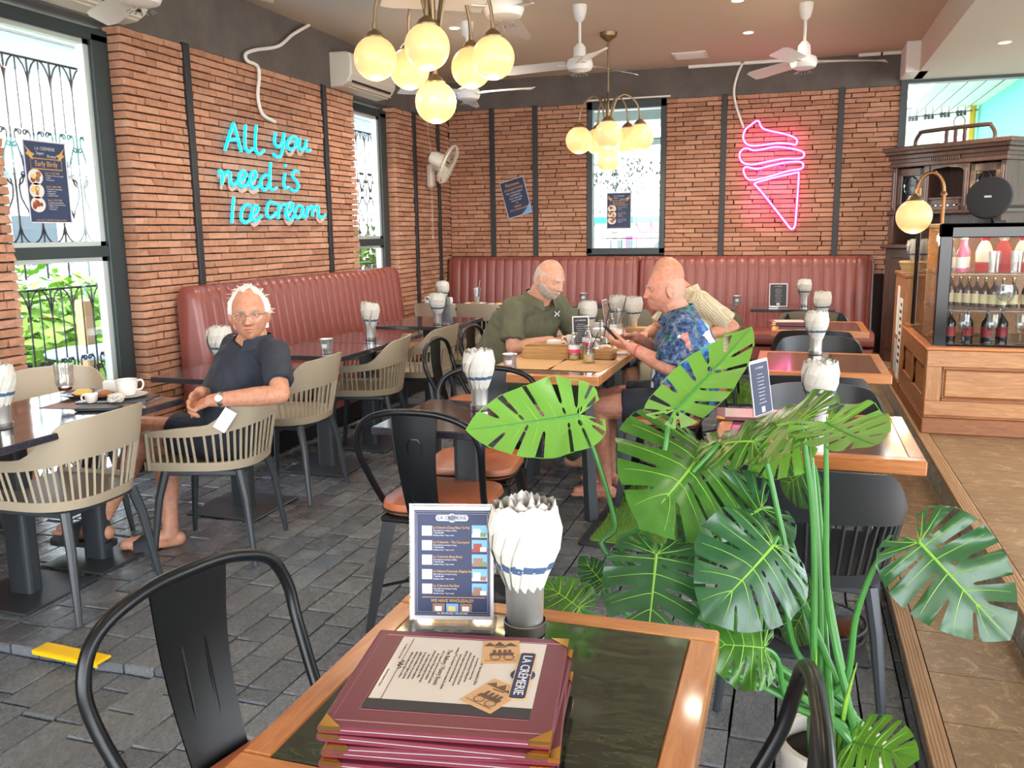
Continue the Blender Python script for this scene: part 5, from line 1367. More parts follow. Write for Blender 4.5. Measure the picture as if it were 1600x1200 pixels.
# --- man in navy, turned to the camera with crossed legs
J1 = dict(pelvis=(-2.475, 3.315, 0.555), chest=(-2.355, 3.355, 0.888), neck=(-2.315, 3.35, 1.003), head=(-2.31, 3.32, 1.103),
          d_fp=(-.80, -.60, .1), d_fc=(-.375, -.92, .20), d_face=(.50, -.86, -.02), d_bow=(.1, .4, 0),
          shL=(-2.172, 3.295, 0.933), shR=(-2.452, 3.405, 0.943), elL=(-2.055, 3.135, 0.783), elR=(-2.525, 3.30, 0.708), wrL=(-2.345, 3.055, 0.758), wrR=(-2.455, 3.13, 0.775),
          d_hL=(-.85, .12, -.30), d_nL=(0, .5, -.9), d_hR=(-.1, -.75, -.62), d_nR=(.8, -.3, -.5),
          hipL=(-2.45, 3.235, .54), hipR=(-2.53, 3.40, .54), knL=(-2.845, 3.19, .575), knR=(-2.84, 3.30, .50), anL=(-2.965, 3.02, .165), anR=(-2.755, 3.225, .085),
          toeL=(-3.17, 3.0, .115), toeR=(-2.91, 3.10, .028), d_calfL=(.8, .2, -.2), d_calfR=(.9, .2, 0))
SEC1 = [(-.22, .13, .10, .11), (-.08, .165, .13, .13), (.12, .165, .145, .120), (.35, .158, .155, .105), (.6, .152, .140, .105), (.85, .152, .120, .105), (1.05, .142, .102, .095), (1.3, .11, .085, .08), (1.6, .085, .070, .072), (1.95, .062, .058, .060)]
o1 = dict(hem0=-.1, slim=.84, ease=.014, skin='skin_tan', shirt='cloth_navy', pants='cloth_navy_short', sections=SEC1, hem=.62, hemL=.58, hemR=.6, collar=True, fold=.006, curlL=.35, curlR=.75, w=.077, jowl=.5, nose=1.15, voxel=.004, look=(.05, 0), ffs=9, tilt=R(2))
r1_, H, J, off, so = person('person in navy polo shirt and dark shorts, white hair and glasses, looking at the camera', J1, o1)
nz = lambda az, pol: noise.noise(V((az * 5, pol * 5, 1)))
patch('hair', H, o1, lambda az, pol, p: (p.y < .030 + .03 * noise.noise(V((p.x * 40, 0, 0))) and p.z > .05) or (abs(az) > 1.22 and -.022 - .045 * (abs(az) > 2) < p.z < .085 and not (abs(az) < 1.8 and p.z < .002)), lambda az, pol, p: .009 + .006 * nz(az, pol) + .006 * (p.z < .06), 'hair_white', r1_, (90, 60), .0016)
tu = MB(); q = random.Random(4)
for k_ in range(70):
    az = q.uniform(-2.6, 2.6); pol = q.uniform(.1, 1.0); 
    if abs(az) > 1.1: pol = q.uniform(.5, 1.6)
    p = head_pt(az, pol, o1)
    if p.y > .03: continue
    nrm = V((p.x * 1.3, p.y - .05, p.z)).normalized()
    tu.tube([tuple(H @ (p + nrm * .004)), tuple(H @ (p + nrm * .014 + V((q.uniform(-.012, .012), -.006, .002)))), tuple(H @ (p + nrm * .021 + V((q.uniform(-.02, .02), -.014, -.002))))], [.0028, .0022, .0006], 4)
tu.build('hair_tuft', 'hair_white', r1_)
# glasses
gy = head_pt(0, pi / 2 - .05, o1).y + .006
gm = mat('glasses_wire', 'b0a890', .3, .9)
g = None
for s in (-1, 1):
    lens = [tuple(H @ V((s * .033 + .0245 * cos(a), gy - .016 * (cos(a) * s > .6) * cos(a) * s, -.002 + .018 * sin(a) * (1 if sin(a) > 0 else 1.1)))) for a in [2 * pi * k_ / 24 for k_ in range(24)]]
    if g is None: g = MB().tube([tuple(H @ V((x, gy + .002, .004 - abs(x) * .1))) for x in (-.009, 0, .009)], .0016, 5).build('glasses', 'glasses_wire', r1_)
    MB().tube(lens, .0013, 4, closed=True).build('rim', 'glasses_wire', g)
    MB().add(lens, [tuple(range(24))]).build('lens', 'clear_acrylic', g)
    MB().tube([tuple(H @ V((s * .057, gy - .012, .006))), tuple(H @ V((s * .074, gy - .04, .006))), tuple(H @ V((s * .079, -.005, .006)))], .0014, 4).build('temple', 'glasses_wire', g)
# watch, sandals
wp = J['wrL'].lerp(J['elL'], .16); ax = (J['elL'] - J['wrL']).normalized()
Tw = M.Translation(wp) @ ax.to_track_quat('Z', 'Y').to_matrix().to_4x4()
wt = MB().lathe([(.033, -.010), (.035, -.006), (.035, .006), (.033, .010)], 20, T=Tw).build('watch_strap', 'steel_soft', r1_)
nw = (V((.55, -.80, .35)) - ax * V((.55, -.80, .35)).dot(ax)).normalized()
Td = M.Translation(wp + nw * .034) @ nw.to_track_quat('Z', 'Y').to_matrix().to_4x4()
MB().lathe([(0, .007), (.015, .007), (.018, .004), (.018, -.004)], 18, T=Td).build('watch_case', 'steel', wt)
MB().lathe([(0, .0075), (.0135, .0075)], 16, T=Td).build('watch_face', 'print_white', wt)
for s in 'LR':
    an, toe = J['an' + s], J['toe' + s]; fl = V((toe.x - an.x, toe.y - an.y, 0)).normalized(); sd = fl.cross(V((0, 0, 1)))
    c = V((an.x, an.y, 0)) - fl * .06; z0 = toe.z - .034
    B_ = M(((fl.x, sd.x, 0, c.x), (fl.y, sd.y, 0, c.y), (0, 0, 1, z0), (0, 0, 0, 1)))
    Lf = (V((toe.x, toe.y, 0)) - c).length + .055
    out = [(x * Lf, y) for x, y in ((0, -.02), (.02, -.036), (.25, -.040), (.55, -.044), (.8, -.052), (.95, -.040), (1.0, -.012), (1.0, .015), (.94, .040), (.78, .050), (.5, .038), (.25, .038), (.02, .034), (0, .018))]
    sl = MB().prism(out, -.022, .004, T=B_).build('sandal', 'rubber', r1_)
    MB().grid(lambda u, v: tuple(B_ @ V((Lf * (.42 + .30 * v), (u - .5) * .125, .004 + .098 * (1 - .35 * v) * max(0, 1 - (abs(2 * u - 1)) ** 2.6)))), 13, 5).build('strap', 'rubber', sl)

# --- heavy man in the olive polo, looking down
J2 = dict(pelvis=(-1.77, 5.22, 0.560), chest=(-1.575, 5.215, 0.928), neck=(-1.50, 5.17, 1.068), head=(-1.42, 5.115, 1.165),
          d_fp=(.97, -.15, 0.100), d_fc=(.84, -.48, -0.120), d_face=(.86, -.40, -0.360), d_bow=(-.6, .2, 0.000),
          shL=(-1.445, 5.385, 0.983), shR=(-1.625, 5.03, 0.983), elL=(-1.285, 5.40, 0.759), elR=(-1.60, 4.935, 0.759), wrL=(-1.255, 5.19, 0.805), wrR=(-1.385, 5.035, 0.800),
          d_hL=(-.35, -.75, -0.200), d_nL=(-.3, .1, -0.900), d_hR=(.78, .45, -0.120), d_nR=(.1, .2, -0.950),
          hipL=(-1.73, 5.33, 0.540), hipR=(-1.70, 5.10, 0.540), knL=(-1.29, 5.34, 0.550), knR=(-1.27, 5.03, 0.550), anL=(-1.25, 5.36, 0.100), anR=(-1.24, 5.02, 0.100), toeL=(-1.10, 5.36, 0.050), toeR=(-1.09, 5.02, 0.050))
SEC2 = [(-.22, .15, .12, .13), (-.08, .20, .17, .16), (.12, .215, .205, .16), (.35, .215, .225, .145), (.6, .215, .205, .14), (.85, .215, .165, .135), (1.05, .20, .13, .12), (1.3, .15, .10, .095), (1.6, .095, .078, .08), (1.95, .068, .064, .066)]
o2 = dict(skin='skin_pale', shirt='cloth_olive', pants='cloth_green_dark', sections=SEC2, hem=.95, trousers=True, collar=True, fold=.006, curlL=.75, curlR=.8, w=.081, jowl=1.0, neckw=1.15, sleeve=.80, voxel=.005, look=(0, -.35))
r2_, H, J, off, so = person('person in olive green polo shirt with grey beard, looking down at the table', J2, o2)
patch('beard', H, o2, lambda az, pol, p: abs(az) < 1.5 and p.z + .006 * noise.noise(p * 60) < -.046 + .034 * ss(.7, 1.4, abs(az)) and not (abs(p.x) < .021 and -.073 < p.z < -.056), lambda az, pol, p: .004 + .003 * noise.noise(p * 120), 'beard_grey', r2_, (110, 80), .0012)
patch('hair', H, o2, lambda az, pol, p: abs(az) > 1.35 + .25 * noise.noise(p * 30) and -.06 < p.z < .06 + .02 * noise.noise(p * 25) and not (abs(az) < 1.8 and p.z < .02), .0016, 'hair_grey', r2_, (90, 60), .0006)
tgt = MB()
fc = J['d_fc'].normalized(); rr_ = fc.cross(V((0, 0, 1))).normalized(); up_ = rr_.cross(fc)
lg = J['chest'] + fc * .155 - rr_ * .085 + up_ * .035
for s in (-1, 1): tgt.tube(spline([tuple(lg - rr_ * .0 + rr_ * s * x + up_ * z) for x, z in ((.020, .016 * 1), (.008, .004), (.008, -.004), (.020, -.016))], 4), .0035, 5).tube([tuple(lg + rr_ * s * .008 + up_ * z + fc * .001) for z in (-.003, .003)], .003, 4)
tgt.tube([tuple(lg - rr_ * .01), tuple(lg + rr_ * .01)], .003, 4).build('chest_emblem', 'print_white', so)

# --- man in the flowered shirt, in profile, phone in hand
J3 = dict(pelvis=(-.53, 4.62, 0.555), chest=(-.545, 4.61, 0.915), neck=(-.575, 4.595, 1.045), head=(-.635, 4.575, 1.145),
          d_fp=(-.97, -.18, 0.050), d_fc=(-.97, -.20, 0.000), d_face=(-.96, -.27, -0.100), d_bow=(.9, 0, 0.000),
          shL=(-.535, 4.425, 0.970), shR=(-.575, 4.795, 0.980), elL=(-.60, 4.405, 0.758), elR=(-.70, 4.84, 0.763), wrL=(-.795, 4.43, 0.855), wrR=(-.805, 4.64, 0.885),
          d_hL=(-.86, .22, 0.120), d_nL=(.15, .55, 0.750), d_hR=(-.80, -.40, 0.000), d_nR=(-.1, -.5, -0.800),
          hipL=(-.545, 4.51, 0.540), hipR=(-.565, 4.73, 0.540), knL=(-.965, 4.45, 0.525), knR=(-.985, 4.70, 0.530), anL=(-.93, 4.47, 0.090), anR=(-.95, 4.72, 0.090), toeL=(-1.08, 4.45, 0.040), toeR=(-1.10, 4.71, 0.040))
SEC3 = [(-.22, .14, .11, .12), (-.08, .185, .15, .145), (.12, .19, .175, .14), (.35, .19, .18, .13), (.6, .193, .165, .13), (.85, .198, .14, .13), (1.05, .19, .118, .115), (1.3, .14, .092, .092), (1.6, .088, .073, .076), (1.95, .064, .060, .062)]
o3 = dict(skin='skin_ruddy', shirt='cloth_flowered', pants='cloth_navy_short', sections=SEC3, hem=.70, collar=True, fold=.006, curlL=.35, curlR=.45, tbL=.2, tbR=.2, w=.078, jowl=.8, nose=.95, jaw=1.0, neckw=1.12, sleeve=.86, voxel=.0045)
r3_, H, J, off, so = person('person in blue flowered shirt and dark shorts, bald, holding a phone', J3, o3)
patch('hair', H, o3, lambda az, pol, p: abs(az) > 1.45 + .3 * noise.noise(p * 30) and -.06 < p.z < .055 + .025 * noise.noise(p * 25) and not (abs(az) < 1.8 and p.z < .02), .0010, 'stubble', r3_, (90, 60), .0004)
wp = J['wrL'].lerp(J['elL'], .18); ax = (J['elL'] - J['wrL']).normalized()
MB().tube([tuple(M.Translation(wp) @ ax.to_track_quat('Z', 'Y').to_matrix().to_4x4() @ V((.0325 * cos(a), .0325 * sin(a), .004 * sin(2 * a)))) for a in [2 * pi * k_ / 20 for k_ in range(20)]], .003, 5, closed=True).build('red_bracelet', 'red_label', r3_)
pf = V(J3['wrL']) + V((-.095, .065, .045))
ph = tag(empty('phone', pf), 'dark phone held by the person in the flowered shirt', 'phone')
Tp = V((.62, .35, .70)).to_track_quat('Z', 'Y').to_matrix().to_4x4()
MB().cbox(-.036, -.076, -.004, .036, .076, .004, .003, T=Tp).build('case', 'black_plastic', ph)
MB().box(-.033, -.072, .0041, .033, .072, .0046, T=Tp).build('screen', 'black_gloss', ph)

# --- man in the beige shirt behind him
J4 = dict(pelvis=(-.50, 5.62, 0.555), chest=(-.58, 5.60, 0.935), neck=(-.655, 5.575, 1.080), head=(-.755, 5.54, 1.165),
          d_fp=(-.97, -.05, 0.050), d_fc=(-.93, -.12, -0.150), d_face=(-.95, .08, -0.250), d_bow=(.9, 0, 0.000),
          shL=(-.555, 5.42, 1.010), shR=(-.69, 5.78, 1.000), elL=(-.345, 5.44, 0.855), elR=(-.86, 5.70, 0.800), wrL=(-.56, 5.30, 0.800), wrR=(-.885, 5.49, 0.800),
          d_hL=(-.9, -.1, -0.200), d_nL=(0, .2, -0.900), d_hR=(-.5, -.6, -0.100), d_nR=(0, 0, -1.000),
          hipL=(-.53, 5.51, 0.540), hipR=(-.56, 5.72, 0.540), knL=(-.96, 5.38, 0.540), knR=(-.98, 5.72, 0.540), anL=(-.95, 5.40, 0.090), anR=(-.96, 5.73, 0.090), toeL=(-1.1, 5.38, 0.040), toeR=(-1.12, 5.72, 0.040))
o4 = dict(skin='skin_tan', shirt='cloth_beige', pants='cloth_khaki', sections=SEC2, hem=.9, collar=True, fold=.005, curlL=.6, curlR=.6, w=.078, jowl=.4, sleeve=.84, voxel=.0055)
r4_, H, J, off, so = person('person in beige textured shirt, mostly hidden behind the flowered shirt', J4, o4)

tag(MB().cbox(-.028, -.002, -.05, .028, .002, .05, .001).build('paper_slip', 'print_white', T=M.Translation((-2.285, 3.06, .675)) @ rotz(R(35)) @ M.Rotation(R(35), 4, 'Y')), 'white slip held below the clasped hands of the man in navy', 'paper')

# ================================================================= POTTED MONSTERA
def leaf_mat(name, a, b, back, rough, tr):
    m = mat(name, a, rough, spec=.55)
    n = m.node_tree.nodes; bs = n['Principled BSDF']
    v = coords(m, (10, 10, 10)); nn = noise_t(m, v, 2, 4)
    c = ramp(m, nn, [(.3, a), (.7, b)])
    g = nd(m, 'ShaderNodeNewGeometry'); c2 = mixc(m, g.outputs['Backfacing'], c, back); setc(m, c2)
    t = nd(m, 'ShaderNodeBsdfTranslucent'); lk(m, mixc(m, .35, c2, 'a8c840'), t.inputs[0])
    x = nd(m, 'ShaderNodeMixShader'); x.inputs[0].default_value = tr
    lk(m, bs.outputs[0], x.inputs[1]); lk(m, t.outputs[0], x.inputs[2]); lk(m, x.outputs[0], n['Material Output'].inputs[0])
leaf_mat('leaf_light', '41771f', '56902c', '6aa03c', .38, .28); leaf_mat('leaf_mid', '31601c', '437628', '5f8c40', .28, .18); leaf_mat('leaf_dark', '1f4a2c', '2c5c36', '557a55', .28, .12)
mat('stem_green', '3f7d35', .4); mat('rib_green', '7fae3c', .45)
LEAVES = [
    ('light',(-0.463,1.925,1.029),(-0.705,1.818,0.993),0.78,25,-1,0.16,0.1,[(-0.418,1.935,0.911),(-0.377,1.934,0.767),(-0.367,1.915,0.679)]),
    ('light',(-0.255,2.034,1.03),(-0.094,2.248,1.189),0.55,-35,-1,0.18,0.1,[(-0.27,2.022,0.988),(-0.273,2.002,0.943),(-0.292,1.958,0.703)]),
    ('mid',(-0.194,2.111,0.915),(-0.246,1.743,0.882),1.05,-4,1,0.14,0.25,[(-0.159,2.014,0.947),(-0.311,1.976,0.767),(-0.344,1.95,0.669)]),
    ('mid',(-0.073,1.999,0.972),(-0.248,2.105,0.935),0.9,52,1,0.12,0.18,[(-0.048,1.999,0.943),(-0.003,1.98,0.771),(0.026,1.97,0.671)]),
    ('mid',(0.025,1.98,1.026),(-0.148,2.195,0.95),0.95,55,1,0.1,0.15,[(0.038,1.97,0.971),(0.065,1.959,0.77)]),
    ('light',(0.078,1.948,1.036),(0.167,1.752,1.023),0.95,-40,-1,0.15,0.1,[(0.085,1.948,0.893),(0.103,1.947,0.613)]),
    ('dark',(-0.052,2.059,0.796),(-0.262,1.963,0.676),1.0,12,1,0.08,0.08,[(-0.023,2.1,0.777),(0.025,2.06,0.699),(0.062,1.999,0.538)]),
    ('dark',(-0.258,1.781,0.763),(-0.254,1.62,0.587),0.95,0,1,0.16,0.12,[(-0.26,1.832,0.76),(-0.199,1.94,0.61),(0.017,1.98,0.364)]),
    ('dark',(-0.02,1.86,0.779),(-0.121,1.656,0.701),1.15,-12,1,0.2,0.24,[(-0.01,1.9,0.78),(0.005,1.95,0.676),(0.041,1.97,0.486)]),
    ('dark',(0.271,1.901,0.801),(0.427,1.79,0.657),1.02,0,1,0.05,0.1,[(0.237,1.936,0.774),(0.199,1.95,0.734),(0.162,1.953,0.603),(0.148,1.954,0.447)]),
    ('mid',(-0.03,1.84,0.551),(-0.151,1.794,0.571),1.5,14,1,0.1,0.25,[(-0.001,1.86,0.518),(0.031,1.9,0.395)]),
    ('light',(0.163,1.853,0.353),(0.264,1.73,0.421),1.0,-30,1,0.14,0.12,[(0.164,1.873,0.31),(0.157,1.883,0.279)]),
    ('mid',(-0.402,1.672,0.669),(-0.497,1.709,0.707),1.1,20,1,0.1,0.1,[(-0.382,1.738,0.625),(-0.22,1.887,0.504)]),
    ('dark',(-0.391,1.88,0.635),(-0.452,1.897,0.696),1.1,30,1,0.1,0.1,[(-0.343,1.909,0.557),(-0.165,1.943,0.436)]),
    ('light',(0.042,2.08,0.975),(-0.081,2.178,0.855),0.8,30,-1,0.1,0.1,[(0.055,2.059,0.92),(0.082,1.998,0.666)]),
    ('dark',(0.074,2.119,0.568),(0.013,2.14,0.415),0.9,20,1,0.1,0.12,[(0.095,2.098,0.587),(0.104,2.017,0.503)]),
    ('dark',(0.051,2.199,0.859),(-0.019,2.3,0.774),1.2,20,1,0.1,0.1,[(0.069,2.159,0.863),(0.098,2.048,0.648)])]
RIM = [(.012, .0), (.05, -.09), (.15, -.185), (.28, -.18), (.40, -.07), (.47, .12), (.475, .32), (.42, .53), (.31, .73), (.16, .90), (0, 1.0)]
def leaf_outline(q, wr):
    rim = spline(RIM, 8)
    n = len(rim)
    half = []; slits = []; ribs = []; holes = []
    cuts = [.20, .31, .42, .53, .64, .75, .86]
    ci = {int(c * n) + q.randint(-1, 1): k for k, c in enumerate(cuts)}
    for i, p in enumerate(rim):
        P_ = V((p.x * wr, p.y))
        if i in ci:
            k = ci[i]; m0 = V((.0, max(.02, p.y * .55 - .10 + .04 * k)))
            f = q.uniform(.20, .42) if k > 1 else q.uniform(.42, .55); w = q.uniform(.014, .038)
            d = (P_ - m0).normalized(); nrm = V((-d.y, d.x))
            I_ = m0 + (P_ - m0) * f
            half += [P_ - nrm * -w, I_ + d * .025 + nrm * .013, I_, I_ + d * .025 - nrm * .013, P_ - nrm * w]
            if q.random() < .75 and 0 < k < 6: hc = m0 + (P_ - m0) * q.uniform(.17, .24); holes.append((hc, d, q.uniform(.025, .042), q.uniform(.011, .019)))
        elif not any(abs(i - c) <= 1 for c in ci): half.append(P_)
    cs = sorted(ci)
    for a, b in zip([2] + cs, cs + [n - 2]):
        p = rim[(a + b) // 2]; ribs.append((V((0, max(0, p.y * .55 - .08 + .03 * len(ribs)))), V((p.x * wr * .9, p.y * .96))))
    return half, holes, ribs
def make_leaf(q, wr, fold, droop):
    pts = []; edges = []; ribs = []
    loops = []
    for sg in (1, -1):
        h, holes, rb = leaf_outline(q, wr)
        loops.append([V((p.x * sg, p.y)) for p in h])
        for c, d, a, b in holes:
            nrm = V((-d.y, d.x))
            lp = [c + d * a * cos(t) + nrm * b * sin(t) for t in [2 * pi * k / 10 for k in range(10)]]
            loops.append([V((p.x * sg, p.y)) for p in lp])
        ribs += [(V((a.x * sg, a.y)), V((b.x * sg, b.y))) for a, b in rb]
    outer = loops[0] + [p for p in [l for l in loops if len(l) > 12][1]][::-1]
    polys = [outer] + [l for l in loops if len(l) == 10]
    for l in polys:
        o = len(pts); pts += l; edges += [(o + i, o + (i + 1) % len(l)) for i in range(len(l))]
    gx = -.5 * wr
    while gx < .5 * wr:
        gy = -.2
        while gy < 1: pts.append(V((gx + q.uniform(-.008, .008), gy + q.uniform(-.008, .008)))); gy += .055
        gx += .055
    for k in range(20): pts.append(V((0, .02 + .93 * k / 19)))
    vs, es, fs, *_ = delaunay_2d_cdt([V((p.x, p.y)) for p in pts], edges, [], 0, 1e-5)
    def inside(x, y):
        r_ = False
        for l in polys:
            j = len(l) - 1
            for i in range(len(l)):
                if (l[i].y > y) != (l[j].y > y) and x < (l[j].x - l[i].x) * (y - l[i].y) / (l[j].y - l[i].y + 1e-12) + l[i].x: r_ = not r_
                j = i
        return r_
    F = [f for f in fs if inside(sum(vs[i].x for i in f) / 3, sum(vs[i].y for i in f) / 3)]
    sd_ = q.uniform(0, 50); ph = q.uniform(0, 6); rip = q.uniform(.015, .03)
    def z(x, y):
        a = abs(x)
        return -fold * a * (.35 + a * 1.3) - droop * max(0, y) ** 2 * .8 + rip * a * 2 * sin(13 * y - 9 * a + ph) + .012 * (1 - G_(a, .03)) + .55 * a * a * noise.noise(V((sd_ + (3 if x > 0 else 0), y * 4.5 - a * 1.5, 0))) - (.10 * max(0, -y) * 2)
    used = sorted({i for f in F for i in f}); mp = {i: k for k, i in enumerate(used)}
    mb = MB().add([(vs[i].x, vs[i].y, z(vs[i].x, vs[i].y)) for i in used], [tuple(mp[i] for i in f) for f in F], smooth=True)
    return mb, z, ribs
plant = tag(empty('potted_monstera', (.125, 1.94, 0)), 'potted monstera with broad split leaves in a cream pot', 'plant')
PO = V((-.125, -1.94, 0))
pot = MB().lathe([(0, .0), (.085, 0), (.09, .01), (.112, .27), (.118, .275), (.120, .30), (.106, .30), (.102, .27)], 30).build('pot', 'pot_white', plant)
MB().lathe([(.104, .26), (.05, .268), (0, .27)], 20).build('soil', 'soil', plant)
q = random.Random(11); WC = EYE + PO
for k, (m_, b, t, wr, roll, side, fold, droop, st) in enumerate(LEAVES):
    b, t = V(b) + PO, V(t) + PO
    L = (t - b).length; y = (t - b).normalized()
    view = (WC - (b + t) / 2).normalized(); x = y.cross(view).normalized(); zz = x.cross(y)
    B_ = M(((x.x, y.x, zz.x, b.x), (x.y, y.y, zz.y, b.y), (x.z, y.z, zz.z, b.z), (0, 0, 0, 1))) @ M.Rotation(R(roll), 4, 'Y') @ M.Diagonal((L, L, L * side, 1))
    mb, zf, ribs = make_leaf(q, wr, fold, droop)
    mb.v = [tuple(B_ @ V(p)) for p in mb.v]
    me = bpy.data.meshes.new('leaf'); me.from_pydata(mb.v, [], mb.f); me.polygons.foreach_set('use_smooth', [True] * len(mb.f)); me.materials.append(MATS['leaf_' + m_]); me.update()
    if side > 0 and me.polygons and (sum((p.normal * p.area for p in me.polygons), V()).dot(view) < 0): me.flip_normals()
    if side < 0 and (sum((p.normal * p.area for p in me.polygons), V()).dot(view) > 0): me.flip_normals()
    lf = link('leaf', me, plant)
    mb = MB().tube([tuple(B_ @ V((0, v_ / 12 * .97, zf(0, v_ / 12) + .002))) for v_ in range(13)], [.0038 * L / .25 * (1 - .8 * v_ / 12) for v_ in range(13)], 6)
    mb.build('midrib', 'rib_green' if m_ != 'light' else 'stem_green', lf)
    mb = MB()
    for a, c in ribs:
        cc = V((c.x * .55, a.y + (c.y - a.y) * .42))
        mb.tube([tuple(B_ @ V((*p, zf(*p) + .0018))) for p in [((1 - s) ** 2 * a + 2 * s * (1 - s) * cc + s * s * c).to_2d()[:] for s in [u / 7 for u in range(8)]]], [.0013 * (1 - .7 * u / 7) for u in range(8)], 4)
    mb.build('vein', 'rib_green', lf)
    an = 2.4 * k; foot = V((.045 * cos(an), .045 * sin(an), .262))
    pts = [tuple(b)] + [tuple(V(p) + PO) for p in st] + [tuple(foot + V((0, 0, .10))), tuple(foot)]
    sp_ = spline(pts, 6); n_ = len(sp_)
    MB().tube(sp_, [.0045 + .0055 * i / n_ for i in range(n_)], 8).build('stem', 'stem_green', plant)
for k in range(3):                                             # rolled new shoots
    a = 1.3 + 2 * k
    MB().tube([(.02 * cos(a), .02 * sin(a), .26), (.04 * cos(a), .04 * sin(a), .42), (.05 * cos(a + .3), .06 * sin(a), .52)], [.006, .005, .001], 6).build('shoot', 'rib_green', plant)

# ================================================================= TABLEWARE AND SMALL THINGS
TT = .7515
m = mat('napkin_band', '3f5878', .8)
def steel_tumbler(label, loc, s=1.0, lab=True, group='steel tumblers'):
    t = tag(empty('steel_tumbler', loc), label, 'cup', group)
    MB().lathe([(0, 0), (.030 * s, 0), (.031 * s, .003), (.039 * s, .086 * s), (.0405 * s, .088 * s), (.0385 * s, .088 * s), (.029 * s, .006), (0, .006)], 24).build('cup', 'steel', t)
    MB().lathe([(.0325 * s, .018 * s), (.0335 * s, .026 * s)], 24).lathe([(.0385 * s, .073 * s), (.0395 * s, .079 * s)], 24).build('band_line', 'steel_soft', t)
    if lab: MB().lathe([(.0355 * s, .040 * s), (.0375 * s, .062 * s)], 10, T=M.Diagonal((1.02, 1.02, 1, 1))).build('sticker', 'print_white', t) if False else MB().grid(lambda u, v: ((.0352 + .0022 * v) * s * 1.03 * cos(-1.9 + u * .9), (.0352 + .0022 * v) * s * 1.03 * sin(-1.9 + u * .9), (.036 + .024 * v) * s), 7, 3).build('sticker', 'print_white', t)
    return t
def napkin_holder(label, loc, rz=0, n=(15, 12, 9, 5), hs=1.0, tilt=0, letters=False, group='napkin bunches in steel cups', base=True):
    t = tag(empty('napkin_holder', loc, rz), label, 'napkin holder', group)
    h = .10
    if base: MB().lathe([(0, 0), (.036, 0), (.037, .004), (.0385, .022), (.0365, .023), (.0345, .008), (0, .008)], 28).build('saucer_ring', 'steel_soft', t)
    MB().lathe([(0, .005), (.0315, .005), (.032, .01), (.0345, h), (.0355, h + .003), (.0335, h + .003), (.031, .02)], 28).build('cup', 'steel', t)
    qq = random.Random(int(loc[0] * 1000) % 97)
    for ring, k_ in enumerate(n):
        for i in range(k_):
            a = 2 * pi * (i + .5 * ring) / k_ + qq.uniform(-.05, .05)
            r0, r1 = (.031 - .008 * ring), (.064 - .015 * ring) * qq.uniform(.94, 1.05)
            zt_ = (.240 + .003 * ring) * hs + qq.uniform(-.005, .006)
            wv = .030 - .004 * ring; sw = .62
            def pt(u, v):                                      # u across (-1..1), v up
                bulge = sin(v * pi * .70); r_ = r0 + (r1 - r0) * bulge ** 1.2
                ang = a + sw * v + u * (.36 + .20 * v) / (1 + ring * .1)
                z = .085 + (zt_ - .085 - .017 * abs(u) ** 1.2 * v) * v
                r_ += .0035 * u
                return (r_ * cos(ang), r_ * sin(ang), z)
            us = (-1, -.5, 0, .5, 1)
            mb = MB()
            rows = [[pt(u, v) for u in us] for v in (0, .25, .5, .75, 1)]
            vs = [p for r_ in rows for p in r_]; vs += [(x * .965, y * .965, z) for x, y, z in vs]
            fs = [(r_ * 5 + c, r_ * 5 + c + 1, r_ * 5 + c + 6, r_ * 5 + c + 5) for r_ in range(4) for c in range(4)]
            fs += [tuple(25 + x for x in f[::-1]) for f in fs]
            mb.add(vs, fs)
            if ring == 0:
                bv = []
                for v in (.26, .345):
                    for u in us: x, y, z = pt(u, v); bv.append((x * 1.012, y * 1.012, z))
                mb.mat(1).add(bv, [(c, c + 1, c + 6, c + 5) for c in range(4)])
            nk = mb.build('napkin', ['napkin', 'napkin_band'], t)
            if ring == 0 and letters and i < 14:
                x, y, z = pt(0, .30); ang = math.atan2(y, x)
                T = M(((-sin(ang), 0, cos(ang), x * 1.02), (cos(ang), 0, sin(ang), y * 1.02), (0, 1, 0, z), (0, 0, 0, 1)))
                text('LALALA CREMERIE'[i % 15] if 'LALALA CREMERIE'[i % 15] != ' ' else 'A', .013, T, 'print_white', nk)
    if tilt: t.rotation_euler = (R(tilt), 0, rz)
    return t
nh0 = napkin_holder('large white napkin bunch in a steel cup on the nearest table', (-.429, 1.375, TT), R(200), letters=True)
nh1 = napkin_holder('white napkin bunch in a steel cup on the dark stone table', (-1.175, 3.19, TT), R(40), n=(13, 9, 6))
for x, y, z, rz, l in ((-2.79, 2.42, TT, 60, 'napkin bunch in steel cup cut by the left edge of the frame'), (-2.79, 3.74, TT, 20, 'napkin bunch in steel cup at the shoulder of the man in navy'),
                       (-2.60, 6.16, TT, 130, 'napkin bunch in steel cup before the menu stand at the narrow window'), (-3.20, 7.72, TT, 200, 'napkin bunch in steel cup in the brick corner'),
                       (-1.29, 5.60, TT, 0, 'napkin bunch in steel cup beside the hands of the man in green'), (-1.19, 6.12, TT, 60, 'napkin bunch in steel cup at the far end of the diners, left and taller'), (-1.06, 6.02, TT, 90, 'napkin bunch in steel cup beside the face of the man in the flowered shirt'),
                       (.09, 8.30, TT, 10, 'napkin bunch in steel cup on the back table, farthest right'), (.20, 6.70, TT, 70, 'napkin bunch in steel cup on the right table with folders'), (.13, 5.10, TT, 30, 'napkin bunch in steel cup on the pink-lit table'), (.10, 3.18, TT, 100, 'napkin bunch in steel cup on the brown stone table above the plant'),
                       (.86, 7.22, 1.112, 0, 'napkin bunch standing in the wicker basket, left'), (.945, 7.24, 1.112, 80, 'napkin bunch standing in the wicker basket, right')):
    copy_tree(nh1, (x, y, z), R(rz), l)
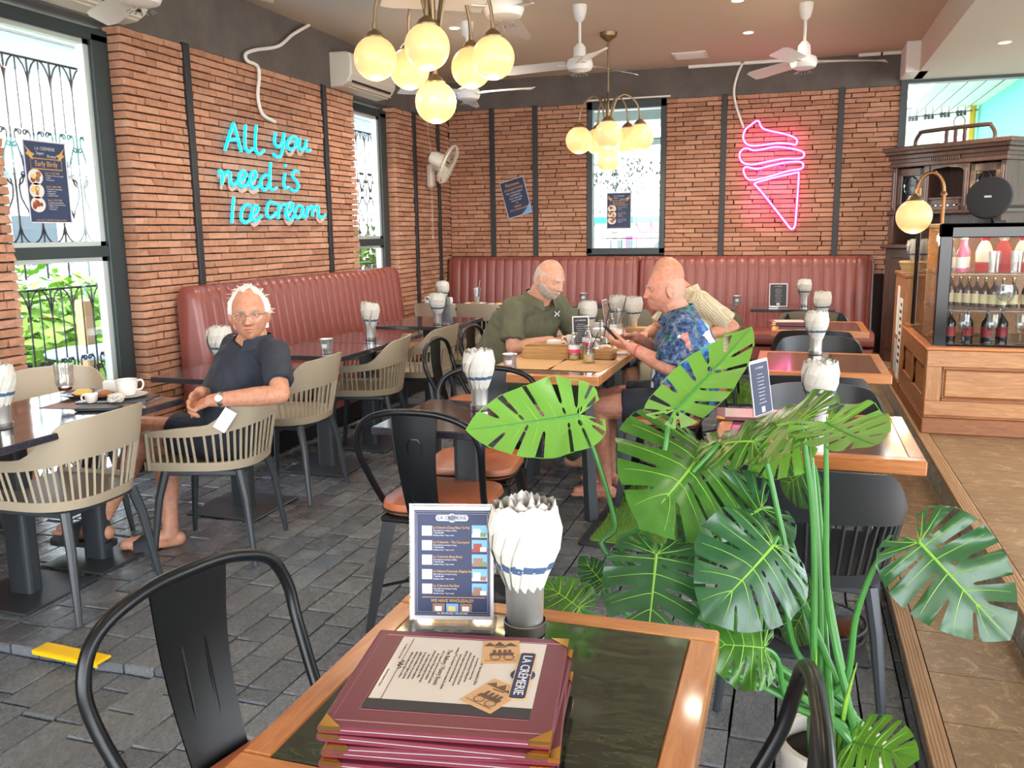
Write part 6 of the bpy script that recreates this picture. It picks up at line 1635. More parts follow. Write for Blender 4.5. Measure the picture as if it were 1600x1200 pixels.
nh2 = napkin_holder('slanted loose napkin bunch on the table by the bench end', (-2.66, 5.16, TT), R(75), n=(6, 4), hs=1.05)

for x, y, l in ((-1.36, 4.15, 'steel tumbler at the near corner of the table with brown paper mats'), (-2.625, 4.52, 'steel tumbler alone on the black table before the bench'), (-2.86, 2.45, 'short steel tumbler beside the napkin bunch at the left frame edge'),
                (-1.99, 8.45, 'small steel tumbler behind the man in green'), (-.50, 8.3, 'steel tumbler at the shoulder of the beige-shirted man'), (-3.36, 7.74, 'small clear-looking steel tumbler in the brick corner')):
    steel_tumbler(l, (x, y, TT))
steel_tumbler('steel tumbler stacked under the napkins at the left frame edge', (-2.765, 2.33, TT))

# acrylic menu stands
def menu_stand(label, loc, rz, face, w=.15, h=.212, full=False, group=None):
    t = tag(empty('menu_stand', loc, rz), label, 'menu stand', group)                   # faces local -Y
    lean = M.Rotation(R(-9), 4, 'X')
    MB().cbox(-w / 2 - .004, -.045, 0, w / 2 + .004, .035, .004, .0015).cbox(-w / 2 - .004, -.045, .004, w / 2 + .004, -.036, .014, .001).build('base', 'acrylic', t)
    MB().box(-w / 2 - .004, -.002, .003, w / 2 + .004, .002, h + .004, T=lean).build('back_plate', 'acrylic', t)
    MB().box(-w / 2, -.0042, .006, w / 2, -.0022, h, T=lean).build('card', 'print_white', t)
    B_ = lean @ M(((1, 0, 0, 0), (0, 0, -1, -.0044), (0, 1, 0, .006 + (h - .006) / 2), (0, 0, 0, 1)))
    W2, H2 = w / 2 - .006, (h - .006) / 2 - .007
    MB().box(-W2, -H2, 0, W2, H2, .0004, T=B_).build('printed_face', face, t)
    Q = lambda x, y: B_ @ M.Translation((x * W2, y * H2, .0008))
    if full:
        for k_ in (.93, .97):
            MB().tube([tuple(Q(x * k_, y * k_).translation) for x, y in ((-1, -1), (1, -1), (1, 1), (-1, 1))], .0004, 4, closed=True).build('border', 'print_grey', t)
        b = MB().prism(rrect(W2 * .86, H2 * .115, .005), 0, .0003, T=Q(0, .855)).lathe([(0, .0003), (H2 * .085, .0003)], 16, T=Q(0, .855)).build('logo_plate', 'print_grey', t)
        text('LA CRÈMERIE', .0088, Q(0, .855) @ M.Translation((0, 0, .0006)), 'navy_print', b, xs=1.02)
        for i, s_ in enumerate(('La Crèmerie (Chong Nhon Tai Mai)', 'La Crèmerie - The Courtyard', 'La Crèmerie Bang Saray', 'La Crèmerie Pratumnak (Flagship Store)', 'La Crèmerie Na Klua')):
            y = .60 - i * .275
            MB().box(-W2 * .80, H2 * (y - .085), .0002, -W2 * .53, H2 * (y + .105), .0006, T=B_).build('white_square', 'print_grey', t)
            text(s_, .0064, Q(-.50, y + .07), 'print_gold', t, align='LEFT', xs=.72 if len(s_) > 30 else .85)
            for k_, l in enumerate(('Open daily from morning to evening', 'T. 000 000 0000', 'Breakfast all day / 7 days a week')): text(l, .0036, Q(-.50, y + .015 - k_ * .045), 'print_white', t, align='LEFT', xs=.8)
            ph = MB().box(W2 * .52, H2 * (y - .11), .0002, W2 * .92, H2 * (y + .12), .0005, T=B_).build('photo', 'photo_sky', t)
            MB().box(W2 * .52, H2 * (y - .11), .0005, W2 * .92, H2 * (y - .05), .0006, T=B_).box(W2 * .56, H2 * (y - .06), .0005, W2 * (.75 + .03 * (i % 3)), H2 * (y + .05), .0007, T=B_).build('house', ['photo_white', 'photo_red', 'photo_brown', 'photo_white', 'photo_brown'][i], ph)
            MB().box(W2 * .74, H2 * (y - .10), .0006, W2 * .90, H2 * (y - .02), .0008, T=B_).build('house', ['photo_green', 'photo_white', 'photo_green', 'photo_brown', 'photo_white'][i], ph)
        MB().box(-W2 * .8, -H2 * .655, .0003, W2 * .88, -H2 * .645, .0006, T=B_).build('rule', 'print_gold', t)
        text('WE HAVE WHOLESALE!!', .0080, Q(0, -.715), 'print_gold', t, xs=.9)
        for k_ in range(3):
            ph = MB().box(W2 * (-.52 + .36 * k_), -H2 * .92, .0003, W2 * (-.20 + .36 * k_), -H2 * .77, .0006, T=B_).build('photo', ['photo_brown', 'photo_sky', 'photo_brown'][k_], t)
            MB().box(W2 * (-.46 + .36 * k_), -H2 * .91, .0006, W2 * (-.28 + .36 * k_), -H2 * .82, .0008, T=B_).build('house', ['photo_white', 'food_egg', 'photo_white'][k_], ph)
        text('Tel. 000-000-0000 / 000-000-0000', .0050, Q(0, -.955), 'print_white', t, xs=.8)
    else:
        text('LA CRÈMERIE', .011, Q(0, .8), 'print_grey', t)
        for k_ in range(9): text('chef selection of the day'[:18 + (k_ * 5) % 7], .0065, Q(0, .55 - k_ * .14), 'print_white', t)
        MB().box(-W2 * .2, -H2 * .95, .0003, W2 * .2, -H2 * .72, .0006, T=B_).build('white_square', 'print_grey', t)
    return t
menu_stand('clear stand with navy shop-branch card on the nearest table', (-.566, 1.372, TT), R(14), 'navy_print', full=True)
menu_stand('clear menu stand seen from behind on the narrow window table', (-2.57, 6.24, TT), R(160), 'navy_print', w=.16)
menu_stand('clear stand with dark menu card amid the cups of the diners', (-1.19, 5.00, TT), R(25), 'black_card', w=.10, h=.20)
menu_stand('clear menu stand with black card before the dark red back bench', (-.13, 8.14, TT), R(6), 'black_card', w=.155)
menu_stand('clear menu stand turned edgewise on the brown stone table', (-.09, 3.33, TT), R(66), 'navy_print', w=.15)
menu_stand('brown edgewise menu card between the tall napkin cups', (-1.215, 5.92, TT), R(85), 'photo_brown', w=.12, h=.23)

# menu folders
def folder(label, loc, rz, w=.30, d=.278, th=.011, page=None, group=None, nm='menu_folder'):
    t = tag(empty(nm, loc, rz), label, 'menu', group)
    MB().cbox(-w / 2, -d / 2, .0, w / 2, d / 2, th * .42, .0015).cbox(-w / 2, -d / 2, th * .55, w / 2, d / 2, th, .0015).build('cover', 'maroon', t)
    MB().tube([(-w / 2 + .001, -d / 2 + .002, th / 2), (-w / 2 + .001, d / 2 - .002, th / 2)], th / 2 * 1.05, 8).build('spine', 'maroon', t)
    MB().box(-w / 2 + .006, -d / 2 + .002, th * .42, w / 2 - .004, d / 2 - .002, th * .55).build('pages', 'page_grey', t)
    for sx, sy in ((1, -1), (-1, -1), (1, 1)):
        MB().prism([(sx * (w / 2 + .0008), sy * (d / 2 + .0008)), (sx * (w / 2 - .028), sy * (d / 2 + .0008)), (sx * (w / 2 + .0008), sy * (d / 2 - .028))], th * .5, th + .0012).build('gold_corner', 'gold', t)
    return t
c0 = V((-.436, 1.062)); rz0 = R(9.5)
ST = []
for k_ in range(6):
    o_ = (rnd.uniform(-.010, .010), rnd.uniform(-.010, .008)); a = rz0 + R(rnd.uniform(-3, 3)) if k_ < 5 else rz0
    if k_ == 5: o_ = (0, 0)
    ST.append(folder('maroon leather menu folder, %s of the stack on the nearest table' % ('bottom', 'second from bottom', 'third from bottom', 'fourth from bottom', 'second from top', 'top with the printed cover')[k_], (c0.x + o_[0], c0.y + o_[1], TT + .0122 * k_), a, group='stacked maroon menus'))
top = ST[5]; zt5 = .0112
stt = MB()
for y in (-.122, .122): stt.tube([(-.135, y, zt5), (.14, y, zt5)], .0005, 3)
for k_ in range(70):
    u = k_ / 70
    for x, y in ((-.14 + .285 * u, -.1235), (-.14 + .285 * u, .1235), (-.1405, -.1235 + .247 * u), (-.112, -.095 + .20 * u), (-.11 + .225 * u, -.094)): stt.box(x, y - .0004, zt5, x + (.0026 if abs(y) in (.1235, .094) else .0006), y + (.0004 if abs(y) in (.1235, .094) else .0022), zt5 + .0004)
stt.build('stitching', 'stitch', top)
pw0, pw1, pd0, pd1 = -.108, .118, -.088, .118
pg = MB().box(pw0, pd0, zt5, pw1, pd1, zt5 + .0005).build('printed_page', 'menu_paper', top)
MB().box(pw0 - .002, pd0 - .002, zt5, pw1, pd0 + .022, zt5 + .0007).build('dark_strip', 'black_card', top)
RT = M.Rotation(-pi / 2, 4, 'Z')
def mt(s_, size, x, y, m_='print_dark', align='CENTER', xs=1): return text(s_, size, M.Translation((x, y, zt5 + .0009)) @ RT, m_, top, align=align, xs=xs, ext=.0001)
cy_ = .02
lp = MB().prism(rrect(.022, .13, .005), 0, .0008, T=M.Translation((.094, cy_, zt5 + .0009))).lathe([(0, .0006), (.018, .0006)], 20, T=M.Translation((.094, cy_, zt5 + .0009))).build('title_plate', 'navy_print', top)
MB().tube([(.094 + x, cy_ + y, zt5 + .0015) for x, y in rrect(.0235, .1315, .005)], .0008, 4, closed=True).build('title_border', 'sepia', top)
text('LA CRÈMERIE', .0195, M.Translation((.094, cy_, zt5 + .0022)) @ RT, 'print_white', top, xs=.98, ext=.0002)
for (x, y, a) in ((.060, -.040, -32), (.052, .085, 8)):
    Tp = M.Translation((x, y, zt5 + .0008)) @ rotz(R(a))
    ph = MB().box(-.028, -.036, 0, .028, .036, .0004, T=Tp).build('photo', 'sepia', top)
    sc_ = MB(); q = random.Random(int(x * 1000))
    for wx in (-.008, .012): sc_.tube([(wx + .0075 * cos(t_), -.018 + .0075 * sin(t_), .0006) for t_ in [2 * pi * u_ / 16 for u_ in range(16)]], .0009, 4, closed=True, T=Tp)
    sc_.prism([(-.018, -.012), (.018, -.012), (.020, -.003), (-.016, -.004)], .0004, .0006, T=Tp).prism([(-.010, .012), (.008, .014), (.009, .0165), (-.011, .0145)], .0004, .0006, T=Tp)
    for bx_ in (-.010, -.002, .006, .013): sc_.prism([(bx_ - .003, -.004), (bx_ + .003, -.004), (bx_ + .0022, .006), (bx_ - .0022, .006)], .0004, .0007, T=Tp).ball((bx_, .0085, .0004), .0022, 8, T=Tp @ M.Diagonal((1, 1, .05, 1)))
    sc_.prism([(-.024, -.028), (.022, -.028), (.022, -.0265), (-.024, -.0265)], .0004, .0005, T=Tp).prism([(-.026, .020), (-.018, .030), (-.010, .021), (-.003, .033), (.006, .020), (.014, .029), (.024, .019), (.024, .017), (-.026, .018)], .0004, .0005, T=Tp)
    sc_.build('sepia_scene', 'sepia_dark', ph)
mt('"La Crèmerie" was founded in 2016', .0062, .030, .03); mt('as a sweetener to a former shop', .0048, .0215, .03); mt('that was located Pattaya Walking Street', .0048, .0145, .03); mt('which has been operated for more than 20 years', .0048, .0075, .03); mt('All of the original recipes & manufacturing processes', .0048, .0005, .03); mt('have been preserved and strictly followed', .0048, -.0065, .03); mt('creating of "La Crèmerie" serves ice creams & sorbets', .0056, -.0140, .03)
mt('The Bakery / Pastry Roots', .0098, -.0255, .03)
for k_, l in enumerate(('of "La Crèmerie" carries ice creams & sorbets', 'We inherited 120-years-old tradition', 'of bread & pastry craftsmanship from Europe', 'Our tradition dated back to 1896,', 'by using only our venerable traditions', 'quality and excellence of our products', 'will always remain our highest priority', 'which we will never falter to achieve')): mt(l, .0052, -.0345 - k_ * .0066, .03)
MB().box(-.0905, -.075, zt5 + .0008, -.0898, .112, zt5 + .0011).build('rule', 'print_dark', top)
MB().tube(spline([(-.090 + x, .03 + y, zt5 + .001) for x, y in ((0, -.014), (.004, -.008), (-.003, -.003), (.005, 0), (-.003, .003), (.004, .008), (0, .014))], 5), .0006, 4).build('flourish', 'print_dark', top)
mt('You will find us in our cafes', .0042, -.0965, .07); mt('Discover Special Ice Creams', .0042, -.1025, -.01)
F2 = [folder('maroon menu folder lying open-faced on the brown stone table behind the leaves', (-.13, 3.33, TT), R(4), w=.26, d=.19, page=1)]
MB().box(-.10, -.075, .0112, .115, .08, .0117).build('printed_page', 'menu_paper', F2[0])
f = folder('orange-lit menu folder on top of the pair on the right table', (-.03, 6.70, TT + .0124), R(12), w=.27, d=.21); MB().box(-.10, -.085, .0112, .11, .08, .0117).build('printed_page', 'menu_paper', f)
folder('dark menu folder beneath the orange-lit one on the right table', (-.01, 6.68, TT), R(2), w=.28, d=.22)
folder('dark red menu folder on the back table behind the man in green, underneath', (-1.82, 8.24, TT), R(-8), w=.28, d=.22); folder('dark red menu folder on the back table behind the man in green, on top', (-1.80, 8.25, TT + .0124), R(6), w=.28, d=.22)

# crockery
def cup(label, loc, rz=0, r=.042, h=.06, saucer=True, fill='coffee', m_='ceramic', group='white cups'):
    t = tag(empty('coffee_cup', loc, rz), label, 'cup', group)
    z0 = .010 if saucer else 0
    MB().lathe([(0, z0), (r * .62, z0), (r * .66, z0 + .004), (r * .92, z0 + h * .45), (r, z0 + h), (r - .003, z0 + h), (r * .86, z0 + h * .45), (r * .58, z0 + .006), (0, z0 + .006)], 24).build('bowl', m_, t)
    MB().lathe([(0, z0 + h * .72), (r * .945, z0 + h * .72)], 20).build('coffee', fill, t)
    MB().tube(spline([(r * .90, 0, z0 + h * .82), (r * 1.35, 0, z0 + h * .86), (r * 1.52, 0, z0 + h * .58), (r * 1.3, 0, z0 + h * .28), (r * .82, 0, z0 + h * .26)], 5), .0045, 7).build('handle', m_, t)
    if saucer: MB().lathe([(0, .002), (r * .9, .0), (r * 1.75, .010), (r * 1.8, .013), (r * .95, .006), (0, .005)], 26).build('saucer', m_, t)
    return t
def plate(label, loc, r=.10, m_='ceramic', foods=(), group=None):
    t = tag(empty('plate', loc), label, 'plate', group)
    MB().lathe([(0, 0), (r * .6, 0), (r, .016), (r + .002, .019), (r * .62, .005), (0, .004)], 32).build('dish', m_, t)
    q = random.Random(int(loc[0] * 997))
    for k_, f_ in enumerate(foods):
        a = q.uniform(0, 6.28); d_ = q.uniform(0, r * .4); s_ = q.uniform(.018, .034)
        mb = MB(); b_ = MB().ball((0, 0, 0), 1, 10)
        mb.add([(x * s_ * 1.3 * (1 + .2 * noise.noise(V((x * 2, y * 2, z * 2 + k_)))), y * s_ * (1 + .2 * noise.noise(V((x * 2 + 5, y * 2, z * 2)))), z * s_ * .5) for x, y, z in b_.v], b_.f, M.Translation((d_ * cos(a), d_ * sin(a), .005 + s_ * .42)) @ rotz(a), True)
        mb.build('food_scrap', f_, t)
    return t
def straw_glass(label, loc, h=.135, r0=.028, r1=.035, fill='juice', fh=.3, straw='black_plastic', lean=(.03, .01), group=None):
    t = tumbler(loc, h, r0, r1, 'drinking_glass', label, group, fill, fh)
    MB().tube([(-lean[0] * .6, -lean[1] * .6, .012), (lean[0] * .9, lean[1] * .9, h * 1.0), (lean[0] * 1.6, lean[1] * 1.6, h * 1.45)], .0028, 6).build('straw', straw, t)
    return t
# table before the man in navy
T1 = [goblet((-2.965, 2.90, TT), .165, .038, 'ice_glass', 'fluted stemmed glass with amber drink before the left window', foot=.9, fill='amber', stem=.24, flare=1.15)]
tray = tag(MB().prism(rrect(.30, .19, .02, 3), 0, .006).prism(rrect(.29, .18, .02, 3), .006, .0075).build('serving_tray', 'ceramic_dark', T=M.Translation((-2.78, 3.0, TT)) @ rotz(R(20))), 'dark oblong tray under the coffee cup near the seated man', 'tray')
cup('white coffee cup on the tray by the hands of the man in navy', (-2.755, 3.03, TT + .008), R(60), .046, .068)
plate('dark plate with leftovers behind the stemmed glass', (-2.99, 3.02, TT), .095, 'ceramic_dark', ('food_red', 'food_egg', 'food_bread', 'ceramic'))
plate('small dark bowl-plate with bread crust beside the cream jug', (-2.86, 3.0, TT), .06, 'ceramic_dark', ('food_bread', 'food_bread'))
cup('little cream jug on the black table left of the tray', (-2.83, 2.90, TT), R(200), .027, .042, False, 'ceramic', group=None)
def crumple(label, loc, s_, seed, m_='napkin', name='crumpled_napkin', cat='napkin', flat=.55):
    b_ = MB().ball((0, 0, 0), 1, 18)
    vs = [(V(p) * s_ * (1 + .55 * noise.noise(V(p) * 2.1 + V((seed, 0, 0))))) for p in b_.v]
    mb = MB().add([(p.x, p.y, max(0, p.z * flat + s_ * flat * .8)) for p in vs], b_.f)
    o = mb.build(name, m_); o.location = loc; return tag(o, label, cat)
crumple('crumpled white napkin on the front edge of the dark tray', (-2.725, 2.925, TT + .008), .036, 3)
tag(MB().cbox(-.035, -.02, 0, .035, .02, .055, .003).build('sugar_box', 'ceramic', T=M.Translation((-2.93, 3.13, TT)) @ rotz(R(30))), 'small white upright sachet box behind the coffee cup', 'box')
tag(MB().cbox(-.085, -.035, 0, .085, .035, .012, .003).build('bill_folder', 'black_plastic', T=M.Translation((-2.70, 2.80, TT)) @ rotz(R(22))), 'flat dark bill folder at the table edge before the tray', 'folder')
tag(MB().prism(rrect(.40, .28, .004, 2), 0, .0012).build('placemat', 'photo_brown', T=M.Translation((-2.80, 2.93, TT - .001)) @ rotz(R(8))), 'brownish paper placemat beneath the tray on the black table', 'placemat')
# corner table
plate('white plate with pastry remains on the corner table, left', (-2.95, 7.95, TT), .11, 'ceramic', ('food_bread', 'food_bread', 'food_egg')); plate('white plate with toast remains on the corner table, right', (-2.70, 7.90, TT), .11, 'ceramic', ('food_bread', 'food_egg'))
cup('white cup with round handle on the corner table', (-3.19, 7.82, TT), R(-30), .05, .07, True)
straw_glass('curved soda glass with straw on the corner table', (-2.90, 7.86, TT), .17, .022, .038, 'ceramic', .5, 'print_grey', (.02, 0))
# diners
for x, y, w_, d_, rz, l in ((-1.33, 4.42, .30, .40, 3, 'brown paper placemat on the near left of the diners'), (-1.04, 4.42, .28, .40, -2, 'brown paper placemat on the near right of the diners'), (-1.05, 5.0, .27, .36, 4, 'brown paper placemat under the plate of the man with the phone'), (-1.05, 5.72, .26, .36, -3, 'brown paper placemat before the beige-shirted man')):
    tag(MB().prism(rrect(w_, d_, .003, 2), 0, .0011).build('placemat', 'kraft', T=M.Translation((x, y, TT)) @ rotz(R(rz))), l, 'placemat', 'brown paper placemats')
def tray_basket(label, loc, w_, d_, h, rz):
    t = tag(empty('wicker_tray', loc, rz), label, 'basket')
    mb = MB()
    for k_ in range(4): mb.tube([(x, y, h * (.12 + .25 * k_)) for x, y in rrect(w_ * (1 + .004 * k_), d_ * (1 + .004 * k_), .03, 5)], h * .135, 5, closed=True)
    mb.build('weave', 'wicker', t)
    MB().prism(rrect(w_ * .96, d_ * .96, .03, 5), 0, .006).build('floor', 'wicker', t)
    return t
tray_basket('woven rectangular bread tray at the near end of the diners, lower of two', (-1.30, 4.66, TT + .002), .275, .15, .032, R(4)); tray_basket('woven rectangular bread tray stacked on another at the near end of the diners', (-1.30, 4.66, TT + .035), .275, .15, .032, R(2))
tray_basket('woven tray half hidden behind the red-labelled bottle', (-1.03, 4.70, TT + .002), .20, .12, .034, R(-4))
def milk_bottle(label, loc, h=.15):
    t = tag(empty('glass_bottle', loc), label, 'bottle', 'small glass bottles')
    r = .031
    p = [(0, 0), (r, 0), (r * 1.03, .01), (r, h * .55), (r * .55, h * .78), (r * .5, h * .9), (r * .62, h * .93), (r * .62, h)]
    MB().lathe(p + [(a - .002, z) for a, z in p[::-1][:-2]], 18).build('glass', 'clear_glass', t)
    MB().lathe([(0, .006), (r * .9, .006), (r * .92, .028), (0, .028)], 16).build('dregs', 'juice', t)
    MB().lathe([(r * 1.035, h * .26), (r * 1.02, h * .40)], 18).build('red_band', 'pink_label', t)
    MB().lathe([(r * 1.025, h * .40), (r * 1.005, h * .56)], 18).build('white_band', 'print_white', t)
milk_bottle('small glass bottle with red band between the bread trays', (-1.135, 4.60, TT)); milk_bottle('small glass bottle with pink mark behind the red-banded one', (-1.12, 4.86, TT), .165); milk_bottle('small clear bottle before the tall napkin cups', (-1.13, 5.62, TT), .16)
straw_glass('tumbler with black straw in front of the glass bottles', (-1.03, 4.50, TT), .115, .033, .036, 'juice', .38, lean=(.032, .005))
straw_glass('tall glass with straw among the cups of the diners', (-1.11, 5.28, TT), .15, .03, .034, 'ceramic', .3, lean=(.02, -.015))
straw_glass('tall milky glass with straw beside the brown card', (-1.13, 5.86, TT), .17, .028, .036, 'ceramic', .4, lean=(.03, .0))
cup('white cup nearest the bread trays, front', (-1.385, 4.80, TT), R(-10), .044, .05, False); cup('white cup nearest the bread trays, behind the first', (-1.34, 4.93, TT), R(10), .048, .062, False)
cup('large cream cup with stained rim before the phone', (-1.07, 5.38, TT), R(200), .055, .075, True); cup('white cup with raised handle beside the dark menu card', (-1.27, 5.10, TT), R(190), .04, .065, True); cup('white cup near the tall napkin cups', (-1.27, 5.86, TT), R(150), .046, .062, True)
plate('oblong pale plate with bread below the phone', (-1.06, 5.00, TT + .0015), .10, 'ceramic', ('food_bread', 'napkin', 'food_bread')); plate('white plate before the beige-shirted man', (-1.04, 5.62, TT + .0015), .10, 'ceramic', ('food_bread',)); plate('white plate with crusts in the middle of the diners', (-1.25, 5.36, TT), .09, 'ceramic', ('food_bread', 'food_egg'))
crumple('crumpled napkin on the plate edge under the phone hands', (-1.12, 4.98, TT + .02), .035, 8)
tag(MB().cbox(-.05, -.03, 0, .05, .03, .012, .003).build('tissue_pack', 'print_grey', T=M.Translation((-.94, 4.86, TT)) @ rotz(R(20))), 'flat white tissue pack at the table edge by the phone', 'tissue pack')
tag(MB().cbox(-.05, -.05, 0, .05, .05, .055, .004).build('sugar_box', 'ceramic', T=M.Translation((-1.22, 5.68, TT))), 'small white box among the far cups of the diners', 'box')
tag(MB().cbox(-.10, -.05, 0, .10, .05, .035, .004).build('wooden_box', 'sepia', T=M.Translation((-1.0, 5.98, TT))), 'low wooden box at the far end of the diners', 'box')

# ---- on the floor
def turf(label, x0, y0, x1, y1, rz, seed):
    t = tag(empty('turf_mat', ((x0 + x1) / 2, (y0 + y1) / 2, .001), rz), label, 'mat')
    w, d = (x1 - x0) / 2, (y1 - y0) / 2
    MB().prism(rrect(w * 2, d * 2, .03, 3), 0, .010).build('rubber_border', 'rubber', t)
    MB().prism(rrect(w * 2 - .10, d * 2 - .10, .02, 3), .010, .014).build('backing', 'turf', t)
    q = random.Random(seed); mb = MB()
    for i in range(5200):
        x, y = q.uniform(-w + .05, w - .05), q.uniform(-d + .05, d - .05); a = q.uniform(0, 6.28); b = q.uniform(-.006, .006); c = q.uniform(-.006, .006)
        mb.add([(x - .0022 * cos(a), y - .0022 * sin(a), .013), (x + .0022 * cos(a), y + .0022 * sin(a), .013), (x + b, y + c, .026 + q.uniform(0, .006))], [(0, 1, 2)])
    g = mb.build('grass_pile', 'turf', t); g['kind'] = 'stuff'
turf('green artificial grass mat with dark border on the floor by the plant', -.90, 3.76, -.45, 4.9, R(-2), 1); turf('green artificial grass mat farther back between the tables', -.72, 7.3, -.22, 8.5, R(2), 2)
yt = tag(MB().cbox(0, -.012, -.005, .30, .050, .005, .002).box(0, -.016, -.012, .30, -.012, .004).build('warning_tape', 'yellow_tape', T=M.Translation((-2.52, 2.215, .006)) @ rotz(R(-3))), 'yellow warning tape stuck on the dark floor edge at lower left', 'tape')
# round floor fan lying face up under the chair behind the plant
ff = tag(empty('floor_fan', (.125, 3.14, 0)), 'round black floor fan grille behind the plant pot', 'fan')
MB().tube([(.17 * cos(a), .17 * sin(a), .05) for a in [2 * pi * k_ / 40 for k_ in range(40)]], .008, 6, closed=True).tube([(.165 * cos(a), .165 * sin(a), .010) for a in [2 * pi * k_ / 40 for k_ in range(40)]], .010, 6, closed=True).build('outer_ring', 'black_plastic', ff)
for k_ in range(48):
    a = 2 * pi * k_ / 48
    MB().tube([(.168 * cos(a), .168 * sin(a), .052), (.12 * cos(a), .12 * sin(a), .07), (.035 * cos(a), .035 * sin(a), .074)], .0016, 3, caps=False).tube([(.168 * cos(a), .168 * sin(a), .05), (.168 * cos(a + .06), .168 * sin(a + .06), .012)], .0016, 3, caps=False).build('guard_wire', 'black_plastic', ff)
MB().lathe([(0, .078), (.03, .077), (.038, .07)], 16).build('boss', 'black_plastic', ff)
mat('fan_copper', '9a5a34', .3, .6)
for k_ in range(4): MB().grid(lambda u, v: tuple(rotz(k_ * pi / 2 + (v - .5) * .9) @ V((.03 + .11 * u, 0, .035 + (v - .5) * .03))), 6, 5).build('blade', 'fan_copper', ff)

# ================================================================= OUTSIDE THE WINDOWS
mat('paving', 'b9b6ae', .9); mat('asphalt', '8f9092', .9); mat('white_wall', 'e6e4dc', .85); mat('pale_green_wall', 'cfe3d4', .85); mat('aqua_wall', '6fd6c6', .8); mat('yellow_steel', 'd8b02a', .5); mat('wire_grey', '4a4d50', .6); mat('awning', '9db2bc', .8); mat('roof_sheet', 'b9c3c6', .5); mat('green_sign', '1f9d6b', .6); mat('pink_sign', 'd24a7e', .6); mat('dark_glass', '59666e', .15); mat('lawn', '6f9a3f', .95); mat('bush_a', '5f9433', .8); mat('bush_b', '7fb043', .8); mat('bush_c', '44752a', .8); mat('palm_leaf', '6a9a4a', .6); mat('door_blue', '4f86b0', .5); mat('lattice_grey', '9aa6a8', .6)
struct(MB().box(-60, -30, -.40, 60, 70, -.16).build('ground', 'paving'))
struct(MB().box(-16, -30, -.159, -10.5, 70, -.15).build('road', 'asphalt'))
_m = MATS['awning']; _t = nd(_m, 'ShaderNodeBsdfTranslucent'); _t.inputs[0].default_value = lin('a9c0ca'); _x = nd(_m, 'ShaderNodeMixShader'); _x.inputs[0].default_value = .45
lk(_m, _m.node_tree.nodes['Principled BSDF'].outputs[0], _x.inputs[1]); lk(_m, _t.outputs[0], _x.inputs[2]); lk(_m, _x.outputs[0], _m.node_tree.nodes['Material Output'].inputs[0])
# awnings outside the left windows: sloping cloth, scalloped valance, white arms
def awning(label, y0, y1):
    t = tag(empty('window_awning', (XL - .2, (y0 + y1) / 2, 2.82)), label, 'awning')
    w = (y1 - y0) / 2
    MB().grid(lambda u, v: (-.05 - .95 * v, -w + 2 * w * u, .50 - .52 * v), 4, 4).build('cloth', 'awning', t)
    n = max(4, int(2 * w / .16))
    def val(u, v): return (-1.0, -w + 2 * w * u, -.02 - v * (.20 + .055 * abs(sin(pi * u * n))))
    MB().grid(val, n * 8 + 1, 3).build('valance', 'awning', t)
    MB().tube([(-1.0, -w, -.02), (-1.0, w, -.02)], .014, 6).build('front_rail', 'white_paint', t)
    for s in (-1, 1): MB().tube([(0, s * w * .92, -.25), (-.98, s * w * .92, -.03)], .016, 6).build('arm', 'white_paint', t); MB().tube([(0, s * w * .92, .2), (-.98, s * w * .92, -.02)], .012, 6).build('arm', 'white_paint', t)
awning('grey blue scalloped awning outside the big left window', 2.2, 5.6); awning('grey blue scalloped awning outside the narrow left window', 6.9, 10.4)
# hedges and bushes of loose leaves beyond
def bush(label, c, r, m_, n, seed, leafs=.10):
    q = random.Random(seed); mb = MB()
    for i in range(n):
        d = V((q.gauss(0, 1), q.gauss(0, 1), abs(q.gauss(0, 1)) * .9)).normalized(); k_ = q.uniform(.55, 1.05)
        p = V((d.x * r[0] * k_, d.y * r[1] * k_, d.z * r[2] * k_)); a = V((q.gauss(0, 1), q.gauss(0, 1), q.gauss(0, .6))).normalized(); b = a.cross(d + V((.01, .3, 0))).normalized(); l = leafs * q.uniform(.6, 1.3)
        mb.add([p - a * l, p + b * l * .45, p + a * l, p - b * l * .45], [(0, 1, 2, 3)])
    core = MB().ball((0, 0, 0), 1, 14); 
    o = tag(empty('bush', c), label, 'bush', 'roadside bushes')
    f = mb.build('leaves', m_, o); f['kind'] = 'stuff'
    for k_ in range(4): MB().tube([(q.uniform(-.1, .1), q.uniform(-.1, .1), 0), (q.uniform(-.6, .6) * r[0], q.uniform(-.6, .6) * r[1], r[2] * .7)], [.04, .012], 5).build('stem', 'wire_grey', o)
for k_, (x, y, rx, ry, rz_, m_) in enumerate(((-7.0, 6.4, 1.0, 1.5, 1.35, 'bush_b'), (-7.6, 8.6, 1.1, 1.4, 1.2, 'bush_a'), (-8.2, 10.8, 1.2, 1.6, 1.35, 'bush_b'), (-8.6, 13.5, 1.4, 1.8, 1.5, 'bush_a'), (-7.2, 4.3, .9, 1.2, 1.1, 'bush_a'), (-9.2, 17, 1.6, 2.2, 1.8, 'bush_c'))):
    bush('sunlit green roadside bush outside the left windows, %s' % ('straight behind the big window', 'right of the first', 'beyond the narrow window', 'far along the road', 'nearest the brick pier', 'farthest and darkest')[k_], (x, y, -.16), (rx, ry, rz_), m_, 2600, k_, .11)
bush('tree crown rising over the white house', (-22.5, 17, 3.4), (2.6, 4.0, 1.5), 'bush_b', 2200, 31, .24)
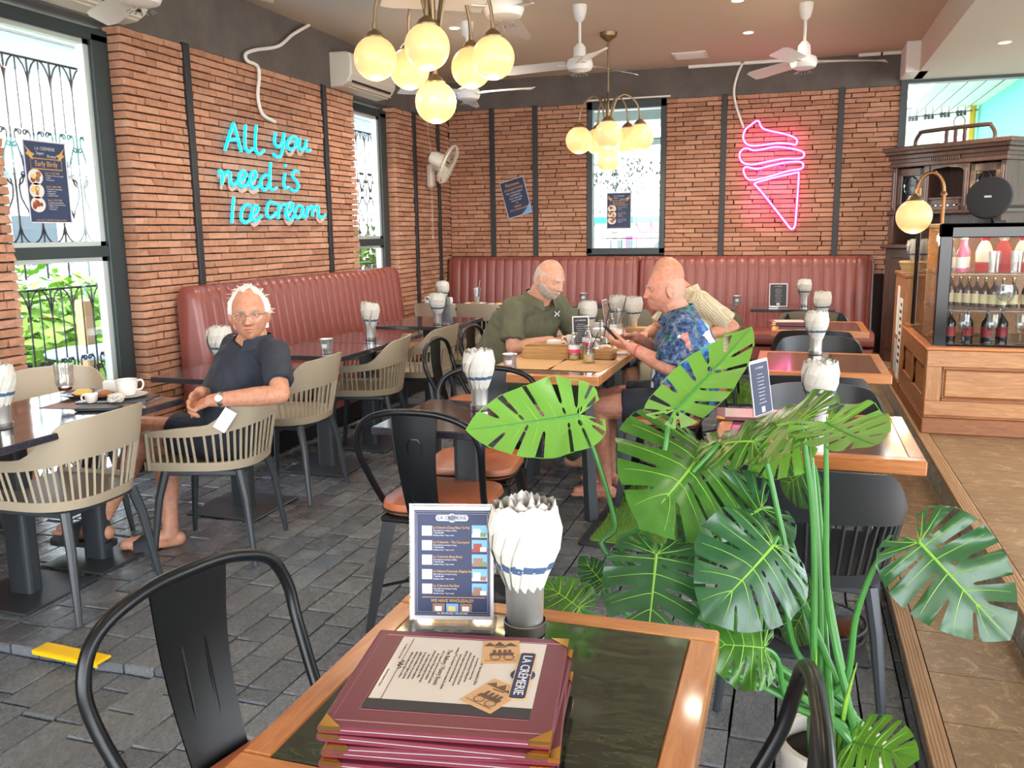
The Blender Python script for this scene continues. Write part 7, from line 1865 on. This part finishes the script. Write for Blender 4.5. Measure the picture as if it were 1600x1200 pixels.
# cordyline by the window
cp = tag(empty('cordyline', (-4.55, 3.75, -.16)), 'spiky pale cordyline plant just outside the left window', 'plant')
MB().tube([(0, 0, 0), (.02, .02, .55)], [.04, .03], 8).build('trunk', 'wire_grey', cp)
q = random.Random(5)
for k_ in range(34):
    a = q.uniform(0, 6.28); el = q.uniform(.1, 1.2); L = q.uniform(.45, .75)
    def lf(u, v):
        r_ = L * u; return (cos(a) * r_ * cos(el) - sin(a) * (v - .5) * .05 * (1 - abs(2 * u - .8) ** 2 * .3) * (1 - u ** 3), sin(a) * r_ * cos(el) + cos(a) * (v - .5) * .05 * (1 - u ** 3), .50 + .3 * (k_ % 3) * .5 + r_ * sin(el) - .55 * (r_ ** 2) * cos(el))
    MB().grid(lf, 7, 3).build('blade_leaf', 'palm_leaf' if k_ % 3 else 'bush_b', cp)
# white house with fence across the road, poles and wires
hs = tag(empty('white_house', (-19, 14, -.16)), 'white low house across the road behind a lattice fence', 'house')
MB().box(-2.5, -6, 0, 2.5, 7, 3.0).build('wall', 'white_wall', hs)
MB().add([(2.9, -6.4, 3.0), (2.9, 7.4, 3.0), (0, 7.4, 4.4), (0, -6.4, 4.4), (-2.9, -6.4, 3.0), (-2.9, 7.4, 3.0)], [(0, 1, 2, 3), (3, 2, 5, 4)]).build('roof', 'roof_sheet', hs)
for k_ in range(4):
    w_ = MB().box(2.5, -4.6 + 2.8 * k_, .9, 2.56, -3.2 + 2.8 * k_, 2.2).build('window', 'white_paint', hs); MB().box(2.56, -4.5 + 2.8 * k_, 1.0, 2.58, -3.3 + 2.8 * k_, 2.1).build('pane', 'dark_glass', w_)
fn = tag(empty('lattice_fence', (-10.2, 10, -.16)), 'pale lattice fence along the far side of the lane', 'fence')
for k_ in range(9): MB().box(-.04, -8 + 2 * k_, 0, .04, -7.9 + 2 * k_, 1.5).build('post', 'white_wall', fn)
mb = MB()
for k_ in range(110): y = -8 + k_ * .146; mb.tube([(0, y, .2), (0, y + 1.2, 1.4)], .010, 3).tube([(0, y + 1.2, .2), (0, y, 1.4)], .010, 3)
lt = mb.build('lattice', 'lattice_grey', fn); lt['kind'] = 'stuff'
for k_, (x, y) in enumerate(((-9.4, 12.6), (-9.6, 22))):
    t = tag(empty('utility_pole', (x, y, -.16)), 'grey concrete utility pole outside the left windows, %s' % ('nearer', 'farther')[k_], 'pole')
    MB().box(-.14, -.14, 0, .14, .14, 9).build('pole', 'paving', t)
    MB().box(-.9, -.06, 7.6, .9, .06, 7.75).build('cross_arm', 'wire_grey', t)
for k_ in range(9):
    z = 4.0 + .22 * k_ + (k_ % 3) * .1
    o = MB().tube([(-9.3 + .1 * (k_ % 4), -8 + 4 * j, z + .35 * ((j - 5) / 5) ** 2 - .35) for j in range(11)], .014, 4).build('overhead_wire', 'wire_grey')
    tag(o, 'dark overhead power wire outside the left windows, %s from the lowest' % ('the lowest, first', 'second', 'third', 'fourth', 'fifth', 'sixth', 'seventh', 'eighth', 'topmost, ninth')[k_], 'wire', 'street power wires')
tag(MB().cbox(-.05, -.05, 0, .05, .05, 1.1, .01).build('garden_post', 'sepia', T=M.Translation((-5.6, 5.75, -.16))), 'short pale wooden post outside the big left window', 'post')
ot = tag(empty('patio_table', (-5.2, 5.55, -.16)), 'round patio table outside the big left window', 'table')
MB().lathe([(0, .70), (.45, .70), (.46, .715), (.45, .73), (0, .73)], 24).build('table_top', 'awning', ot); MB().tube([(0, 0, 0), (0, 0, .7)], .03, 8).build('leg', 'wire_grey', ot)

# carport, shop and plants behind the rear window
cpz = tag(empty('carport', (-2.5, 12, -.16)), 'corrugated metal carport roof behind the rear window', 'carport')
mb = MB()
mb.grid(lambda u, v: (-5 + 8.2 * u, -1.6 + 9 * v, 3.55 + .25 * v + .02 * sin(u * 220)), 161, 3); mb.build('roof_sheet', 'roof_sheet', cpz)
for x in (-4.5, -1.2, 2.4):
    for y in (-1.4, 6.6): MB().box(x - .05, y - .05, 0, x + .05, y + .05, 3.5).build('post', 'white_wall', cpz)
for y in (-1.4, 2.4, 6.6): MB().box(-5, y - .05, 3.35, 3.1, y + .05, 3.5).build('beam', 'lattice_grey', cpz)
MB().tube([(-1.2, -1.4, 3.4), (2.4, 2.4, 3.4)], .05, 4).build('brace', 'lattice_grey', cpz)
sh_ = tag(empty('shop_front', (-3.2, 24, -.16)), 'white shop front with green stripe and pink sign behind the rear window', 'shop')
MB().box(-7, 0, 0, 7, 3, 2.6).build('wall', 'white_wall', sh_)
MB().box(-7, -.06, 1.80, 7, 0, 1.98).build('green_stripe', 'green_sign', sh_)
MB().box(-.95, -.12, 1.52, .3, -.06, 1.79).build('pink_board', 'pink_sign', sh_)
text('29', .24, M(((1, 0, 0, -.72), (0, 0, -1, -.13), (0, 1, 0, 1.655), (0, 0, 0, 1))), 'print_white', sh_)
for k_ in range(5):
    x = -1.75 + .5 * k_
    p = MB().box(x, -.06, .1, x + .44, -.02, 1.45).build('shop_door', ['white_wall', 'pink_sign', 'dark_glass', 'dark_glass', 'green_sign'][k_], sh_); MB().box(x + .05, -.08, .8, x + .39, -.06, 1.35).build('pane', 'dark_glass', p)
hb = tag(empty('hanging_plants', (-2.4, 13.3, 2.05)), 'mass of trailing grey-green plants hanging under the carport', 'plant')
q = random.Random(9); mb = MB()
for i in range(1300):
    x = q.uniform(-1.5, 1.5)
    p = V((x, q.uniform(-.4, .4), .26 - .22 * x + q.uniform(-.30, .22))); a = V((q.gauss(0, 1), q.gauss(0, 1), q.gauss(0, 1))).normalized(); b = a.orthogonal().normalized(); l = q.uniform(.02, .05)
    mb.add([p - a * l, p + b * l * .4, p + a * l, p - b * l * .4], [(0, 1, 2, 3)])
mat('grey_leaf', '8c9b8c', .7); g = mb.build('leaves', 'grey_leaf', hb); g['kind'] = 'stuff'

# aqua building, soffit, insulators and wires behind the right pane
ab = tag(empty('aqua_building', (3.1, 19, -.16)), 'pale aqua building with deep white eaves behind the right pane', 'building')
MB().box(0, -8.4, 2.75, 5, 0, 3.78).box(.5, -8.4, 0, 5, 0, 2.75).build('wall', 'aqua_wall', ab)
MB().box(-1.15, -8.4, 3.78, 5, 4, 3.95).build('eaves', 'pale_green_wall', ab)
MB().box(-6, 4, 0, 0, 4.3, 3.8).build('rear_wall', 'pale_green_wall', ab)
MB().box(-.05, -8.4, 2.68, .1, 0, 2.76).build('ledge', 'lattice_grey', ab)
for k_ in range(5):
    w_ = MB().box(.44, -8 + 1.7 * k_, 1.2, .5, -6.7 + 1.7 * k_, 2.6).build('window', 'white_paint', ab); MB().box(.41, -7.9 + 1.7 * k_, 1.3, .44, -6.8 + 1.7 * k_, 2.5).build('pane', 'dark_glass', w_)
yp = tag(empty('yellow_pole', (3.0, 18.4, -.16)), 'yellow steel utility pole behind the hutch', 'pole')
MB().box(-.05, -.05, 0, .05, .05, 3.86).build('mast', 'yellow_steel', yp); MB().box(-.02, -.07, 0, .02, .07, 3.86).build('rib', 'yellow_steel', yp)
MB().tube([(-1.15, -.05, 3.78), (.12, -.05, 3.87)], .014, 5).tube([(-1.1, -.05, 3.62), (.08, -.05, 3.70)], .012, 5).build('cross_arm', 'wire_grey', yp)
for k_ in range(4):
    x = -1.02 + .27 * k_; z = 3.60 + .02 * k_
    b_ = MB().tube([(x - .05, -.05, z + .18), (x - .05, -.05, z)], .006, 4).tube([(x + .07, -.05, z + .18), (x + .07, -.05, z)], .006, 4).build('hanger', 'wire_grey', yp)
    for s in (-.05, .01, .07): MB().lathe([(.012, -.05), (.036, -.035), (.02, -.015), (.04, 0), (.02, .015), (.036, .035), (.012, .05)], 10, T=M.Translation((x + s, -.05, z))).build('insulator', 'wire_grey', b_)
    o = MB().tube([(3.0 + x, 18.35, z - .16), (3.0 + x + .15, 14, z + .0), (3.0 + x + .45, 9.75, z + .1)], .008, 5).build('overhead_wire', 'wire_grey'); tag(o, 'thick cable crossing behind the right pane, %s from the left' % ('first', 'second', 'third', 'fourth')[k_], 'wire')
MB().tube([(.10 * cos(a) - .22, -.06, 3.50 + .12 * sin(a)) for a in [2 * pi * k_ / 20 * 3 for k_ in range(21)]], .006, 4).build('wire_coil', 'wire_grey', yp)
